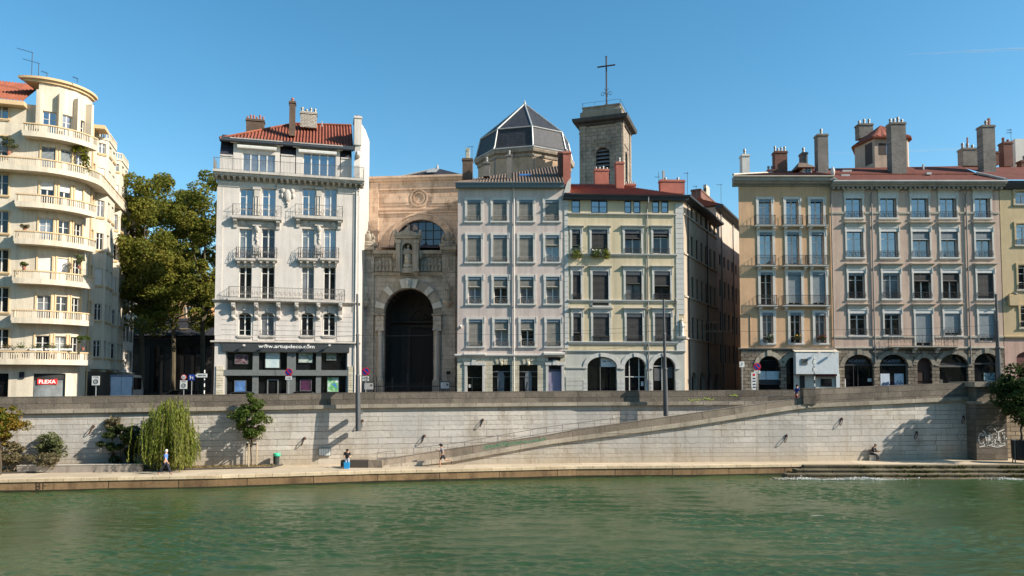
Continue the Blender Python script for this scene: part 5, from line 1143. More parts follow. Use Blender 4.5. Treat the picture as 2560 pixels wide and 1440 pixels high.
for i in range(9): z = hole[2]+(hole[3]-hole[2])*i/9; mw = 0 if z < hole[3]-hole[4] else .25; m.add([(a+mw,.1,z),(b-mw,.1,z),(b-mw,.5,z+.4),(a+mw,.5,z+.4)],[(0,1,2,3)])
TW.mk(m, 'louvre', flat('louvre_slat', S(120,120,122))); m = MB(); m.quad((a,.58,hole[2]),(b,.58,hole[2]),(b,.58,hole[3]),(a,.58,hole[3])); TW.mk(m, 'louvre_back', BLACK)
m = MB(); m.quad((2.1,.5,hs2[2]),(3.7,.5,hs2[2]),(3.7,.5,hs2[3]),(2.1,.5,hs2[3])); sdw.mk(m, 'louvre', D_FRAME)
m = MB()
for x0, x1 in ((0,.85),(w_-.85,w_)): m.box(x0+.0,x1-.0,-.14,.02,2,th(330)); m.box(x0-.06 if x0 == 0 else x0, x1 if x0 == 0 else x1+.06,-.2,.02,th(330),th(326)); m.box(x0+.0,x1-.0,-.14,.02,th(326),zc_)
m.box(a-.4,b+.4,-.12,.02,th(357),th(355)); P = arch_pts(a-.02,b+.02,hole[3]-hole[4],hole[4]+.02,10); Q = arch_pts(a-.45,b+.45,hole[3]-hole[4],hole[4]+.45,10)
for k in range(10): m.prism([P[k],P[k+1],Q[k+1],Q[k]][::-1],-.08-.02*(k%2),.02)
m.box(1.2,2.2,-.08,.02,th(349),th(345)); m.box(2.2,3.6,-.1,.02,th(348),th(343)); m.box(3.6,w_-1.2,-.08,.02,th(349),th(345)); TW.mk(m, 'pilaster', TOWER_S)
m = MB()
for x0, x1 in ((.03,.85),(SDT-.85,SDT)): m.box(x0,x1,-.14,.02,2,zc_)
m.box(1.6,4.2,-.1,.02,th(357),th(354)); sdw.mk(m, 'pilaster', TOWER_S)
def ring(m, prof, w, d):   # square moulding around the tower: (overhang, z)
    P = [[(-o,-o,z),(w+o,-o,z),(w+o,d+o,z),(-o,d+o,z)] for o, z in prof]
    for A_, B_ in zip(P, P[1:]):
        for k in range(4): m.quad(A_[k],A_[(k+1)%4],B_[(k+1)%4],B_[k])
    m.quad(*P[-1]); m.quad(*P[0])
m = MB(); ring(m, [(.05,zc_-.1),(.2,zc_-.02),(.25,zc_+.25),(.75,zc_+.4),(.85,zc_+.7),(.85,zc_+.9),(.3,zc_+1.0)], w_, SDT); TW.mk(m, 'cornice', TOWER_D)
m = MB(); z = zc_+.95; ring(m, [(-.05,z),(-.05,z+.95),(-.2,z+1.0),(-.35,z+1.35),(-.35,z+1.55),(-.25,z+1.6),(-.25,z+1.75)], w_, SDT); TW.mk(m, 'attic_block', M('tower_attic', S(138,130,118), streak=.7, stain=S(70,68,66), bump=.01))
zt_ = z+1.75; m = MB(); o = .3
for p, q in (((o,o),(w_-o,o)),((w_-o,o),(w_-o,SDT-o)),((o,o),(o,SDT-o))):
    m.tube([(*p,zt_+.55),(*q,zt_+.55)],.02,4)
    for k in range(4): t = k/3; m.tube([(p[0]+(q[0]-p[0])*t,p[1]+(q[1]-p[1])*t,zt_),(p[0]+(q[0]-p[0])*t,p[1]+(q[1]-p[1])*t,zt_+.55)],.02,4)
TW.mk(m, 'roof_railing', IRON)
u = TW.u(1516,200,SDT/2); v = SDT/2; zx = lambda y: TW.h(1516,y,v); m = MB()
m.tube([(u,v,zt_),(u,v,zx(142))],.11,6); L_ = 1.25; m.tube([(u-L_,v,zx(165)),(u+L_,v,zx(165))],.1,6); m.ell((u,v,zx(142)),(.14,.14,.14))
for dx, dy in ((1,0),(-1,0),(0,1),(0,-1)):
    m.tube([(u+dx*.55,v+dy*.55,zt_),(u+dx*.2,v+dy*.2,zt_+.9),(u,v,zt_+1.5)],.045,5)
    pts = []
    for k in range(16): t = k/15*7.2; rr = .33*(1-.6*k/15); pts.append((u+dx*(.5-rr*math.cos(t)),v+dy*(.5-rr*math.cos(t)),zx(235)+rr*math.sin(t)))
    m.tube(pts,.03,4); m.tube([(u+dx*.1,v+dy*.1,zx(226)),(u+dx*.3,v+dy*.3,zx(222)),(u+dx*.2,v+dy*.2,zx(219))],.025,4)
TW.mk(m, 'cross', flat('cross_iron', S(58,46,44), .6))

# ================================================================== domed drum
DD = 112.; c = at(1312,400,DD); t = thing('church_dome', 'octagonal slate church dome with pale metal ribs on a rubble drum', 'dome', (c.x,DD,ZS)); zz = lambda y, d: at(1312,y,d).z-ZS
A0 = -math.pi/2+R_(8)
def octo(m, prof): m.lathe(0,0,prof,8,a0=A0)
m = MB(); octo(m, [(7.15,0),(7.15,zz(376,105))]); m.build('drum', DRUM_S, t)
m = MB(); ze = zz(366,104.4); octo(m, [(7.2,ze-1.3),(7.3,ze-1.25),(7.3,ze-.8),(7.65,ze-.6),(7.75,ze-.3),(7.75,ze-.05),(7.4,ze)]); m.build('eaves_cornice', TOWER_S, t)
zb_ = zz(318,105.7); za_ = zz(262,112)
m = MB(); octo(m, [(7.6,ze),(7.35,ze+.5),(6.7,zb_)]); octo(m, [(6.75,zb_),(.12,za_)]); m.build('dome_roof', brickM('dome_slate', S(64,65,70), S(50,51,56), S(34,35,40), .3, .22, .012, axes='xz', bump=.006, var=.15, rough=.55), t)
m = MB()
for k in range(8):
    a_ = A0+math.pi*k/4; f = lambda r, z: (r*math.cos(a_), r*math.sin(a_), z)
    m.tube([f(7.72,ze),f(7.42,ze+.5),f(6.76,zb_)],.12,6); m.tube([f(6.78,zb_),f(.14,za_)],.14,6)
    a2 = A0+math.pi*(k+1)/4; g = lambda r, z: (r*math.cos(a2), r*math.sin(a2), z); m.tube([f(6.77,zb_),g(6.77,zb_)],.11,6); m.tube([f(7.7,ze+.03),g(7.7,ze+.03)],.12,6)
m.lathe(0,0,[(.35,za_-.4),(.25,za_+.1),(.08,za_+.55),(.02,za_+.8)],8); m.build('dome_rib', ZINC, t)
m = MB()
for x, y in ((-4.5,-5.6),(1.2,-7.2)): m.tube([(x,y,5),(x,y,ze-1)],.08,5)
m.build('drainpipe', PIPE_G, t)
# ================================================================== cream art deco corner building
KF = 1.09; O2 = Vector((-41.93, 66.4))*KF; RB = 3.7; dF = Vector((.954,.3)).normalized(); nB = Vector((-dF.y, dF.x))
FA = Fac(O2, O2+dF*5, name='corner_apartment_building', label='cream rounded corner apartment block with curved balustrade balconies and a drum shaped top floor', cat='building')
lw = lambda x, y: O2+dF*x+nB*y            # local -> world
FRONT = Fac(lw(-14,-RB), lw(0,-RB), root=FA); SIDE = Fac(lw(RB,0), lw(RB,15.5), root=FA)
rail = [2.43,5.9,9.23,12.57,15.71,18.8,21.8]; rail = [r*KF-ZS for r in rail]; flo = [r-1.02 for r in rail]
TOPW = 25.95*KF-ZS; EAVE = 23.7*KF-ZS
def pol(r, th): t = R_(th); return (r*math.sin(t), -r*math.cos(t))
brk = [0,5,24,29,46,51,68,73,90]
wallm = MB(); inv = FA.M.inverted()
thr = [(5,24),(29,46),(51,68)]
shade = {2:[1,1,0],4:[.28,.28,1],5:[.97,.97,0]}
for i in range(len(brk)-1):
    a, b = brk[i], brk[i+1]; fc = Fac(lw(*pol(RB,a)), lw(*pol(RB,b)), root=FA); hs = []
    if (a, b) in thr:
        k = thr.index((a,b))
        for f in range(7):
            z0 = flo[f]+.06; z1 = z0+2.45
            if f == 6: z1 = z0+2.6
            sh = shade.get(f, [0,0,0])[k]
            hs.append(win(fc, ('r',.05,fc.W-.05,z0,z1), W_FRAME, G_SKY if f > 4 else G_DARK, leaves=2, trans=(.28,), dep=.22, sheet=(sh, W_FRAME) if 0 < sh and f != 5 else None, blind=sh if f == 5 else 0, bmat=BLIND_BL))
        q = MB()
        for f in range(6): q.box(-.1,.05,-.06,.02,flo[f],flo[f]+2.7); q.box(fc.W-.05,fc.W+.1,-.06,.02,flo[f],flo[f]+2.7)
        fc.mk(q, 'window_jamb', CREAM_D)
    tmp = MB(); wall(tmp, 0, fc.W, flo[0]-.1, TOPW, hs); wallm.merge(tmp, inv @ fc.M)
    tmp = MB(); zt0 = flo[0]-.1
    if a >= 5 and b <= 46: tmp.quad((0,0,0),(fc.W,0,0),(fc.W,0,.35),(0,0,.35)); tmp.quad((0,0,3.0),(fc.W,0,3.0),(fc.W,0,zt0),(0,0,zt0))
    else: tmp.quad((0,0,0),(fc.W,0,0),(fc.W,0,zt0),(0,0,zt0))
    wallm.merge(tmp, inv @ fc.M)
hs = []
for f, (y0, y1) in enumerate(((822,875),(718,780),(623,680),(527,582),(435,487),(340,390),(258,296))):
    hs.append(win(FRONT, (-16,y0,21,y1), W_FRAME, G_DARK if f < 6 else G_SKY, dep=.22, trans=(.4,), sur=CREAM_D, surw=.12, sill=CREAM_D, sheet=(.8,BLIND_BL) if f == 5 else None))
    hs.append(win(FRONT, (-95,y0,-60,y1), W_FRAME, G_DARK, dep=.22, trans=(.4,), sur=CREAM_D, surw=.12, sill=CREAM_D))
sw = (FRONT.u(-40,950),FRONT.u(21,950),.3,3.0,0,.35)
tmp = MB(); wall(tmp, 0, FRONT.W, 0, EAVE, hs+[sw]); wallm.merge(tmp, inv @ FRONT.M)
hs = []; sb = MB(); cb = MB()
for f in range(7):
    z0 = flo[f]+.75; z1 = flo[f]+2.5
    for t in (.7,7.55,14.2): hs.append(win(SIDE, ('r',t,t+.95,z0,z1), W_FRAME, G_DARK, dep=.2, trans=(.3,), sur=CREAM_D, surw=.12))
tmp = MB(); wall(tmp, 0, SIDE.W, 0, EAVE, hs); wallm.merge(tmp, inv @ SIDE.M)
wallm.add([(-14,-RB,EAVE),(0,-RB,EAVE),(RB,0,EAVE),(RB,15.5,EAVE),(-14,15.5,EAVE)],[(0,1,2,3,4)]); wallm.quad((RB,15.5,0),(-14,15.5,0),(-14,15.5,EAVE),(RB,15.5,EAVE)); wallm.quad((0,-RB,EAVE-1),(-1.2,1,EAVE-1),(-1.2,1,TOPW),(0,-RB,TOPW)); wallm.quad((RB,0,EAVE-1),(-1.2,1,EAVE-1),(-1.2,1,TOPW),(RB,0,TOPW))
wallm.build('wall', CREAM_P, FA.root)
# angled bays on the flank
for y0, y1, zt in ((2.2,7.2,EAVE-1.05),(9.0,13.9,EAVE-1.25)):
    P = [(RB-.05,y0),(RB+1.0,y0+.7),(RB+1.0,y1-.7),(RB-.05,y1)]; m = MB()
    for (p, q) in zip(P, P[1:]):
        fc = Fac(lw(*p), lw(*q), root=FA); hh = []
        for f in range(7):
          for q0, q1 in (((.22,.78),) if fc.W < 2 else ((.08,.4),(.6,.92))):
            hh.append(win(fc, ('r',fc.W*q0,fc.W*q1,flo[f]+.7,min(flo[f]+2.45,zt-.25)), W_FRAME, G_DARK if f < 4 else G_CURT, leaves=2, trans=(.3,), dep=.15, sheet=(1,W_FRAME) if f in (2,5) else None, sill=CREAM_D))
        tmp = MB(); wall(tmp, 0, fc.W, flo[0]-.2, zt, hh); m.merge(tmp, inv @ fc.M)
    m.prismz(P, zt, zt+.15); m.prismz([(RB-.05,y0-.05),(RB+1.05,y0+.65),(RB+1.05,y1-.65),(RB-.05,y1+.05)], flo[0]-.5, flo[0]-.2); by = m.build('bay', CREAM_P, FA.root)
    m = MB()
    for (p, q) in zip(P, P[1:]):
        p, q = Vector(p), Vector(q); n_ = max(3, int((q-p).length/.24)); d_ = (q-p).normalized(); nn = Vector((d_.y,-d_.x))*.06
        for i in range(n_+1): c_ = p.lerp(q, i/n_); m.prismz([(c_-d_*.05+nn)[:],(c_+d_*.05+nn)[:],(c_+d_*.05-nn)[:],(c_-d_*.05-nn)[:]], zt+.14, zt+.95)
        for z0_, z1_ in ((zt+.14,zt+.36),(zt+.9,zt+1.02)): m.prismz([(p+nn*1.4)[:],(q+nn*1.4)[:],(q-nn*1.4)[:],(p-nn*1.4)[:]], z0_, z1_)
    m.build('bay_balustrade', CREAM_P, by)
def curve_plan(r, x0, th1, n=18, th0=0.):
    P = [(x0,-r)] if x0 < -.001 else []
    return P+[pol(r, th0+(th1-th0)*i/n) for i in range(n+1)]
def band(m, ro, ri, x0, th1, z0, z1, tail=0):
    A_, B_ = curve_plan(ro, x0, th1), curve_plan(ri, x0, th1)
    if tail: A_.append((ro, tail)); B_.append((ri, tail))
    n = len(A_)
    for i in range(n-1):
        a, b, c, d = A_[i], A_[i+1], B_[i+1], B_[i]
        m.quad((*a,z0),(*b,z0),(*b,z1),(*a,z1)); m.quad((*d,z0),(*c,z0),(*c,z1),(*d,z1)); m.quad((*a,z1),(*b,z1),(*c,z1),(*d,z1)); m.quad((*a,z0),(*d,z0),(*c,z0),(*b,z0))
    for i in (0, n-1): m.quad((*A_[i],z0),(*A_[i],z1),(*B_[i],z1),(*B_[i],z0))
def path_pts(P, step):
    out = []; acc = 0.
    for (a, b) in zip(P, P[1:]):
        a = Vector(a); b = Vector(b); L = (b-a).length; t = (-acc) % step if acc else 0
        while t < L:
            out.append((a.lerp(b, t/L), (b-a)/L)); t += step
        acc = (acc+L) % step
    return out
RO = 4.9
for f in range(7):
    long = f in (0,5); x0 = -13.9 if long else (-1.25 if f < 6 else -.9); th1 = 90 if f == 5 else 72; tail = 15.3 if f == 5 else 0
    ro = RO if f < 6 else RO-.05; z0 = flo[f]-.22; zt = rail[f]; m = MB()
    band(m, ro, .0 if 0 else RB-.2, x0, th1, z0, flo[f]+.0, tail)
    band(m, ro-.001, ro-.14, x0, th1, flo[f]-.001, flo[f]+.28, tail); cpm = MB(); band(cpm, ro+.04, ro-.18, x0, th1, zt-.11, zt, tail)
    cp = MB(); pts = path_pts(curve_plan(ro-.07, x0, th1, 36)+([(ro-.07,tail)] if tail else []), .19); per = 0
    for i, (p, d) in enumerate(pts):
        k = i % 11; nn = Vector((d.y,-d.x)); hw = .042 if k < 9 else .1
        a = p-d*hw; b = p+d*hw; q = .045 if k < 9 else .065
        m.prismz([(a+nn*q)[:],(b+nn*q)[:],(b-nn*q)[:],(a-nn*q)[:]], flo[f]+.27, zt-.11)
    for i in ((0,-1) if not tail else (0,)):
        P = curve_plan(1, x0, th1); e0 = curve_plan(ro, x0, th1)[i]; e1 = curve_plan(RB+.0, x0, th1)[i]; e0, e1 = Vector(e0), Vector(e1); d = (e1-e0).normalized(); nn = Vector((d.y,-d.x))*.07
        m.prismz([(e0+nn)[:],(e1+nn)[:],(e1-nn)[:],(e0-nn)[:]], flo[f], zt-.11)
    bo = m.build('balcony', CREAM_P, FA.root); cpm.build('coping', CREAM_D, bo)
m = MB(); P = [pol(RB+.42, -25+122*i/30) for i in range(31)]+[(-.6,1.2)]; m.prismz(P, TOPW-.0, TOPW+.22); m.prismz([pol(RB+.2, -20+115*i/30) for i in range(31)]+[(-.5,1.)], TOPW-.25, TOPW-.001); m.build('drum_roof', CREAM_D, FA.root)
for th in (2,26.5,48.5,70.5):
    m = MB(); a = pol(RB-.05, th); b = pol(RB+.62, th); t = R_(th); d = Vector((math.cos(t), math.sin(t)))*.17; a, b = Vector(a), Vector(b)
    m.prismz([(a-d)[:],(a+d)[:],(b+d)[:],(b-d)[:]], flo[6]+.0, TOPW-1.15); m.build('fin', CREAM_P, FA.root)
m = MB(); m.box(-14,-.9,-RB-.95,-RB+.2,EAVE-.45,EAVE-.05); m.box(RB-.2,RB+1.1,.4,2.3,EAVE-.42,EAVE-.05); m.build('eaves_slab', CREAM_D, FA.root)
m = MB(); tiles(m, (-14,-RB-.9,EAVE), (-.95,-RB-.9,EAVE), (-.95,1,EAVE+3.6), (-14,1,EAVE+3.6), pitch=.26); m.build('roof', TILE_OR, FA.root)
m = MB(); m.box(-.6,1.6,8,9.4,EAVE,EAVE+1.5); ch = m.build('chimney', BR_OLDRED, FA.root); m = MB(); [m.lathe(-.3+.45*k,8.7,[(.13,EAVE+1.5),(.1,EAVE+2.)],8) for k in range(5)]; m.build('chimney_pot', POT, ch)
m = MB(); m.tube([(RB+.12,.3,0),(RB+.12,.3,EAVE-.5)],.07,6); m.build('drainpipe', CREAM_D, FA.root)
for px, y0, y1, aL in ((79,131,190,((0,1.6),)),(96,158,190,((0,1.7),)),(117,182,194,((0,.6),)),(193,196,210,((0,.5),))):
    p = at(px, y1, 70.); q = inv @ Vector((p.x,70.,p.z)); z1 = at(px,y0,70.).z-ZS; m = MB(); m.tube([(q.x,q.y,TOPW+.2),(q.x,q.y,z1)],.03,4)
    for dz, L in aL:
        m.tube([(q.x-L*.8,q.y,z1+.15*L),(q.x+.1,q.y,z1-.05)],.02,4)
        for k in range(6): x = q.x-L*.75+k*L*.14; m.tube([(x,q.y-.2,z1+.14*L*(1-k/6)),(x,q.y+.2,z1+.14*L*(1-k/6))],.012,4)
    m.build('antenna', IRON, FA.root)
# shop at street level
m = MB(); pts = [pol(RB-.3,5+41*i/8) for i in range(9)]
for a, b in zip(pts, pts[1:]): m.quad((*a,.35),(*b,.35),(*b,3.0),(*a,3.0))
sh = m.build('shop_window', glassM('shop_glass_grey',(.16,.17,.17),1.5), FA.root); m = MB()
for a, b in zip(pts, pts[1:]): a2 = Vector(a)*1.03; b2 = Vector(b)*1.03; m.quad((*a2,2.45),(*b2,2.45),(*b2,3.0),(*a2,3.0))
m.build('shop_blind_box', BLACK, sh)
fc = Fac(lw(*pol(RB-.16,9)), lw(*pol(RB-.16,36)), root=FA); m = MB(); m.box(.02,fc.W-.02,-.02,.02,2.0,2.5); sg = fc.mk(m, 'shop_sign', flat('sign_red', S(214,32,34), .5))
text_mesh('FLEXA', LETTER, 'lettering', sg, None, fc.W/2, 2.25, -.035, width=fc.W*.82, height=.34, bold=.02)
m = MB()
for a, b in ((.2,.6),(.75,1.05),(1.15,1.5)): m.box(a,b,.0,.03,.4,1.3)
fc.mk(m, 'window_display', flat('display_grey', S(150,156,160)), sh)
m = MB(); m.quad((sw[0],.3,.3),(sw[1],.3,.3),(sw[1],.3,3.),(sw[0],.3,3.)); m.box(sw[0],sw[1],.2,.28,2.1,2.2); FRONT.mk(m, 'side_shop_window', G_SHOP)
m = MB(); u, z = FRONT.hit(54,938,-.1); m.box(u-.2,u+.2,-.12,0,z-.3,z+.3); FRONT.mk(m, 'wall_plaque', flat('plaque_navy', S(30,32,44)))
m = MB(); SIDE2 = MB(); SIDE2.box(.3,15.2,-.06,.0,0.,flo[0]-.75); SIDE.mk(SIDE2, 'side_shopfront', WOOD_D)

# neighbour further up the side street
NB = Fac(lw(RB+.2,15.7), lw(RB+.2,24), name='side_street_house', label='pale stone house with slim shuttered windows beyond the rounded corner block', cat='building')
hs = []
for f in range(6):
    for i in range(3): t = 1.2+i*2.4; hs.append(win(NB, ('r',t,t+1.1,3.9+f*3.3,3.9+f*3.3+2.1), W_FRAME, G_DARK, dep=.2, trans=(.3,), sur=WHITE_T, surw=.15, sheet=(.6,BLIND_BL) if (f+i) % 3 == 0 else None))
m = MB(); wall(m, 0, NB.W, 0, 22.6, hs); shell(m, [(0,0),(NB.W,0),(NB.W,9),(0,9)], 0, 22.6); NB.mk(m, 'wall', WHITE_P)
m = MB()
for z in (3.2,9.8,16.4,22.3): m.profx([(.02,z-.2),(-.2,z-.1),(-.35 if z < 20 else -.7,z+.1),(.02,z+.2)],0,NB.W)
NB.mk(m, 'string_course', WHITE_T)
m = MB(); rail_run(m, (0,-.5),(NB.W,-.5),19.9,21.0,pitch=.3); m.box(0,NB.W,-.6,0,19.7,19.88); NB.mk(m, 'balcony', flat('railing_green', S(70,96,84)))
# hall and houses behind the plane trees
HL = Fac(xy(250,104), xy(560,104), name='market_hall', label='low dark glazed hall under the plane trees with a ribbed grey roof', cat='hall')
m = MB(); zt = HL.h(430,838); m.box(0,HL.W,0,6,0,zt); HL.mk(m, 'wall', flat('hall_dark', S(26,25,25)))
m = MB()
for i in range(12): m.box(HL.W*i/12+.3,HL.W*(i+.8)/12,-.06,.0,.8,zt-1.6)
HL.mk(m, 'glazing', G_SHOP); m = MB(); m.add([(-.5,-1.2,zt-.1),(HL.W+.5,-1.2,zt-.1),(HL.W+.5,5,HL.h(430,796,5)),(-.5,5,HL.h(430,796,5))],[(0,1,2,3)])
k = 0
while k < HL.W: m.tube([(k,-1.2,zt-.05),(k,5,HL.h(430,796,5)+.05)],.05,4); k += .8
HL.mk(m, 'roof', M('hall_roof', S(46,47,52), rough=.8))
for a, b, D, y, nm, lb, mt in ((418,520,135,716,'distant_house','orange rendered house glimpsed through the plane trees',M('render_orange',(.6,.33,.16),streak=.3)),(300,392,140,722,'distant_house','pale cream house glimpsed low through the left plane tree trunks',M('render_cream',(.62,.55,.45),streak=.3))):
    HB = Fac(xy(a,D), xy(b,D), name=nm, label=lb, cat='building'); zt = HB.h((a+b)/2,y); hs = []
    for f in range(int(zt/3.2)-1):
        for i in range(3): t = HB.W*(i+.3)/3; hs.append(win(HB, ('r',t,t+1.,1+f*3.2,2.9+f*3.2), W_FRAME, G_DARK, sur=WHT_T, surw=.1))
    m = MB(); wall(m, 0, HB.W, 0, zt, hs); shell(m, [(0,0),(HB.W,0),(HB.W,8),(0,8)], 0, zt); HB.mk(m, 'wall', mt)
    m = MB(); m.add([(-.4,-.5,zt),(HB.W+.4,-.5,zt),(HB.W+.4,4,zt+1.8),(-.4,4,zt+1.8)],[(0,1,2,3)]); HB.mk(m, 'roof', TILE_RED)

# ================================================================== ground, quay, river
def interp(x, xs, ys): return float(np.interp(x, xs, ys))
QUAY_S = brickM('quay_ashlar', S(202,196,189), S(178,172,164), S(86,81,76), 1.9, .42, .018, axes='uv', stain=S(140,124,104), stainamt=.85, bump=.05, var=.15, wob=.12, nscale=.3, squash=1.7, rowvar=.75, fade=.55, streak=.6, foot=(3.2,5.0,S(176,158,128),.65), patch=S(170,166,160))
PARA_S = brickM('parapet_stone', S(122,113,103), S(98,91,83), S(56,52,48), 2.4, .46, .016, axes='uv', fade=.6, streak=.4, stain=S(72,66,60), stainamt=.8, bump=.05, var=.22, nscale=.5)
CORD_S = brickM('cordon_stone', S(156,148,136), S(138,130,119), S(74,70,64), 2.1, 3., .015, axes='uv', stain=S(84,76,68), stainamt=.7, bump=.04, var=.2, nscale=.6)
EDGE_S = brickM('edge_stone', S(146,120,90), S(126,102,75), S(58,48,38), 4.4, 6., .03, axes='uv', streak=.75, stain=S(84,64,46), stainamt=.9, bump=.02, var=.22, nscale=.5)
PAVE = brickM('quay_paving', S(196,180,158), S(180,164,142), S(130,116,98), 3.6, 2.4, .012, axes='xy', stain=S(150,132,108), bump=.01, var=.1, nscale=.4)
main = [(-72,46.5),(-17.4,57.1),(5.3,61.4),(19.7,62.2),(24.6,62.4)]
def strip(pts, zf0, zf1, m, off0=0., off1=0., vref=None, k=24):
    """vertical (or battered) sheet along a polyline; zf = z(x)"""
    L = 0.
    for (a, b) in zip(pts, pts[1:]):
        a, b = Vector(a), Vector(b); d = (b-a); n = Vector((d.y,-d.x)).normalized(); seg = max(1, int(d.length/2))
        for i in range(seg):
            p, q = a.lerp(b, i/seg), a.lerp(b, (i+1)/seg); l0 = L+d.length*i/seg; l1 = L+d.length*(i+1)/seg
            z = [zf0(p.x), zf0(q.x), zf1(q.x), zf1(p.x)]; P0, Q0, Q1, P1 = p+n*off0, q+n*off0, q+n*off1, p+n*off1
            vz = [vv+10 if vref is None else vv-vref(x) for vv, x in zip(z, (p.x,q.x,q.x,p.x))]
            m.quad((P0.x,P0.y,z[0]),(Q0.x,Q0.y,z[1]),(Q1.x,Q1.y,z[2]),(P1.x,P1.y,z[3]), uv=[(l0,vz[0]+off0),(l1,vz[1]+off0),(l1,vz[2]+off1),(l0,vz[3]+off1)])
        L += d.length
def course(pts, z0, z1, o, m, back=-.5, vref=None):
    strip(pts, z0, z1, m, o, o, vref); strip(pts, z1, z1, m, o, back, vref); strip(pts, z0, z0, m, back, o, vref); strip(pts, z0, z1, m, back, back, vref)
pt_ = lambda x: interp(x, [-60,-36.7,-22,-11,5.3,21], [-1.4,-1.22,-1.1,-.965,-.905,-.835])
qw = thing('quay_wall', 'long pale ashlar retaining wall with a dark weathered parapet along the upper quay', 'wall')
m = MB(); strip(main, lambda x: ZQ-.3, lambda x: pt_(x)-1.2, m); m.build('wall_face', QUAY_S, qw)
m = MB(); course(main, lambda x: pt_(x)-1.2, lambda x: pt_(x)-.92, .26, m); m.build('cordon', CORD_S, qw)
m = MB(); course(main, lambda x: pt_(x)-.92, lambda x: pt_(x), .06, m, vref=pt_); m.build('parapet', PARA_S, qw)
# ramp / right hand wall
rw_pts = [(-10.6,55.9),(-4.6,57.5),(5.05,58.7),(14,59.2),(23.6,59.9)]
rtop = lambda x: interp(x, [-10.6,-9.6,2.55,3.8,13.5,23.6], [-6.02,-5.92,-4.33,-4.06,-2.74,-1.38]); rled = lambda x: interp(x, [-10.6,-4.4,2.55,14.5,23.2,23.6], [-6.48,-5.9,-4.72,-3.25,-1.93,-1.9])
RAMP_S = brickM('ramp_parapet_stone', S(150,138,125), S(128,117,105), S(78,70,62), 2.6, 1.2, .018, axes='uv', stain=S(92,84,74), stainamt=.8, bump=.05, var=.2, nscale=.5, streak=.4)
RAMP_C = brickM('ramp_cordon_stone', S(176,166,152), S(156,146,132), S(92,84,76), 2.3, 3., .015, axes='uv', stain=S(112,102,92), stainamt=.7, bump=.04, var=.18, nscale=.6)
rp = thing('ramp_wall', 'sloping stone ramp wall rising from the lower quay to the street', 'ramp')
m = MB(); strip(rw_pts, lambda x: ZQ-.3, lambda x: max(ZQ-.29, rled(x)-.3), m); m.build('wall_face', QUAY_S, rp)
m = MB(); course(rw_pts, lambda x: rled(x)-.32, rled, .2, m); m.build('cordon', RAMP_C, rp)
m = MB(); course(rw_pts, rled, rtop, .04, m, back=-.42, vref=rtop); m.box(-10.65,-9.6,55.5,55.9,ZQ-.2,-5.93); m.build('parapet', RAMP_S, rp)
m = MB(); m.box(-12.7,-10.68,55.5,56.2,ZQ-.2,-5.95); m.build('end_block', PARA_S, rp)
m = MB(); n = 30
for i in range(n):
    x0, x1 = -9.5+33.5*i/n, -9.5+33.5*(i+1)/n; f = lambda x: (interp(x,[p[0] for p in rw_pts],[p[1] for p in rw_pts])+.3, interp(x,[p[0] for p in main],[p[1] for p in main])+.1)
    m.quad((x0,f(x0)[0],rled(x0)-.1),(x1,f(x1)[0],rled(x1)-.1),(x1,f(x1)[1],rled(x1)-.1),(x0,f(x0)[1],rled(x0)-.1))
m.build('ramp_surface', PAVE, rp)
rr_pts = [(23.6,59.9),(34.9,61.5),(38.2,61.9)]
rt2 = lambda x: interp(x, [23.6,38.2], [-.71,-.2]); rl2 = lambda x: interp(x, [23.6,38.2], [-1.92,-1.36])
rq = thing('river_wall', 'pale stone river wall at the top of the ramp, mooring rings on its face', 'wall')
m = MB(); strip(rr_pts, lambda x: ZQ-.3, lambda x: rl2(x)-.28, m); m.build('wall_face', QUAY_S, rq)
m = MB(); course(rr_pts, lambda x: rl2(x)-.3, rl2, .26, m); m.build('cordon', CORD_S, rq)
m = MB(); course(rr_pts, rl2, rt2, .06, m, vref=rt2); m.box(23.3,24.3,59.6,60.4,-1.95,-.66); m.build('parapet', PARA_S, rq)
# buttress at the bridge approach
bt = thing('buttress', 'square stone buttress with white graffiti beside the planted tree', 'buttress')
m = MB()
def sbox(m, x0, x1, y0, y1, z0, z1):
    for (a, b) in (((x0,y1),(x0,y0)),((x0,y0),(x1,y0)),((x1,y0),(x1,y1))):
        L = math.hypot(b[0]-a[0],b[1]-a[1]); o_ = a[0]+a[1]; m.quad((*a,z0),(*b,z0),(*b,z1),(*a,z1),uv=[(o_,z0),(o_+L,z0),(o_+L,z1),(o_,z1)])
    m.quad((x0,y0,z1),(x1,y0,z1),(x1,y1,z1),(x0,y1,z1),uv=[(0,0),(2,0),(2,2),(0,2)])
sbox(m, 37.6, 40.1, 60.55, 64, ZQ-.3, -1.75); sbox(m, 37.75, 40.0, 60.65, 64, -1.75, -.55); m.build('pier', PARA_S, bt); m = MB(); sbox(m, 37.5, 40.25, 60.4, 64, -.55, -.14); sbox(m, 37.5, 40.25, 60.4, 64, -1.95, -1.72); m.build('coping', CORD_S, bt)
b2 = thing('end_wall', 'rough brown stone wall behind the tree at the right edge', 'wall'); m = MB(); strip([(40.1,61.9),(75,62.5)], lambda x: ZQ-.3, lambda x: -1.4, m); m.build('wall_face', brickM('rubble_wall', S(168,152,132), S(140,126,108), S(92,82,72), .8, .36, .03, axes='uv', stain=S(96,84,72), bump=.05, wob=.08), b2); m = MB(); course([(40.1,61.9),(75,62.5)], lambda x: -1.4, lambda x: -.22, .06, m, vref=lambda x: -.22); m.build('parapet', PARA_S, b2)
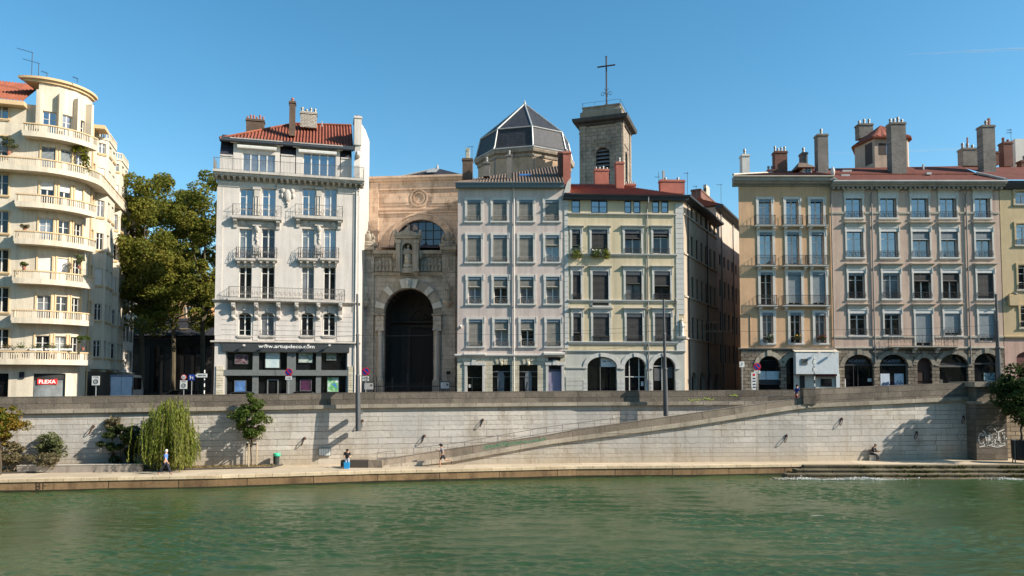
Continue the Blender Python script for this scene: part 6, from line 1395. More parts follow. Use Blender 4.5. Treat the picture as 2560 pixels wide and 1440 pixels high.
# street behind, lower quay, kerb edge
m = MB(); m.add([(-90,50,ZS-.03),(90,62.6,ZS-.03),(300,400,ZS-.03),(-300,400,ZS-.03)],[(0,1,2,3)]); P = main
m = MB()
for x0, x1 in zip([-72,-17.4,5.3,19.7,24.6,38.2,90],[-17.4,5.3,19.7,24.6,38.2,90,300]):
    yf = lambda x: interp(x,[-72,-17.4,5.3,24.6,38.2,300],[47.,57.5,61.9,62.9,63.2,63.2]); m.quad((x0,yf(x0),ZS),(x1,yf(x1),ZS),(x1*2,600,ZS),(x0*2,600,ZS)) if x0 < 90 else None
tag(m.build('street', M('asphalt', (.05,.05,.052), var=.2, scale=.4, bump=.01)), kind='structure')
edge = [(-90,41.2),(-33.5,48.75),(-20.1,50.8),(-9.9,53.3),(4.8,56.2),(14.7,56.9),(22.3,57.7)]
m = MB()
for (a, b) in zip(edge, edge[1:]):
    ya = interp(a[0],[p[0] for p in main],[p[1] for p in main])+1; yb = interp(b[0],[p[0] for p in main],[p[1] for p in main])+1
    m.quad((*a,ZQ),(*b,ZQ),(b[0],yb,ZQ),(a[0],ya,ZQ))
m.quad((22.3,57.7,ZQ),(80,57.7,ZQ),(80,63.5,ZQ),(22.3,63.2,ZQ))
tag(m.build('lower_quay', PAVE), kind='structure')
ew = thing('quay_edge', 'brown stained stone edge of the lower quay dropping into the river', 'quay edge')
m = MB(); strip(edge, lambda x: ZW-1.5, lambda x: ZQ-.16, m); m.build('edge_face', EDGE_S, ew)
m = MB(); course(edge, lambda x: ZQ-.16, lambda x: ZQ+.03, .07, m, back=-.55); m.build('kerb', CORD_S if 0 else brickM('kerb_stone', S(206,188,160), S(190,170,142), S(120,104,84), 1.1, 5, .015, axes='uv', bump=.02), ew)
m = MB(); r = random.Random(4)
p0 = Vector((-36,48.7))
L0 = 0
for (a, b) in zip(edge, edge[1:]):     # weed line at the water
    a, b = Vector(a), Vector(b); d = b-a; n = Vector((d.y,-d.x)).normalized(); k = 1e9
    while k < d.length:
        p = a+d.normalized()*k+n*.02; h = r.uniform(.04,.16); w = r.uniform(.3,1.2); q = a+d.normalized()*min(k+w,d.length)+n*.02
        m.add([(p.x,p.y,ZW-.1),(q.x,q.y,ZW-.1),(q.x,q.y,ZW+h*.7),(p.x,p.y,ZW+h)],[(0,1,2,3)]); k += w
strip(edge, lambda x: ZW-.2, lambda x: ZW+.13+.02*math.sin(x*2.9)+.02*math.sin(x*7.7+1), m, .03, .015); m.build('weed_line', M('river_weed', S(46,46,30), var=.3, scale=2.), ew)
# steps into the water on the right
st = thing('river_steps', 'low mossy stone steps descending into the river on the right', 'steps')
STEP = brickM('step_stone', S(128,118,98), S(100,92,76), S(56,52,44), 2.2, 3, .03, axes='xz', stain=S(60,58,42), stainamt=.8, bump=.04, var=.25, nscale=.8)
for i, (y, z, xs) in enumerate(((57.3,ZQ-.02,22.35),(56.6,ZQ-.27,21.5),(55.9,ZQ-.52,20.5),(55.3,ZQ-.76,19.4))):
    m = MB(); m.box(xs,80,y,y+.9+i*.0,z-.25-(.5 if i == 3 else 0),z); m.box(xs,80,y-.05,y+.1,z-.08,z+.012); m.build('step', STEP, st)
# river
def river():
    xs = np.concatenate([np.linspace(-150,-46,60,endpoint=False), np.linspace(-46,46,760,endpoint=False), np.linspace(46,150,60)]); ys = np.concatenate([np.linspace(2,22,30,endpoint=False), np.linspace(22,60,760)])
    X, Y = np.meshgrid(xs, ys); rng = np.random.default_rng(3); Z = np.zeros_like(X)
    # broad patches that decide where the surface is rougher
    env = np.zeros_like(X)
    for k in range(8): a = rng.uniform(0,6.28); l = rng.uniform(8,22); env += np.sin((X*math.cos(a)*.55+Y*math.sin(a)*1.2)*6.28/l+rng.uniform(0,6.28))
    env = .62+.38*np.tanh(env*.55)
    for k in range(84):
        l = 10**rng.uniform(math.log10(.36), math.log10(2.1)); a = rng.normal(math.pi/2, .30); ph = rng.uniform(0,6.28)
        amp = .0036*l**.62
        w = np.sin((X*math.cos(a)+Y*math.sin(a))*6.28/l+ph+.8*np.sin(X*.31+Y*.17+k)); Z += amp*(w+.35*np.sin(2*((X*math.cos(a)+Y*math.sin(a))*6.28/l+ph))) *(env if l < 1.6 else 1)
    for k in range(46):
        l = rng.uniform(.3,.72); a = rng.normal(math.pi/2, .55); ph = rng.uniform(0,6.28); u_ = (X*math.cos(a)+Y*math.sin(a))*6.28/l+ph
        Z += .0042*l**.6*np.maximum(0,env-.22)*1.3*(np.sin(u_+.9*np.sin(X*.7-Y*.4+k))+.3*np.sin(2*u_))
    v = np.stack([X.ravel(), Y.ravel(), ZW+Z.ravel()], 1); nx, ny = len(xs), len(ys)
    i = np.arange(ny-1)[:,None]*nx+np.arange(nx-1)[None,:]; f = np.stack([i, i+1, i+nx+1, i+nx], -1).reshape(-1,4)
    me = bpy.data.meshes.new('river'); me.vertices.add(len(v)); me.vertices.foreach_set('co', v.ravel()); me.loops.add(f.size); me.loops.foreach_set('vertex_index', f.ravel().astype(np.int32))
    me.polygons.add(len(f)); me.polygons.foreach_set('loop_start', np.arange(0,f.size,4,dtype=np.int32)); me.polygons.foreach_set('use_smooth', np.ones(len(f),bool)); me.update(calc_edges=True)
    return me
m_, nt, bs, N, L = _new('river_water')
co = _coord(nt); big = _noise(nt, _coord(nt,'Object',(.05,.11,1)), 1., 4, .6)
L(_mix(nt, _ramp(nt,big.outputs[0],.35,.68), (.026,.056,.015), (.043,.078,.028)), bs.inputs['Base Color'])
bs.inputs['Roughness'].default_value = .04; bs.inputs['IOR'].default_value = 1.47
n1 = _noise(nt, _coord(nt,'Object',(.55,3.4,1)), 2.2, 4, .6); _bump(nt, bs, n1.outputs[0], .55, .055)
rme = river(); rme.materials.append(m_); ro_ = bpy.data.objects.new('river', rme); COL.objects.link(ro_); tag(ro_, kind='structure')
m = MB(); m.quad((-150,2,ZW-2.5),(150,2,ZW-2.5),(150,62,ZW-2.5),(-150,62,ZW-2.5)); tag(m.build('river_bed', M('river_mud', S(60,64,44))), kind='structure')
# wooded slope on the near bank, behind the viewpoint
m = MB(); r = random.Random(11); nx, ny = 70, 16
for j in range(ny):
    for i in range(nx):
        x = -190+380*i/(nx-1); t = j/(ny-1); y = 1.5-7*min(1,t*4)-max(0,t-.15)*62; z = ZS-.2+(0 if t < .2 else (t-.2)/.8)**.8*33
        if t >= .2: z += r.uniform(-1.2,1.8)*(1+t*1.3)
        m.v.append((x,y,z))
for j in range(ny-1):
    for i in range(nx-1): a = j*nx+i; m.f.append((a,a+1,a+nx+1,a+nx))
m.v += [(-190,1.5,ZW-3),(190,1.5,ZW-3)]; m.f.append((0,nx-1,len(m.v)-1,len(m.v)-2))
tag(m.build('hillside', M('woodland', (.05,.065,.03), var=.5, scale=.3)), kind='structure')
# ================================================================== planting
def leaf_mesh(name, P, size, mat, parent, rng, hang=0., asp=.62):
    n = len(P); d = rng.normal(size=(n,3)); d[:,2] = d[:,2]*.6+ .25 - hang*3; d /= np.linalg.norm(d,axis=1)[:,None]
    e = rng.normal(size=(n,3)); e -= (e*d).sum(1)[:,None]*d; e /= np.linalg.norm(e,axis=1)[:,None]
    s = size*rng.uniform(.65,1.35,n)[:,None]
    v = np.stack([P-d*s, P+e*s*asp, P+d*s, P-e*s*asp], 1).reshape(-1,3)
    me = bpy.data.meshes.new(name); me.vertices.add(4*n); me.vertices.foreach_set('co', v.ravel()); me.loops.add(4*n); me.loops.foreach_set('vertex_index', np.arange(4*n,dtype=np.int32))
    me.polygons.add(n); me.polygons.foreach_set('loop_start', np.arange(0,4*n,4,dtype=np.int32)); me.update(calc_edges=True); me.materials.append(mat)
    o = bpy.data.objects.new(name, me); COL.objects.link(o); o.parent = parent; return o
def crown_points(rng, c, r, nclump, nleaf, cr, shape=None):
    C = rng.normal(size=(nclump,3)); C /= np.linalg.norm(C,axis=1)[:,None]; rad = rng.uniform(.25,1,nclump)**.5; rad = np.where(rng.uniform(size=nclump) < .3, rad*rng.uniform(1,1.3 if cr < .9 else 1.1,nclump), rad)
    C = C*rad[:,None]
    if shape: C[:,:2] *= np.array([shape(z) for z in C[:,2]])[:,None]
    C = np.array(c)+C*(np.array(r)-cr*.6)
    k = rng.integers(0,nclump,nleaf); D = rng.normal(size=(nleaf,3)); D /= np.linalg.norm(D,axis=1)[:,None]
    R = cr*(rng.uniform(.55,1.3,nclump))[k]*rng.uniform(.3,1,nleaf)**.45
    return C, C[k]+D*R[:,None]*np.array([1,1,.75])
def tree(name, label, cat, loc, c, r, nclump, nleaf, cr, ls, leafmat, bark, tr, seed, group=None, limbs=9, shape=None, fork=.45, stemname='trunk', trunks=((0,0),)):
    rng = np.random.default_rng(seed); t = thing(name, label, cat, loc, 0, group)
    C, P = crown_points(rng, c, r, nclump, nleaf, cr, shape)
    leaf_mesh('crown' if stemname == 'trunk' else 'foliage', P, ls, leafmat, t, rng)
    m = MB(); zt = c[2]-r[2]*fork
    for ox, oy in trunks:
        pts = [(ox,oy,-.3),(ox*1.02+.03,oy,zt*.35),(ox-.05+c[0]*.2,oy,zt*.7),(ox*.8+c[0]*.5,oy+c[1]*.4,zt),(c[0],c[1],c[2]+r[2]*.3)]
        m.tube(pts,[tr*1.15,tr*.95,tr*.85,tr*.7,tr*.15],8)
    for i in rng.choice(nclump, min(limbs,nclump), replace=False):
        q = C[i]; z0 = zt*rng.uniform(.75,1.0)+ (0 if q[2] > zt else -.2); a = Vector((c[0]*.5,c[1]*.4,min(z0,q[2]))); b = Vector(q); mid_ = a.lerp(b,.5)+Vector((0,0,.06*(b-a).length)); m.tube([a,mid_,b],[tr*.45,tr*.28,tr*.08],5)
    m.build(stemname, bark, t); return t
BARK = M('bark_plane', S(92,84,68), streak=.4, stain=S(54,50,42), bump=.01, var=.2, scale=2); BARK_D = M('bark_dark', S(84,74,62), bump=.01, var=.2, scale=3)
L_PLANE = leafM('leaf_plane', (.085,.12,.024), (.16,.18,.034), (.27,.235,.048), trans=.42); L_YOUNG = leafM('leaf_young', (.05,.09,.02), (.08,.13,.028), (.15,.17,.04))
L_AUT = leafM('leaf_autumn', (.10,.14,.022), (.18,.18,.03), (.28,.14,.03)); L_BUSH = leafM('leaf_bush', (.08,.10,.04), (.13,.15,.06), (.2,.2,.1)); L_DARK = leafM('leaf_dark', (.03,.05,.018), (.05,.075,.025), (.08,.09,.035)); L_WIL = leafM('leaf_willow', (.12,.17,.03), (.19,.23,.04), (.26,.25,.06)); L_DRY = leafM('leaf_dry', (.12,.11,.06), (.18,.15,.08), (.22,.18,.10))
def pz(px, py, D): p = at(px, py, D); return p
def street_tree(px, D, ytop, ybot, wpx, seed, label, nl=9000, dx=0, ncl=46):
    b = at(px, 950, D); zt = at(px, ytop, D).z-ZS; zb = at(px, ybot, D).z-ZS; w = wpx/F*D/2
    return tree('plane_tree', label, 'tree', (b.x,D,ZS), (dx,0,(zt+zb)/2), (w,w*.95,(zt-zb)/2), int(ncl*1.9), int(nl*2.8), 1.3, .165, L_PLANE, BARK, .34, seed, 'plane trees in the side street', limbs=18, fork=.55, shape=lambda z: min(1.9, 1/max(.5, math.sqrt(max(0,1-z*z)))) if z < 0 else 1.12)
street_tree(352, 87, 412, 850, 200, 1, 'tall plane tree beside the cream rounded block, its top lit yellow green', 12000, ncl=60)
street_tree(505, 92, 402, 850, 215, 2, 'tall plane tree partly hidden behind the white gallery building', 13000, ncl=64)
street_tree(432, 103, 436, 850, 200, 5, 'plane tree furthest back, between the two taller planes', 9000)
street_tree(318, 100, 470, 800, 120, 9, 'slender plane tree tucked against the side street houses', 6000)
def quay_at(px, D): p = at(px, 950, D); return (p.x, D, ZQ)
D = 55.9; zt = at(632,982,D).z-ZQ; zb = at(632,1106,D).z-ZQ; w = 88/F*D/2
yt = tree('young_tree', 'young green tree tied between three wooden stakes in the planting strip', 'tree', quay_at(631,D), (.05,0,(zt+zb)/2), (w,w,(zt-zb)/2), 52, 6200, .36, .085, L_YOUNG, BARK_D, .06, 3, limbs=16, fork=.95, shape=lambda z: 1.1-.5*max(0,z)-.2*max(0,-z))
stk = thing('tree_stakes', 'three pale wooden stakes with a dark tie band around the young tree', 'stakes', quay_at(630,D))
m = MB(); zh = at(632,1108,D).z-ZQ
for x, y in ((-.42,.25),(.36,.25),(0.02,-.5)): o = MB().tube([(x,y,-.2),(x,y,zh)],.05,6).build('stake', M('stake_wood%d' % (x*100), S(176,160,136)), stk)
m.tube([(-.42,.25,zh-.1),(.36,.25,zh-.1),(.02,-.5,zh-.1),(-.42,.25,zh-.1)],.07,5); m.build('tie_band', BLACK, stk)
D = 51.4; tree('autumn_tree', 'small tree with orange and green autumn leaves at the left edge', 'tree', quay_at(8,D), (0,0,3.35), (1.5,1.4,1.35), 52, 4800, .4, .085, L_AUT, BARK_D, .07, 4, limbs=9, fork=.9)
def bush(px, D, y0, y1, wpx, n, ls, mat, seed, label, cr=.45, name='shrub', z=0.):
    zt = at(px,y0,D).z-ZQ; zb = max(.05, at(px,y1,D).z-ZQ); w = wpx/F*D/2
    return tree(name, label, 'shrub', quay_at(px,D), (0,0,(zt+zb)/2), (w,w*.75,(zt-zb)/2), 36, n, cr*.75, ls, mat, BARK_D, .04, seed, limbs=14, fork=.95, stemname='stem')
bush(132, 53.5, 1074, 1158, 78, 2600, .085, L_BUSH, 11, 'loose grey green shrub in front of the wall, left of its own long shadow')
bush(25, 52.6, 1102, 1166, 92, 2400, .09, L_DRY, 12, 'straw coloured dry shrub at the foot of the autumn tree')
bush(120, 52.6, 1128, 1168, 80, 900, .08, L_DRY, 15, 'dry low scrub under the grey green shrub', cr=.3)
bush(306, 54.4, 1042, 1166, 112, 5200, .1, L_DARK, 13, 'dark green shaded shrub between the wall and the weeping willow')
bush(286, 54.6, 1038, 1078, 56, 420, .1, L_DRY, 14, 'sparse dry climber on the wall above the dark shrub', cr=.3)
# weeping willow
D = 54.0; rng = np.random.default_rng(21); wl = thing('willow', 'weeping willow trailing bright green strands to the ground by the wall', 'tree', quay_at(420,D)); sc_ = D/F
P = []; m = MB()
tops = [(434,992,40),(410,1010,34),(450,1018,40),(392,1035,30),(470,1060,30),(400,1050,50),(430,1060,60),(460,1095,40)]
for k in range(620):
    cx0, cy0, sp = tops[rng.integers(len(tops))]; x = (cx0-420+rng.normal()*sp*.42)*sc_; y = rng.normal()*.75; zt = at(420,cy0,D).z-ZQ-rng.uniform(0,.7)-abs(x-(cx0-420)*sc_)*.25
    if abs(x) > 1.8: x *= .75
    L = rng.uniform(1.2,3.6); zb = max(rng.uniform(.05,.9), zt-L); n = int((zt-zb)/.055); z = np.linspace(zt,zb,max(n,2)); ph = rng.uniform(0,6)
    out = 1+.05*np.sqrt(np.maximum(0,zt-z)); P.append(np.stack([x*out+.05*np.sin(z*2+ph)+rng.normal(size=len(z))*.03, y*out+.05*np.cos(z*1.7+ph)+rng.normal(size=len(z))*.03, z],1))
    if k % 3 == 0: m.tube([(x,y,zt),(x*1.05,y*1.05,(zt+zb)/2),(x*1.12,y*1.12,zb)],.008,3,False)
P = np.concatenate(P); leaf_mesh('crown', P, .1, L_WIL, wl, rng, hang=1.2, asp=.3)
m.tube([(0,0,-.2),(.1,0,1.6),(.0,.1,3.0),(.3,0,4.9)],[.2,.16,.13,.04],8)
for cx0, cy0, sp in tops: m.tube([(.05,.05,2.4),((cx0-420)*sc_*.6,.1,(at(420,cy0,D).z-ZQ)*.8),((cx0-420)*sc_,.0,at(420,cy0,D).z-ZQ-.3)],[.09,.06,.02],5)
m.build('trunk', BARK_D, wl)
# planted tree on the right
D = 58.6; pt = at(2549,950,D); zt = at(2549,905,D).z-ZQ; zb = at(2549,1068,D).z-ZQ; w = 122/F*D/2
tree('potted_tree', 'dark green tree growing from a black planter at the right edge', 'tree', (pt.x,D,ZQ+1.75), (0.1,0,(zt+zb)/2-1.75), (w,w,(zt-zb)/2), 46, 7000, .7, .13, L_DARK if 0 else leafM('leaf_deep', (.03,.055,.02), (.05,.085,.03), (.09,.11,.04)), BARK_D, .08, 31, limbs=10, fork=.95)
pl_ = thing('planter', 'tall black cylindrical planter with pale legs holding the right hand tree', 'planter', (pt.x,D,ZQ)); m = MB(); m.lathe(0,0,[(.62,.25),(.7,.5),(.74,1.8),(.68,1.8),(.66,1.72)],20); m.build('tub', BLACK, pl_); m = MB(); m.lathe(0,0,[(.64,1.66),(.01,1.74)],14); m.build('soil', M('soil',(.06,.045,.03)), pl_)
for a in (20,110,200,290): MB().tube([(.78*math.cos(R_(a)),.78*math.sin(R_(a)),0),(.76*math.cos(R_(a)),.76*math.sin(R_(a)),1.85)],.04,6).build('leg', IRON_G, pl_)
# planting strip
bed = [(-75,47.6),(-39.5,50.2),(-34.2,51.9),(-26,53.35),(-17.9,55.45),(-17.6,56.9),(-40,52.6),(-75,45.8)]
m = MB(); bp = [(-40,51.4),(-33.8,52.55),(-25.6,53.75),(-17.8,55.6),(-17.6,57.2),(-40,53.0)]; m.prismz(bp, ZQ-.05, ZQ+.07); tag(m.build('planting_bed', M('dry_grass', S(168,140,96), var=.35, scale=1.5, streak=.0, bump=.03, fine=.3)), kind='structure')
rng = np.random.default_rng(8); n = 2600; t = rng.uniform(0,1,n); e = rng.uniform(0,1,n)**1.5
P = np.stack([-40+22.4*t, 51.45+4.2*t+e*(1.3-.2*t), np.full(n,ZQ+.1)+rng.uniform(0,.1,n)],1); gt = leaf_mesh('grass_tufts', P, .09, L_DRY, None, rng, asp=.25); tag(gt, 'dry grass tufts scattered on the planting strip', 'grass', kind='stuff')
m = MB(); m.tube([(-40,51.35,ZQ+.05),(-25.6,53.68,ZQ+.05),(-17.75,55.5,ZQ+.05),(-17.5,57.1,ZQ+.05)],.07,4); tag(m.build('bed_kerb', CORD_S), 'thin stone kerb around the planting strip', 'kerb')
a = at(47,1180,52.5); b = at(355,1177,53.3); BW = Fac(Vector((a.x,52.3)), Vector((b.x,53.1)), name='low_wall', label='long low grey concrete bench wall with purple stains at the quay edge of the planting', cat='wall', z=ZQ)
m = MB(); m.box(0,BW.W,0,.5,0,.5); BW.mk(m, 'wall_block', M('concrete_bench', S(158,150,142), streak=.6, stain=S(104,84,82), var=.15, bump=.004)); m = MB(); m.box(-.03,BW.W+.03,-.03,.53,.5,.54); BW.mk(m, 'coping', M('concrete_top', S(178,172,162)))

# ================================================================== people
def person(label, loc, face, pose, skin, top, legs, shoe, hair, h=1.74, sleeve=.5, shorts=False, cap=None, hold=None):
    k = h/1.74; t = thing('person', label, 'person', loc, face); p = dict(lean=.05, hl=(.0,.0), kl=(.05,.05), arm=((.1,.2),(.1,.2)), pel=.92, head=.0, toe=0.); p.update(pose)
    J = {}; V = Vector
    pel = V((0,0,p['pel'])); up = V((math.sin(p['lean']),0,math.cos(p['lean']))); J['pel'] = pel; J['waist'] = pel+up*.16; J['chest'] = pel+up*.36; J['nb'] = pel+up*.5; 
    hd = V((math.sin(p['lean']+p['head']),0,math.cos(p['lean']+p['head']))); J['neck'] = J['nb']+hd*.07; J['h1'] = J['neck']+hd*.07+V((.015,0,0)); J['h2'] = J['h1']+hd*.085; J['h3'] = J['h2']+hd*.05; J['nose'] = J['h1']+V((.105,0,.02)); fwd = V((hd.z,0,-hd.x)); J['chin'] = J['h1']+fwd*.045-hd*.035
    for i, s in enumerate((1,-1)):
        hip = pel+V((0,s*.095,-.04)); a = p['hl'][i]; kn = hip+V((math.sin(a),s*.01,-math.cos(a)))*.43; b = a-p['kl'][i]; an = kn+V((math.sin(b),0,-math.cos(b)))*.42; fa = b+p['toe']
        J['hip%d'%i], J['kn%d'%i], J['an%d'%i] = hip, kn, an; f = V((math.cos(fa),0,math.sin(fa))); J['he%d'%i] = an-f*.03+V((0,0,-.05)) ; J['to%d'%i] = an+f*.17+V((0,0,-.055))
        sh = J['nb']+V((0,s*.19,-.045)); a1, a2 = p['arm'][i]; A_ = a1; el = sh+V((math.sin(A_),s*.16,-math.cos(A_)))*.29; B_ = A_+a2; wr = el+V((math.sin(B_),-s*.12 if a2 > .8 else s*.02,-math.cos(B_)))*.25; J['sh%d'%i], J['el%d'%i], J['wr%d'%i] = sh, el, wr
        d = (wr-el).normalized(); pm = wr+d*.075; J['pm%d'%i] = pm; sd_ = d.cross(V((0,s,.2))).normalized()
        for q in range(4): r1 = pm+sd_*(.028-.019*q)+d*(.03,.04,.036,.024)[q]; J['f%d%d'%(i,q)] = r1; J['g%d%d'%(i,q)] = r1+d*.035+V((0,-s*.02,-.006))
        J['th%d'%i] = wr+d*.03+sd_*.04; J['tt%d'%i] = J['th%d'%i]+d*.035+sd_*.012
    def sk(name, E, rad, mat, sub=1, sq=None):
        keys = []; 
        for a, b in E:
            for q in (a, b):
                if q not in keys: keys.append(q)
        me = bpy.data.meshes.new(name); me.from_pydata([J[q]*k for q in keys], [(keys.index(a),keys.index(b)) for a,b in E], []); o = bpy.data.objects.new(name, me); COL.objects.link(o); o.parent = t
        o.modifiers.new('Skin','SKIN'); o.modifiers['Skin'].use_smooth_shade = True; s_ = o.modifiers.new('Sub','SUBSURF'); s_.levels = sub; s_.render_levels = sub
        for i, q in enumerate(keys):
            r = rad[q if q in rad else q[:-1] if q[:-1] in rad else q[:2] if q[:2] in rad else q[:1]]; r = r if isinstance(r,tuple) else (r,r); me.skin_vertices[0].data[i].radius = (r[0]*k,r[1]*k); me.skin_vertices[0].data[i].use_root = (i == 0)
        me.materials.append(mat); return o
    E = [('pel','waist'),('waist','chest'),('chest','nb'),('nb','neck'),('neck','h1'),('h1','h2'),('h2','h3'),('h1','chin')]
    for i in '01':
        E += [('pel','hip'+i),('hip'+i,'kn'+i),('kn'+i,'an'+i),('an'+i,'to'+i),('nb','sh'+i),('sh'+i,'el'+i),('el'+i,'wr'+i),('wr'+i,'pm'+i),('wr'+i,'th'+i),('th'+i,'tt'+i)]
        for q in '0123': E += [('pm'+i,'f'+i+q),('f'+i+q,'g'+i+q)]
    sk('body', E, {'pel':.12,'waist':(.12,.1),'chest':(.14,.11),'nb':.085,'neck':.055,'h1':(.075,.085),'h2':(.08,.092),'h3':.06,'chin':.04,'nose':.012,'hip':.085,'kn':.055,'an':.04,'to':.035,'sh':.06,'el':.042,'wr':.028,'pm':(.03,.018),'th':.011,'tt':.009,'f':.0095,'g':.008}, flat('skin_%s' % label[:9], skin, .6))
    E = [('pel','waist'),('waist','chest'),('chest','nb')]
    for i in '01':
        E += [('nb','sh'+i)]; J['sl'+i] = J['sh'+i].lerp(J['el'+i], .75 if sleeve < .9 else 1.); E += [('sh'+i,'sl'+i)]
        if sleeve > .9: E += [('sl'+i,'wr'+i)]
    sk('jacket' if sleeve > .9 else 'shirt', E, {'pel':(.145,.13),'waist':(.14,.125),'chest':(.165,.135),'nb':.1,'sh':.075,'sl':.062,'wr':.043}, top)
    J['pelt'] = J['pel']+up*.06; E = [('pelt','pel')]
    for i in '01':
        J['kx'+i] = J['hip'+i].lerp(J['kn'+i], .85) if shorts else J['kn'+i]; E += [('pel','hip'+i),('hip'+i,'kx'+i)]
        if not shorts: J['ax'+i] = J['kn'+i].lerp(J['an'+i],.95); E += [('kx'+i,'ax'+i)]
    sk('shorts' if shorts else 'trousers', E, {'pelt':.135,'pel':.14,'hip':.105,'kx':.088 if shorts else .075,'ax':.06}, legs)
    for i in '01': J['hm'+i] = J['an'+i]+V((0,0,-.03)); sk('shoe', [('he'+i,'hm'+i),('hm'+i,'to'+i)], {'he':.042,'hm':.048,'to':.036}, shoe)
    m = MB(); c = J['h2']*k-fwd*.018+hd*.02; m.ell(c,(.105*k,.1*k,.105*k),12,8); m.ell(c-fwd*.045*k-hd*.05*k,(.075*k,.088*k,.085*k),10,6)
    if cap: m.tube([c+hd*.05*k,c+hd*.045*k+fwd*.17*k],[.07*k,.045*k],8)
    m.build('cap' if cap else 'hair', cap or hair, t, smooth=True); return t
def cl(n, *c): return flat('cloth_'+n, S(*c), .85)
SK = S(206,160,134)
H_W = cl('white_hair',214,212,206); H_D = cl('dark_hair',40,32,28)
p = at(413,1184,12090/234.); person('white haired man in a blue shirt and dark trousers walking past the willow', (p.x,p.y,ZQ), 0, dict(lean=.06,hl=(.42,-.38),kl=(.08,.3),arm=((-.35,.25),(.3,.35)),pel=.885), SK, cl('blue_shirt',92,128,190), cl('navy',40,44,62), cl('shoe_dark',38,34,34), H_W)
sx = -12.25; person('young person in a black t-shirt and pale jeans sitting on the stone block, looking down', (sx,55.62,ZQ), -math.pi/2+.25, dict(lean=.32,hl=(1.35,1.25),kl=(1.3,1.15),arm=((.35,1.35),(.3,1.45)),pel=.66,head=.45), SK, cl('black_tee',34,34,40), cl('pale_jeans',168,172,180), cl('trainers',216,214,210), H_D)
bg = thing('bag', 'bright blue bag on the ground between the feet of the seated person', 'bag', (sx+.12,55.02,ZQ)); m = MB(); m.add([(-.17,-.1,0),(.17,-.1,0),(.17,.1,0),(-.17,.1,0),(-.22,-.08,.46),(.22,-.08,.46),(.22,.08,.46),(-.22,.08,.46)],[(0,3,2,1),(4,5,6,7),(0,1,5,4),(1,2,6,5),(2,3,7,6),(3,0,4,7)]); m.build('bag_body', cl('bag_blue',40,150,214), bg); m = MB(); [m.tube([(-.1,y,.45),(-.06,y,.62),(.06,y,.62),(.1,y,.45)],.012,5) for y in (-.06,.06)]; m.build('handle', cl('bag_strap',30,110,170), bg)
p = at(1107,1165,12090/215.); person('runner in a grey shirt, dark shorts and black cap on the lower quay', (p.x,p.y-.1,ZQ), math.pi, dict(lean=.16,hl=(.5,-.55),kl=(.55,.95),arm=((-.7,1.5),(.6,1.5)),pel=.89,toe=-.1), S(196,146,118), cl('grey_tee',128,128,136), cl('dark_shorts',44,42,48), cl('run_shoe',60,58,62), H_D, shorts=True, cap=cl('cap_black',30,30,34), sleeve=.3)
p = at(2183,1150,60.4); sb_ = (p.x,60.55); person('seated person in a dark jacket reading against the sunlit river wall', (sb_[0],sb_[1],ZQ), -math.pi/2+.7, dict(lean=.3,hl=(1.3,1.4),kl=(1.25,1.4),arm=((.3,1.2),(.4,1.1)),pel=.6,head=.4), SK, cl('dark_jacket',44,40,44), cl('dark_jeans',46,50,62), cl('shoe_black',30,30,30), cl('grey_hair',150,130,112), sleeve=1.)
sl_ = thing('stone_seat', 'small pale stone block under the seated reader', 'stone', (sb_[0],sb_[1]+.05,ZQ)); m = MB(); m.prismz([(-.28,-.2),(.26,-.24),(.3,.2),(-.25,.22)],0,.46); m.build('stone', M('pale_stone_block', S(200,192,180), bump=.01), sl_); m = MB(); m.prismz([(-2.6,-.1),(-1.7,-.2),(-1.65,.1),(-2.5,.15)],0,.13); tag(m.build('loose_stone', M('loose_stone', S(120,110,98), bump=.02)), 'flat grey stone lying left of the seated reader', 'stone').location = (sb_[0],sb_[1]+.3,ZQ)
p = at(1991,990,60.9); person('runner in a blue top and red shorts at the head of the ramp', (p.x,60.9,-2.08), .2, dict(lean=.12,hl=(.35,-.35),kl=(.4,.7),arm=((-.5,1.3),(.5,1.4)),pel=.9), SK, cl('royal_blue',44,58,130), cl('red_shorts',186,44,52), cl('run_shoe2',120,60,60), H_D, shorts=True, sleeve=.4)

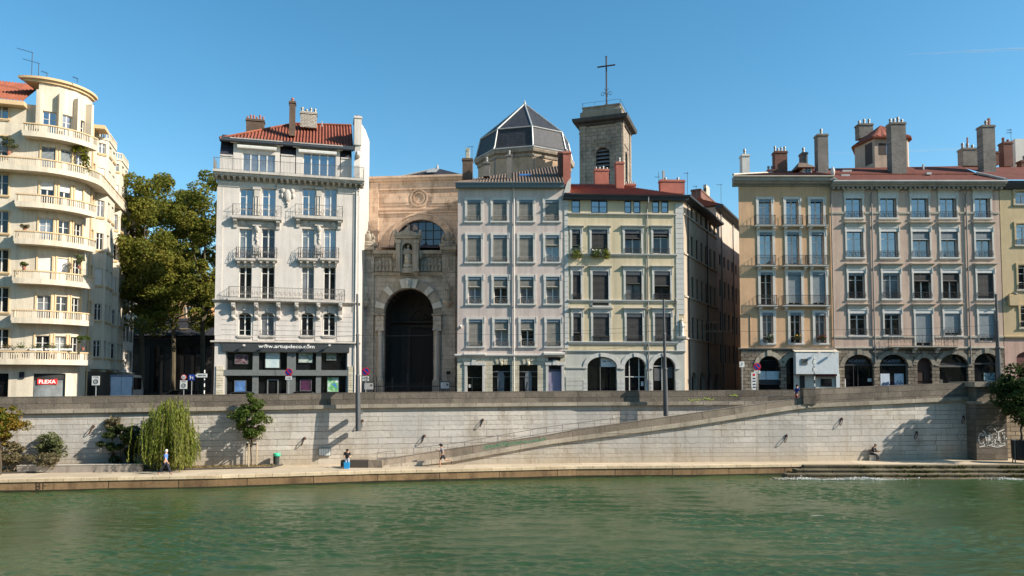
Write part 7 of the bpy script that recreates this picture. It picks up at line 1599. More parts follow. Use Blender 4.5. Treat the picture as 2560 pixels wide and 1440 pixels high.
# ================================================================== street furniture
POLE = flat('lamp_mast_grey', S(84,86,90), .5, .3)
for px, y0, y1, D, lb in ((896,735,1077,57.05,'grey lamp mast fixed to the quay wall in front of the church'),(1662,748,1040,60.9,'grey lamp mast rising behind the ramp before the yellow house'),(2493,735,960,63.6,'grey lamp mast by the buttress before the rose house')):
    b = at(px+2,y1,D); t = thing('lamp_mast', lb, 'lamp post', (b.x,D,b.z), 0, 'lamp masts along the quay'); top = at(px-3,y0,D); H_ = top.z-b.z; lx = top.x-b.x; m = MB(); n = 14
    o = len(m.v); prof = [(0,.2,.26),(.1,.2,.26),(.28,.19,.24),(.4,.17,.2),(.41,.13,.15),(.7,.12,.13),(.71,.095,.1),(1,.085,.09)]
    for f, rx, ry in prof:
        for k in range(n): a = 2*math.pi*k/n; m.v.append((lx*f+rx*math.cos(a), ry*math.sin(a)-.35*(1-f)*(1 if D < 58 else .3), H_*f))
    for i in range(len(prof)-1):
        for k in range(n): m.f.append((o+i*n+k,o+i*n+(k+1)%n,o+(i+1)*n+(k+1)%n,o+(i+1)*n+k))
    m.f.append(tuple(o+k for k in range(n-1,-1,-1))); m.f.append(tuple(o+(len(prof)-1)*n+k for k in range(n))); m.build('mast', POLE, t, smooth=False)
    m = MB(); z = H_*.4; m.lathe(lx*.4,-.1,[(.2,z-.05),(.2,z+.05)],12,1,1.4); z = H_*.7; m.lathe(lx*.7,0,[(.15,z-.04),(.15,z+.04)],12,1,1.3); m.build('mast_collar', IRON_G, t)
    if D < 58: m = MB(); m.box(-.14,.14,-.2,.6,H_*.02,H_*.05); m.box(-.14,.14,-.2,.6,H_*.12,H_*.15); m.build('wall_bracket', POLE, t)
RED = flat('sign_red_paint', S(200,40,44), .4); BLUE = flat('sign_blue_paint', S(36,60,150), .4); SIGNW = flat('sign_white', S(226,226,222), .4); GALV = flat('galvanised', S(170,172,174), .4, .5)
def disc(m, u, z, r, v0, v1, n=20): m.prism([(u+r*math.cos(2*math.pi*k/n),z+r*math.sin(2*math.pi*k/n)) for k in range(n)], v0, v1)
def post(px, ytop, D, name, label, cat, group=None, mat=None, r=.035):
    b = at(px,950,D); t = thing(name, label, cat, (b.x,D,ZS), 0, group); H_ = at(px,ytop,D).z-ZS; MB().tube([(0,0,0),(0,0,H_)],r,6).build('post', mat or GALV, t); return t, (lambda y: at(px,y,D).z-ZS), D/F
for px, y0, y1, D, lb, plates in ((722,921,940,65.,'no parking sign with a white plate below it, in front of the gallery',((940,950),)),(914.5,919,939,64.5,'no parking sign with two white plates, by the left church pilaster',((940,946),(947,953))),(1893,907,926,66.5,'no parking sign on a pole before the rough stone corner of the tan house',((926,934),))):
    t, zf, s = post(px, y0+2, D, 'no_parking_sign', lb, 'road sign', 'no parking signs on the upper quay'); z = (zf(y0)+zf(y1))/2; r = (zf(y0)-zf(y1))/2
    m = MB(); disc(m, 0, z, r, -.07, -.045); dd = m.build('sign_disc', RED, t); m = MB(); disc(m, 0, z, r*.78, -.08, -.069); m.build('blue_field', BLUE, dd)
    m = MB(); c = math.sqrt(.5)*r*.82; w = r*.1; m.prism([(-c-w,z+c-w),(-c+w,z+c+w),(c+w,z-c+w),(c-w,z-c-w)],-.09,-.079); m.build('slash', RED, dd)
    for a, b in plates:
        m = MB(); m.box(-.28,.28,-.06,-.04,zf(b)+.02,zf(a)-.02); pl = m.build('plate', SIGNW, t); m = MB(); zz_ = (zf(a)+zf(b))/2; m.box(-.16,.1,-.07,-.0605,zz_-.02,zz_+.02); m.prism([(.1,zz_-.06),(.2,zz_),(.1,zz_+.06)],-.07,-.0605); m.build('plate_arrow', BLACK, pl)
def zone(px, y0, y1, D, lb, rnd=None):
    t, zf, s = post(px, y0+2 if not rnd else rnd[0], D, 'zone_sign', lb, 'road sign'); w = (zf(y0)-zf(y1))*.42
    m = MB(); m.box(-w,w,-.07,-.045,zf(y1),zf(y0)); pn = m.build('panel', SIGNW, t); zc_ = zf(y1)+(zf(y0)-zf(y1))*.38; m = MB(); n = 20; r = w*.62
    for k in range(n):
        a0, a1 = 2*math.pi*k/n, 2*math.pi*(k+1)/n; m.prism([(r*.72*math.cos(a0),zc_+r*.72*math.sin(a0)),(r*math.cos(a0),zc_+r*math.sin(a0)),(r*math.cos(a1),zc_+r*math.sin(a1)),(r*.72*math.cos(a1),zc_+r*.72*math.sin(a1))],-.08,-.069)
    m.build('ring', D_FRAME, pn); text_mesh('ZONE', BLACK, 'lettering', pn, None, 0, zf(y0)-w*.3, -.0745, width=w*1.3); text_mesh('30', BLACK, 'numerals', pn, None, 0, zc_, -.0745, width=w*.7)
    if rnd:
        m = MB(); z = (zf(rnd[0])+zf(rnd[1]))/2; r = (zf(rnd[0])-zf(rnd[1]))/2; disc(m,0,z,r,-.07,-.045); dd = m.build('sign_disc', RED, t); m = MB(); disc(m,0,z,r*.78,-.08,-.069); m.build('white_field', SIGNW, dd); text_mesh('61', BLACK, 'numerals', dd, None, 0, z, -.084, width=r)
zone(240.5, 940, 963, 60., 'square white zone 30 sign before the cream corner block'); zone(460, 951, 972, 66., 'white zone sign under a round red ringed sign in the side street', (936,950))
t, zf, s = post(479.5, 936, 67., 'blue_sign', 'square blue road sign with white arrows in the side street', 'road sign'); m = MB(); m.box(-.27,.27,-.06,-.04,zf(951),zf(936)); pn = m.build('panel', BLUE, t); m = MB(); zc_ = zf(944); m.box(-.14,-.08,-.07,-.061,zc_-.15,zc_+.1); m.box(.08,.14,-.07,-.061,zc_-.15,zc_+.1); m.box(-.08,.08,-.07,-.061,zc_-.03,zc_+.03); m.prism([(-.2,zc_+.1),(-.02,zc_+.1),(-.11,zc_+.2)],-.07,-.061); m.build('arrows', SIGNW, pn)
def striped(px, y0, y1, D, name, label, cat):
    b = at(px,950,D); t = thing(name, label, cat, (b.x,D,ZS)); H_ = at(px,y0,D).z-ZS; m = MB(); m2 = MB(); z = 0; k = 0
    while z < H_: (m if k % 2 == 0 else m2).lathe(0,0,[(.055,z),(.055,min(z+.3,H_))],8); z += .3; k += 1
    m.build('post', SIGNW, t); m2.build('black_band', BLACK, t); return t, (lambda y: at(px,y,D).z-ZS)
t, zf = striped(511, 925, 990, 65., 'direction_sign', 'white arrow direction sign on a black and white striped post', 'road sign'); m = MB(); z0, z1 = zf(943.5), zf(934); m.prism([(-.78,(z0+z1)/2),(-.62,z0),(.26,z0),(.26,z1),(-.62,z1)],-.09,-.06); ar = m.build('arrow_panel', SIGNW, t); m = MB(); z = (z0+z1)/2; m.box(-.5,-.15,-.1,-.091,z-.03,z+.05); m.box(-.1,.15,-.1,-.091,z-.03,z+.05); m.build('panel_text', SHOP_G, ar)
t, zf = striped(2036, 893, 975, 64.5, 'signal_post', 'black and white striped post with white boxes before the white shop canopy', 'post'); m = MB(); m.box(-.12,.12,-.15,.1,zf(910),zf(900)); m.box(-.14,.14,-.18,.1,zf(929),zf(919)); m.build('box', SIGNW, t)
t, zf, s = post(1855, 904, 66., 'square_sign', 'small white square sign at the dark alley mouth', 'road sign'); m = MB(); m.box(-.22,.22,-.06,-.04,zf(918),zf(904)); pn = m.build('panel', SIGNW, t); m = MB(); zc_ = zf(911); m.tube([(-.12,-.065,zc_-.12),(0,-.065,zc_),(.05,-.065,zc_+.12),(-.02,-.065,zc_+.16)],.02,4); m.build('pictogram', D_FRAME, pn)
t, zf, s = post(1878, 930, 69., 'banner', 'white feather banner with red and dark marks by the rough stone corner', 'banner'); m = MB(); m.prism([(.0,zf(932)),(.0,zf(962)),(.12,zf(978)),(.4,zf(976)),(.48,zf(955)),(.5,zf(935)),(.3,zf(931))],-.02,.0); bf = m.build('flag', SIGNW, t); m = MB(); m.box(.14,.36,-.03,-.021,zf(940),zf(934)); m.build('red_mark', RED, bf); m = MB(); [m.prism([(.16,zf(y+4)),(.42,zf(y+3)),(.36,zf(y)),(.12,zf(y+1))],-.03,-.021) for y in (944,951,959,966)]; m.build('dark_mark', flat('mark_navy',S(40,44,80)), bf)
BN = thing('litter_bin', 'dark litter bin with a bright green bag against the quay wall', 'bin', (at(695,950,56.6).x,56.5,ZQ)); m = MB(); m.lathe(0,0,[(.2,0),(.22,.05),(.24,.8),(.25,.95),(.2,.95)],12); m.build('bin_body', cl('bin_dark',52,56,54), BN); m = MB(); m.lathe(.05,-.05,[(.25,.78),(.27,.92),(.24,.99),(.1,.96)],12); m.ell((.2,-.08,.9),(.16,.14,.1)); m.build('bin_bag', flat('bag_green',S(60,190,150),.5), BN)
BN2 = thing('bin_sack', 'green rubbish sack on a ring in the shaded corner by the buttress', 'bin', (at(2429,950,61.4).x,61.1,ZQ)); m = MB(); m.lathe(0,0,[(.14,0),(.2,.2),(.2,.6),(.12,.85)],10); m.build('sack', flat('sack_green',S(50,150,120),.4), BN2); m = MB(); m.lathe(0,0,[(.24,.84),(.24,.9),(.2,.9)],12); m.build('ring', IRON, BN2)
wl_y = lambda x: interp(x,[p[0] for p in main],[p[1] for p in main])
IPx = at(810,950,57.0).x; IP = thing('information_panel', 'white information panel with five columns mounted on the quay wall', 'sign', (IPx,wl_y(IPx)-.14,at(810,1142,57.).z), math.atan2(10.6,54.6)); m = MB(); m.box(-.46,.46,0,.06,0,.62); m.box(-.4,-.3,.06,.2,.1,.5); m.box(.3,.4,.06,.2,.1,.5); m.build('frame', IRON_G, IP); m = MB(); [m.box(-.43+.175*i,-.28+.175*i,-.008,-.001,.05,.57) for i in range(5)]; m.build('panel_sheet', flat('panel_sheet',S(206,210,208),.5), IP)
# mooring rings
ringpx = [(234,1066,0),(762,1096,0),(906,1052,0),(1061,1090,0),(1207,1050,0)]; ringpx2 = [(1966,1089,1),(2104,1047,1),(2291,1081,1),(2408,1042,1)]
RUST = flat('rusty_iron', S(78,58,46), .8)
def mooring(px, py, y, ang, lb):
    D = y; p = at(px,py,D); t = thing('mooring_ring', lb, 'mooring ring', (p.x,D-.02,p.z), ang, 'iron mooring rings on the quay walls'); m = MB(); m.tube([(0,.1,.03),(0,-.1,.02),(0,-.11,-.05),(0,.1,-.06)],.028,5); m.ell((0,-.02,0),(.12,.06,.12)); m.build('staple', RUST, t)
    m = MB(); n = 16; m.tube([(-.12*(1-math.cos(2*math.pi*k/n))*1.0, -.1-.06*(1-math.cos(2*math.pi*k/n))*.5+.12*math.sin(2*math.pi*k/n), -.27+.27*math.cos(2*math.pi*k/n)) for k in range(n+1)],.03,5); m.build('ring', RUST, t)
nm = ['above the low concrete wall at the left','left of the white information panel','just right of the lamp mast','above the start of the ramp','below the parapet facing the pink house']
for (px, py, _), w in zip(ringpx, nm): xx = at(px,py,57).x; yy = wl_y(xx); xx = at(px,py,yy).x; mooring(px, py, wl_y(xx), math.atan2(.19,.98), 'rusty iron mooring ring '+w)
nm2 = ['low on the wall below the ramp head','below the parapet on the sunlit river wall','inside the tree shadow on the river wall','in the shade beside the buttress']
for (px, py, _), w in zip(ringpx2, nm2):
    yy = 60.5
    for _i in range(4): xx = at(px,py,yy).x; yy = interp(xx,[a[0] for a in rw_pts+rr_pts[1:]],[a[1] for a in rw_pts+rr_pts[1:]])
    mooring(px, py, yy, .1, 'rusty iron mooring ring '+w)
# handrails on the ramp
def handrail(x0, x1, lb, off):
    t = thing('handrail', lb, 'railing'); m = MB(); f = lambda x: (x, interp(x,[a[0] for a in rw_pts],[a[1] for a in rw_pts])+off); n = max(2,int((x1-x0)/1.25)); 
    for h in (.95,.5): m.tube([(*f(x0+(x1-x0)*i/n), rled(x0+(x1-x0)*i/n)+h) for i in range(n+1)],.022,5)
    m.build('rail', IRON_G, t); m = MB(); [m.tube([(*f(x0+(x1-x0)*i/n), rled(x0+(x1-x0)*i/n)-.1),(*f(x0+(x1-x0)*i/n), rled(x0+(x1-x0)*i/n)+.95)],.02,5) for i in range(n+1)]; m.build('rail_post', IRON_G, t)
handrail(-10.2,-8.9,'short grey handrail at the foot of the ramp',.6); handrail(-7.6,10.5,'long thin grey handrail climbing the ramp against the wall',1.1); handrail(15,23,'thin grey handrail on the upper part of the ramp',1.4)
# wires
for (pts, lb) in (([(535,842,70.0),(895,838,67),(1143,834,67)],'thin overhead cable across the gallery and church fronts'),([(1143,834,67),(1412,833,67.5),(1660,826,66)],'thin overhead cable across the pink house to the middle mast'),([(1660,826,66),(2090,824,68),(2493,812,64)],'thin overhead cable from the middle mast to the right mast'),([(1412,828,71),(1700,806,71.5),(1853,800,72)],'thin cable across the yellow house and alley mouth'),([(300,842,70),(535,844,70)],'thin overhead cable across the dark side street')):
    m = MB(); q = []
    for (a, b) in zip(pts, pts[1:]):
        A_, B_ = at(*a), at(*b)
        for i in range(9): t = i/8; p = A_.lerp(B_,t); q.append((p.x,p.y,p.z-.5*t*(1-t)))
    m.tube(q,.012,4); tag(m.build('overhead_cable', IRON), lb, 'cable', 'overhead cables along the quay')
# vehicles
def car(px, D, col, lb, rz=0., rot=0., zbase=ZS):
    b = at(px,950,D); t = thing('parked_car', lb, 'car', (b.x,D,zbase), rz, 'cars parked behind the parapet'); L = 2.1; bm = flat('car_paint_%d' % px, col, .25, .3, .6)
    side = [(-L,.25),(L,.25),(L,.62),(L-.15,.8),(.95,.9),(.35,1.38),(-.1,1.45),(-1.0,1.42),(-1.75,.98),(-L,.9)]; m = MB(); m.prism(side,-.84,.84); m.build('body', bm, t)
    m = MB()
    for s in (-1,1): m.prism([(-1.5,.97),(.85,.93),(.32,1.33),(-.98,1.36)],s*.85-.004,s*.85+.004)
    m.quad((.97,-.7,.93),(.97,.7,.93),(.40,.62,1.36),(.40,-.62,1.36)); m.quad((-1.74,-.68,1.02),(-1.74,.68,1.02),(-1.03,.6,1.41),(-1.03,-.6,1.41)); m.build('window', G_SHOP, t)
    for x in (-1.3,1.3):
        for s in (-1,1):
            m = MB(); n = 14; m.prism([(x+.32*math.cos(2*math.pi*k/n),.32+.32*math.sin(2*math.pi*k/n)) for k in range(n)],s*.78-.1,s*.78+.1); w = m.build('wheel', BLACK, t); m = MB(); m.prism([(x+.19*math.cos(2*math.pi*k/n),.32+.19*math.sin(2*math.pi*k/n)) for k in range(n)],s*.78-.105,s*.78+.105); m.build('rim', GALV, w)
    for s in (-1,1): m = MB(); m.box(L-.05,L+.01,s*.6-.15,s*.6+.15,.62,.76); m.build('headlight', SIGNW, t); m = MB(); m.box(-L-.01,-L+.05,s*.65-.12,s*.65+.12,.68,.85); m.build('tail_light', RED, t)
    return t
car(770,63.6,(.02,.02,.024),'black car roof showing over the parapet in front of the gallery',math.atan2(.19,.98)); car(618,62.5,(.05,.055,.06),'dark grey car roof showing over the parapet behind the young tree',math.atan2(.19,.98)); car(464,73,(.03,.035,.045),'dark blue car parked in the shaded side street by the zone signs',1.2)
vb = at(323,950,79); vn = thing('van', 'pale blue grey van with dark rear windows parked in the side street', 'van', (vb.x-.2,79,ZS-.05), .0); m = MB(); vp = flat('van_paint', S(112,122,140), .3)
side = [(-2.4,.35),(2.4,.35),(2.4,1.2),(2.2,1.35),(1.7,2.2),(1.2,2.45),(-2.2,2.5),(-2.38,2.4),(-2.4,2.2)]
# the van points away up the street: local x = along it
m.prism(side,-.95,.95); bd = m.build('body', vp, vn); m = MB(); m.box(-2.43,-2.395,-.88,-.02,.5,2.3); m.box(-2.43,-2.395,.02,.88,.5,2.3); m.build('rear_door', flat('van_rear', S(206,216,234), .35), vn)  # rear paler than the body: reflected sky put into its colour
m = MB(); m.box(-2.2,1.5,-.965,.965,1.2,2.25); m.build('side_window', G_SHOP, vn)  # oversized dark glass also paints in the shaded side
for x in (-1.5,1.5):
    for s in (-1,1): m = MB(); n = 14; m.prism([(x+.35*math.cos(2*math.pi*k/n),.35+.35*math.sin(2*math.pi*k/n)) for k in range(n)],s*.85-.12,s*.85+.12); m.build('wheel', BLACK, vn)
for s in (-1,1): m = MB(); m.box(-2.44,-2.39,s*.91-.04,s*.91+.04,.9,1.5); m.build('tail_light', flat('tail_lamp_dim',S(90,34,34)), vn)
vn.rotation_euler = (0,0,R_(106)); vn.scale = (1.12,1.12,1.2)
# flower boxes and balcony plants (own things)
def flowers(B, x0, x1, y0, y1, v, lb, leaf, bloom=None, seed=1, nm='flower_box', n=260, box=True, droop=.2):
    a, b, c, d = B.R(x0,y0,x1,y1,-v); p = B.M @ Vector(((a+b)/2,-v,c)); t = thing(nm, lb, 'flower box' if box else 'plant', tuple(p), math.atan2(B.d.y,B.d.x), 'plants on windows and balconies'); w = (b-a)/2; h = d-c; rng = np.random.default_rng(seed)
    if box: m = MB(); m.prism([(-w+.05,0),(w-.05,0),(w,.2),(-w,.2)],-.1,.1); m.build('box', flat('planter_dark',S(60,54,50)), t)
    else: m = MB(); m.lathe(0,0,[(.1,0),(.15,.22),(.13,.22)],10); m.build('pot', POT, t)
    P = np.stack([rng.normal(size=n)*w*.5, rng.normal(size=n)*.12-.02, .1+np.abs(rng.normal(size=n))*h*.45-droop*rng.uniform(0,1,n)],1); P[:,0] = np.clip(P[:,0],-w*1.1,w*1.1); leaf_mesh('foliage', P, .065, leaf, t, rng)
    if bloom: P = np.stack([rng.uniform(-w,w,40)*.85, rng.normal(size=40)*.08-.08, rng.uniform(.15,.2+h*.7,40)],1); leaf_mesh('blossom', P, .05, bloom, t, rng, asp=.9)
BL_Y = flat('bloom_yellow',S(236,176,40)); BL_W = flat('bloom_white',S(226,224,214)); BL_R = flat('bloom_red',S(176,40,60)); BL_P = flat('bloom_purple',S(110,30,70))
for i, (x0, x1, y0, y1, lb, bl_) in enumerate(((1428,1456,622,640,'trailing green plants on the narrow second floor window of the yellow house',None),(1477,1505,620,640,'white flowered trailing plants at the left of the wide window sill',BL_W),(1508,1525,622,640,'round yellow green plant at the right of the wide window sill',None))): flowers(YB, x0, x1, y0, y1, .25, lb, L_WIL if i != 1 else L_YOUNG, bl_, i, n=420, droop=.35)
for i, (x0, x1, lb, bl_) in enumerate(((1914,1934,'flower box of cream blooms on the first tan house window above the shop',BL_W),(1983,2004,'flower box with orange yellow blooms on the middle tan house window',BL_Y),(2042,2065,'flower box of red and white blooms beside the drainpipe',BL_R))): flowers(TB, x0, x1, 838, 850, .25, lb, L_DARK, bl_, 10+i, droop=.1)
RBF = B if False else None
def pot_at(px, py, D, lb, leaf, h, w, seed, nm='potted_plant', n=320):
    D *= KF; p = at(px,py,D); t = thing(nm, lb, 'plant', tuple(p), 0, 'plants on windows and balconies'); rng = np.random.default_rng(seed); MB().lathe(0,0,[(.12,0),(.17,.28),(.15,.28)],10).build('pot', POT, t); C, P = crown_points(rng,(0,0,.25+h*.5),(w,w*.7,h*.5),9,n,.22); leaf_mesh('foliage', P, .075, leaf, t, rng); m = MB(); [m.tube([(0,0,.2),(c[0],c[1],c[2])],.012,4) for c in C[:6]]; m.build('stem', BARK_D, t)
pot_at(22,386,62.2,'tall bushy plant on the fifth floor balcony at the left edge',L_BUSH,1.7,.75,41,n=600); pot_at(198,672,64.4,'leafy plant on the third balcony of the rounded corner block',L_BUSH,1.4,.6,42,n=420); pot_at(60,674,62.0,'spiky plant at the left end of the third balcony',L_YOUNG,.5,.4,43); pot_at(207,876,64.6,'large green plant at the corner of the lowest balcony',L_YOUNG,1.5,.8,44,n=600)
pot_at(62,577,62.1,'small round plant on the balcony above the spiky plant',L_DRY,.35,.4,45); pot_at(258,452,71,'green plant behind the flank balcony of the rounded block',L_YOUNG,1.1,.5,46)
rng = np.random.default_rng(51); c0 = at(200,360,64.9*KF); vt = thing('climbing_vine', 'bright yellow green vine hanging under the top balcony of the rounded block', 'plant', tuple(c0)); Pv = []
for dx, dz, L in ((-.35,0,.8),(0,-.1,.6),(.3,-.2,1.4),(.5,-.3,2.4),(.35,-.9,1.6),(.62,-1.2,1.5)): n = 130; Pv.append(np.stack([dx+rng.normal(size=n)*.16, dx*.35+rng.normal(size=n)*.14, dz-rng.uniform(0,1,n)*L],1))
leaf_mesh('foliage', np.concatenate(Pv), .1, leafM('leaf_vine',(.10,.13,.015),(.16,.18,.02),(.22,.2,.03)), vt, rng); m = MB(); m.tube([(-.4,-.1,.1),(.2,.1,0),(.5,.2,-1.),(.6,.2,-2.6)],.02,4); m.build('stem', BARK_D, vt)
for i, (x, lb, lf) in enumerate(((18,'left-most trough of dry stalks on the lowest balcony',L_DRY),(50,'trough of leafy stalks second from the left on the lowest balcony',L_YOUNG),(90,'white trough under the first bow window of the lowest balcony',L_BUSH),(128,'trough with a rounded bush under the middle bow window',L_BUSH),(165,'trough with trailing stems at the right bow window',L_DRY))):
    p = at(x,876,(62.3+max(0,x-40)*.012)*KF); t = thing('flower_trough', lb, 'flower box', tuple(p), .25, 'troughs along the lowest curved balcony'); m = MB(); m.box(-.5,.5,-.1,.1,0,.2); m.build('trough', SIGNW if i > 1 else TAN_T, t); rng = np.random.default_rng(60+i); P = np.stack([rng.normal(size=160)*.25, rng.normal(size=160)*.08, .2+np.abs(rng.normal(size=160))*.2],1); leaf_mesh('foliage', P, .06, lf, t, rng)
# graffiti on walls (paint, a few millimetres proud)
def paint(name, T, strokes, w, mat, parent):
    m = MB()
    for s in strokes:
        for (a, b) in zip(s, s[1:]):
            a, b = Vector((*a,0)), Vector((*b,0)); d = (b-a); L = d.length
            if L < 1e-6: continue
            d /= L; n = Vector((-d.y,d.x,0))*w; e = d*w*.6; m.quad(*[(q.x,0,q.y) for q in (a-n-e,b-n+e,b+n+e,a+n-e)])
    o = m.build(name, mat, parent); o.matrix_local = T; return o
GW = flat('graffiti_white', S(216,214,210)); GG = M('graffiti_green', S(104,134,108), var=.3, scale=4); GY = M('graffiti_yellow_green', S(160,176,84), var=.3, scale=4); GB = flat('graffiti_grey', S(104,100,96)); GD = flat('graffiti_dark', S(70,56,44))
r = random.Random(5); st_ = []
def curl(x, z, w, h, a0, a1, n=10): return [(x+w*math.cos(a0+(a1-a0)*i/n), z+h*math.sin(a0+(a1-a0)*i/n)) for i in range(n+1)]
st_ += [curl(-.95,.1,.22,.42,.6,5.6), curl(-.62,.0,.2,.45,-2.2,1.8), [(-.62,.5),(-.5,-.4)], curl(-.25,.1,.2,.38,2.6,-2.4), [(-.3,.55),(-.2,-.5)], curl(.1,.2,.22,.3,.2,4.2), curl(.22,-.2,.2,.3,2.2,-2.4),
        [(.45,.55),(.42,-.5),(.62,-.42)], curl(.72,.1,.2,.42,2.8,7.4), [(.75,.6),(.95,-.45)], curl(-.2,.95,.25,.16,3.4,-.4), [(0,1.05),(.35,.6),(.9,.85)], [(-1.1,-.55),(-.4,-.42),(.3,-.58),(1.0,-.4)], curl(.95,.3,.16,.3,1.5,5.8), [(-.8,.75),(-.6,.55),(-.9,.35)], curl(-.05,-.1,.5,.2,3.3,6.2), [(-.45,.3),(-.1,-.45)], [(.3,.35),(.05,-.4)]]
paint('graffiti', Matrix.Translation((38.95,60.535,-4.85)), st_, .042, GW, bt)
paint('graffiti', Matrix.Translation((37.0,61.66,-4.6)) @ Matrix.Rotation(math.atan2(.4,3.3),4,'Z'), [[(-.42,0),(0,.42),(.42,0),(0,-.42),(-.42,0)],[(-.05,.03),(.06,.03)],[(.05,-.45),(.05,-1.3)]], .03, flat('graffiti_pale_grey', S(150,147,142)), rq)
an = math.atan2(7.45,38.3); q = at(108,1207,49.3); ex = q.x; ey = interp(ex,[p_[0] for p_ in edge],[p_[1] for p_ in edge]); paint('graffiti', Matrix.Translation((ex,ey-.025,-6.93)) @ Matrix.Rotation(an,4,'Z'), [[(-.3,-.2),(-.3,.2),(-.1,.15),(-.12,0),(-.28,0),(-.08,-.05),(-.1,-.2),(-.3,-.2)],[(.1,-.22),(.1,.2),(.35,.2)],[(.1,0),(.3,0)]], .02, GD, ew)
for x0, x1, z0, z1, mt, s_ in ((-2.2,.8,-.42,-.05,GG,7),(.9,2.6,-.40,-.15,GG,8)):
    r = random.Random(s_); n = int((x1-x0)/.22); strokes = []
    for i in range(n): x = x0+(x1-x0)*i/n; strokes.append([(x,r.uniform(z0,z0+.1)),(x+.12,r.uniform(z1-.1,z1)),(x+.26,r.uniform(z0,z1))])
    T = Matrix.Translation((0,0,0)); m = MB()
    for s in strokes:
        for (a, b) in zip(s, s[1:]):
            def W_(pp): x = pp[0]; return Vector((x, interp(x,[a_[0] for a_ in rw_pts],[a_[1] for a_ in rw_pts])-.05, rtop(x)+pp[1]-.02))
            A_, B_ = W_(a), W_(b); d = Vector((B_.x-A_.x,0,B_.z-A_.z)); d.normalize(); nn = Vector((-d.z,0,d.x))*.06; m.quad(A_-nn,B_-nn,B_+nn,A_+nn)
    m.build('graffiti', mt, rp)
for px, py, w_, h_2 in ((1735,1000,.5,.13),(1770,997,.5,.14),(1834,987,.35,.12)):
    xx = at(px,py,62.).x; yy = wl_y(xx); p = at(px,py,yy); r = random.Random(px); paint('graffiti', Matrix.Translation((p.x,yy-.09,p.z)) @ Matrix.Rotation(.05,4,'Z'), [[(-w_+i*.16,r.uniform(-h_2,h_2)),(-w_+.1+i*.16,r.uniform(-h_2,h_2)),(-w_+.2+i*.16,r.uniform(-h_2,h_2))] for i in range(int(w_*12))], .025, GY, qw)
# moss and foam
rng = np.random.default_rng(77); n = 2600; xx = 23.5+rng.uniform(0,1,n)**.8*26; lv = rng.integers(0,3,n); keep = np.sin(xx*1.7)+np.sin(xx*.63+1)+rng.normal(size=n)*.6 > .1; xx, lv = xx[keep], lv[keep]; P = np.stack([xx, np.array([57.27,56.57,55.87])[lv]-rng.uniform(.0,.12,len(xx)), np.array([ZQ-.06,ZQ-.31,ZQ-.56])[lv]-rng.uniform(0,.16,len(xx))],1)
tag(leaf_mesh('moss', P, .075, leafM('moss_leaf',(.03,.045,.01),(.06,.075,.015),(.10,.10,.03)), None, rng, asp=.8), 'green moss and weeds growing along the river steps', 'moss', kind='stuff')
rng = np.random.default_rng(79); n = 3000; c_ = np.array([21.5,24.3,26.5,36.8,39.2,44])[rng.integers(0,6,n)]; xx = c_+rng.normal(size=n)*np.array([1.1,.8,1.8,.7,1.6,2.])[rng.integers(0,6,n)]*.8; P = np.stack([xx, 54.85-np.abs(rng.normal(size=n))*.16+.05*np.sin(xx*3), np.full(n,ZW+.05)+np.abs(rng.normal(size=n))*.05*(1+.8*np.sin(xx*1.3))],1)
tag(leaf_mesh('foam', P, .035, flat('foam_white',(.75,.77,.76),.8), None, rng, asp=.9), 'white foam where the river breaks on the steps', 'foam', kind='stuff')
m = MB(); p = atz(2042,1289,ZW+.06); m.tube([(p.x-.35,p.y,ZW+.04),(p.x,p.y+.05,ZW+.06),(p.x+.4,p.y,ZW+.04)],[.015,.03,.012],6); tag(m.build('driftwood', flat('bleached_wood',S(150,152,144))), 'small pale floating stick on the water in front of the steps', 'driftwood')
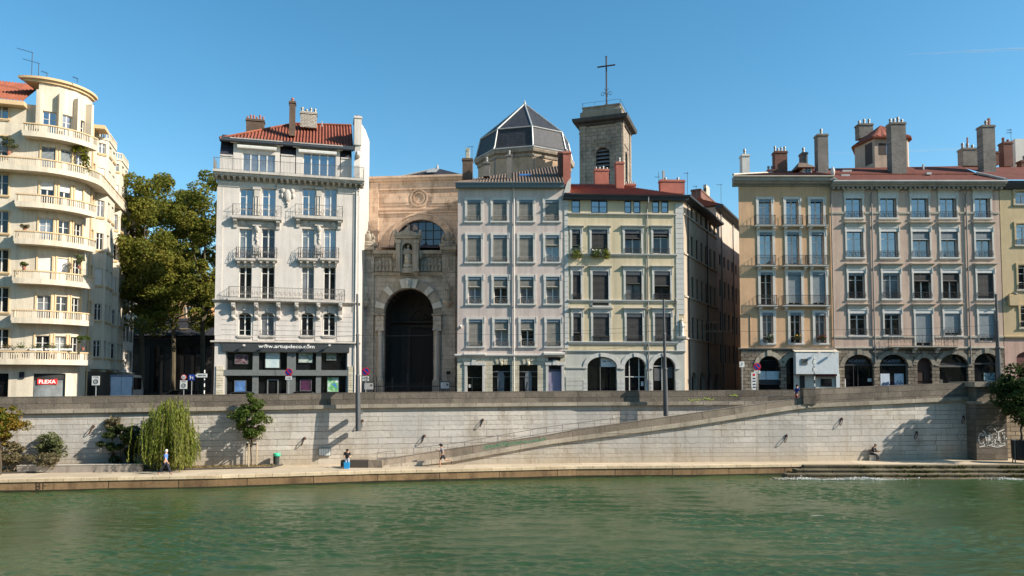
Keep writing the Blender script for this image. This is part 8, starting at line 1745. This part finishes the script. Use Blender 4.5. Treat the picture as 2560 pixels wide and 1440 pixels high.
# vapour trails
mt, nt, bs, N, L = _new('vapour'); bs.inputs['Base Color'].default_value = (.8,.8,.8,1); tr = N('ShaderNodeBsdfTransparent'); df = N('ShaderNodeBsdfDiffuse'); df.inputs[0].default_value = (.85,.85,.85,1); n_ = _noise(nt,_coord(nt,'Object',(.002,.002,.002)),2.,4); mx = N('ShaderNodeMixShader'); L(_ramp(nt,n_.outputs[0],.35,.75,.02,.2),mx.inputs[0]); L(tr.outputs[0],mx.inputs[1]); L(df.outputs[0],mx.inputs[2]); L(mx.outputs[0],nt.nodes['Material Output'].inputs[0])
for (a, b, rr_, lb) in (((1990,386),(2640,366),7,'thin white vapour trail behind the rose house chimneys'),((2270,136),(2680,116),11,'faint broad vapour trail high in the upper right sky')):
    A_, B_ = at(*a,6000), at(*b,6000); m = MB(); m.tube([A_.lerp(B_,i/14)+Vector((0,0,3*math.sin(i*1.7))) for i in range(15)],[rr_*(.15+.85*min(1,i/5)) for i in range(15)],8); tag(m.build('vapour_trail', mt, smooth=True), lb, 'vapour trail')

# ================================================================== light
w = bpy.data.worlds.new('World'); sc.world = w; w.use_nodes = True; nt = w.node_tree; bgn = nt.nodes['Background']; sky = nt.nodes.new('ShaderNodeTexSky'); sky.sky_type = 'NISHITA'; sky.sun_disc = False
SUN = Vector((3.5,-1.,2.3)).normalized(); el = math.asin(SUN.z); sky.sun_elevation = el; sky.sun_rotation = math.atan2(SUN.x, SUN.y); sky.altitude = 200; sky.air_density = 1.0; sky.dust_density = .4; sky.ozone_density = 1.2
hs_ = nt.nodes.new('ShaderNodeHueSaturation'); hs_.inputs['Hue'].default_value = .485; hs_.inputs['Saturation'].default_value = 1.32; nt.links.new(sky.outputs[0], hs_.inputs['Color']); nt.links.new(hs_.outputs[0], bgn.inputs[0]); bgn.inputs[1].default_value = .123
sd_ = bpy.data.lights.new('sun','SUN'); so = bpy.data.objects.new('sun', sd_); COL.objects.link(so); sd_.energy = 5.0; sd_.angle = R_(.5); sd_.color = (1,.93,.82); so.rotation_euler = (-SUN).to_track_quat('-Z','Y').to_euler(); so.location = (40,-30,40)
vs = sc.view_settings; vs.view_transform = 'Standard'; vs.look = 'None'; vs.exposure = .65; vs.gamma = 1
sc.render.engine = 'CYCLES'; sc.cycles.max_bounces = 6; sc.cycles.diffuse_bounces = 3; sc.cycles.glossy_bounces = 3; sc.cycles.transmission_bounces = 2; sc.cycles.transparent_max_bounces = 6
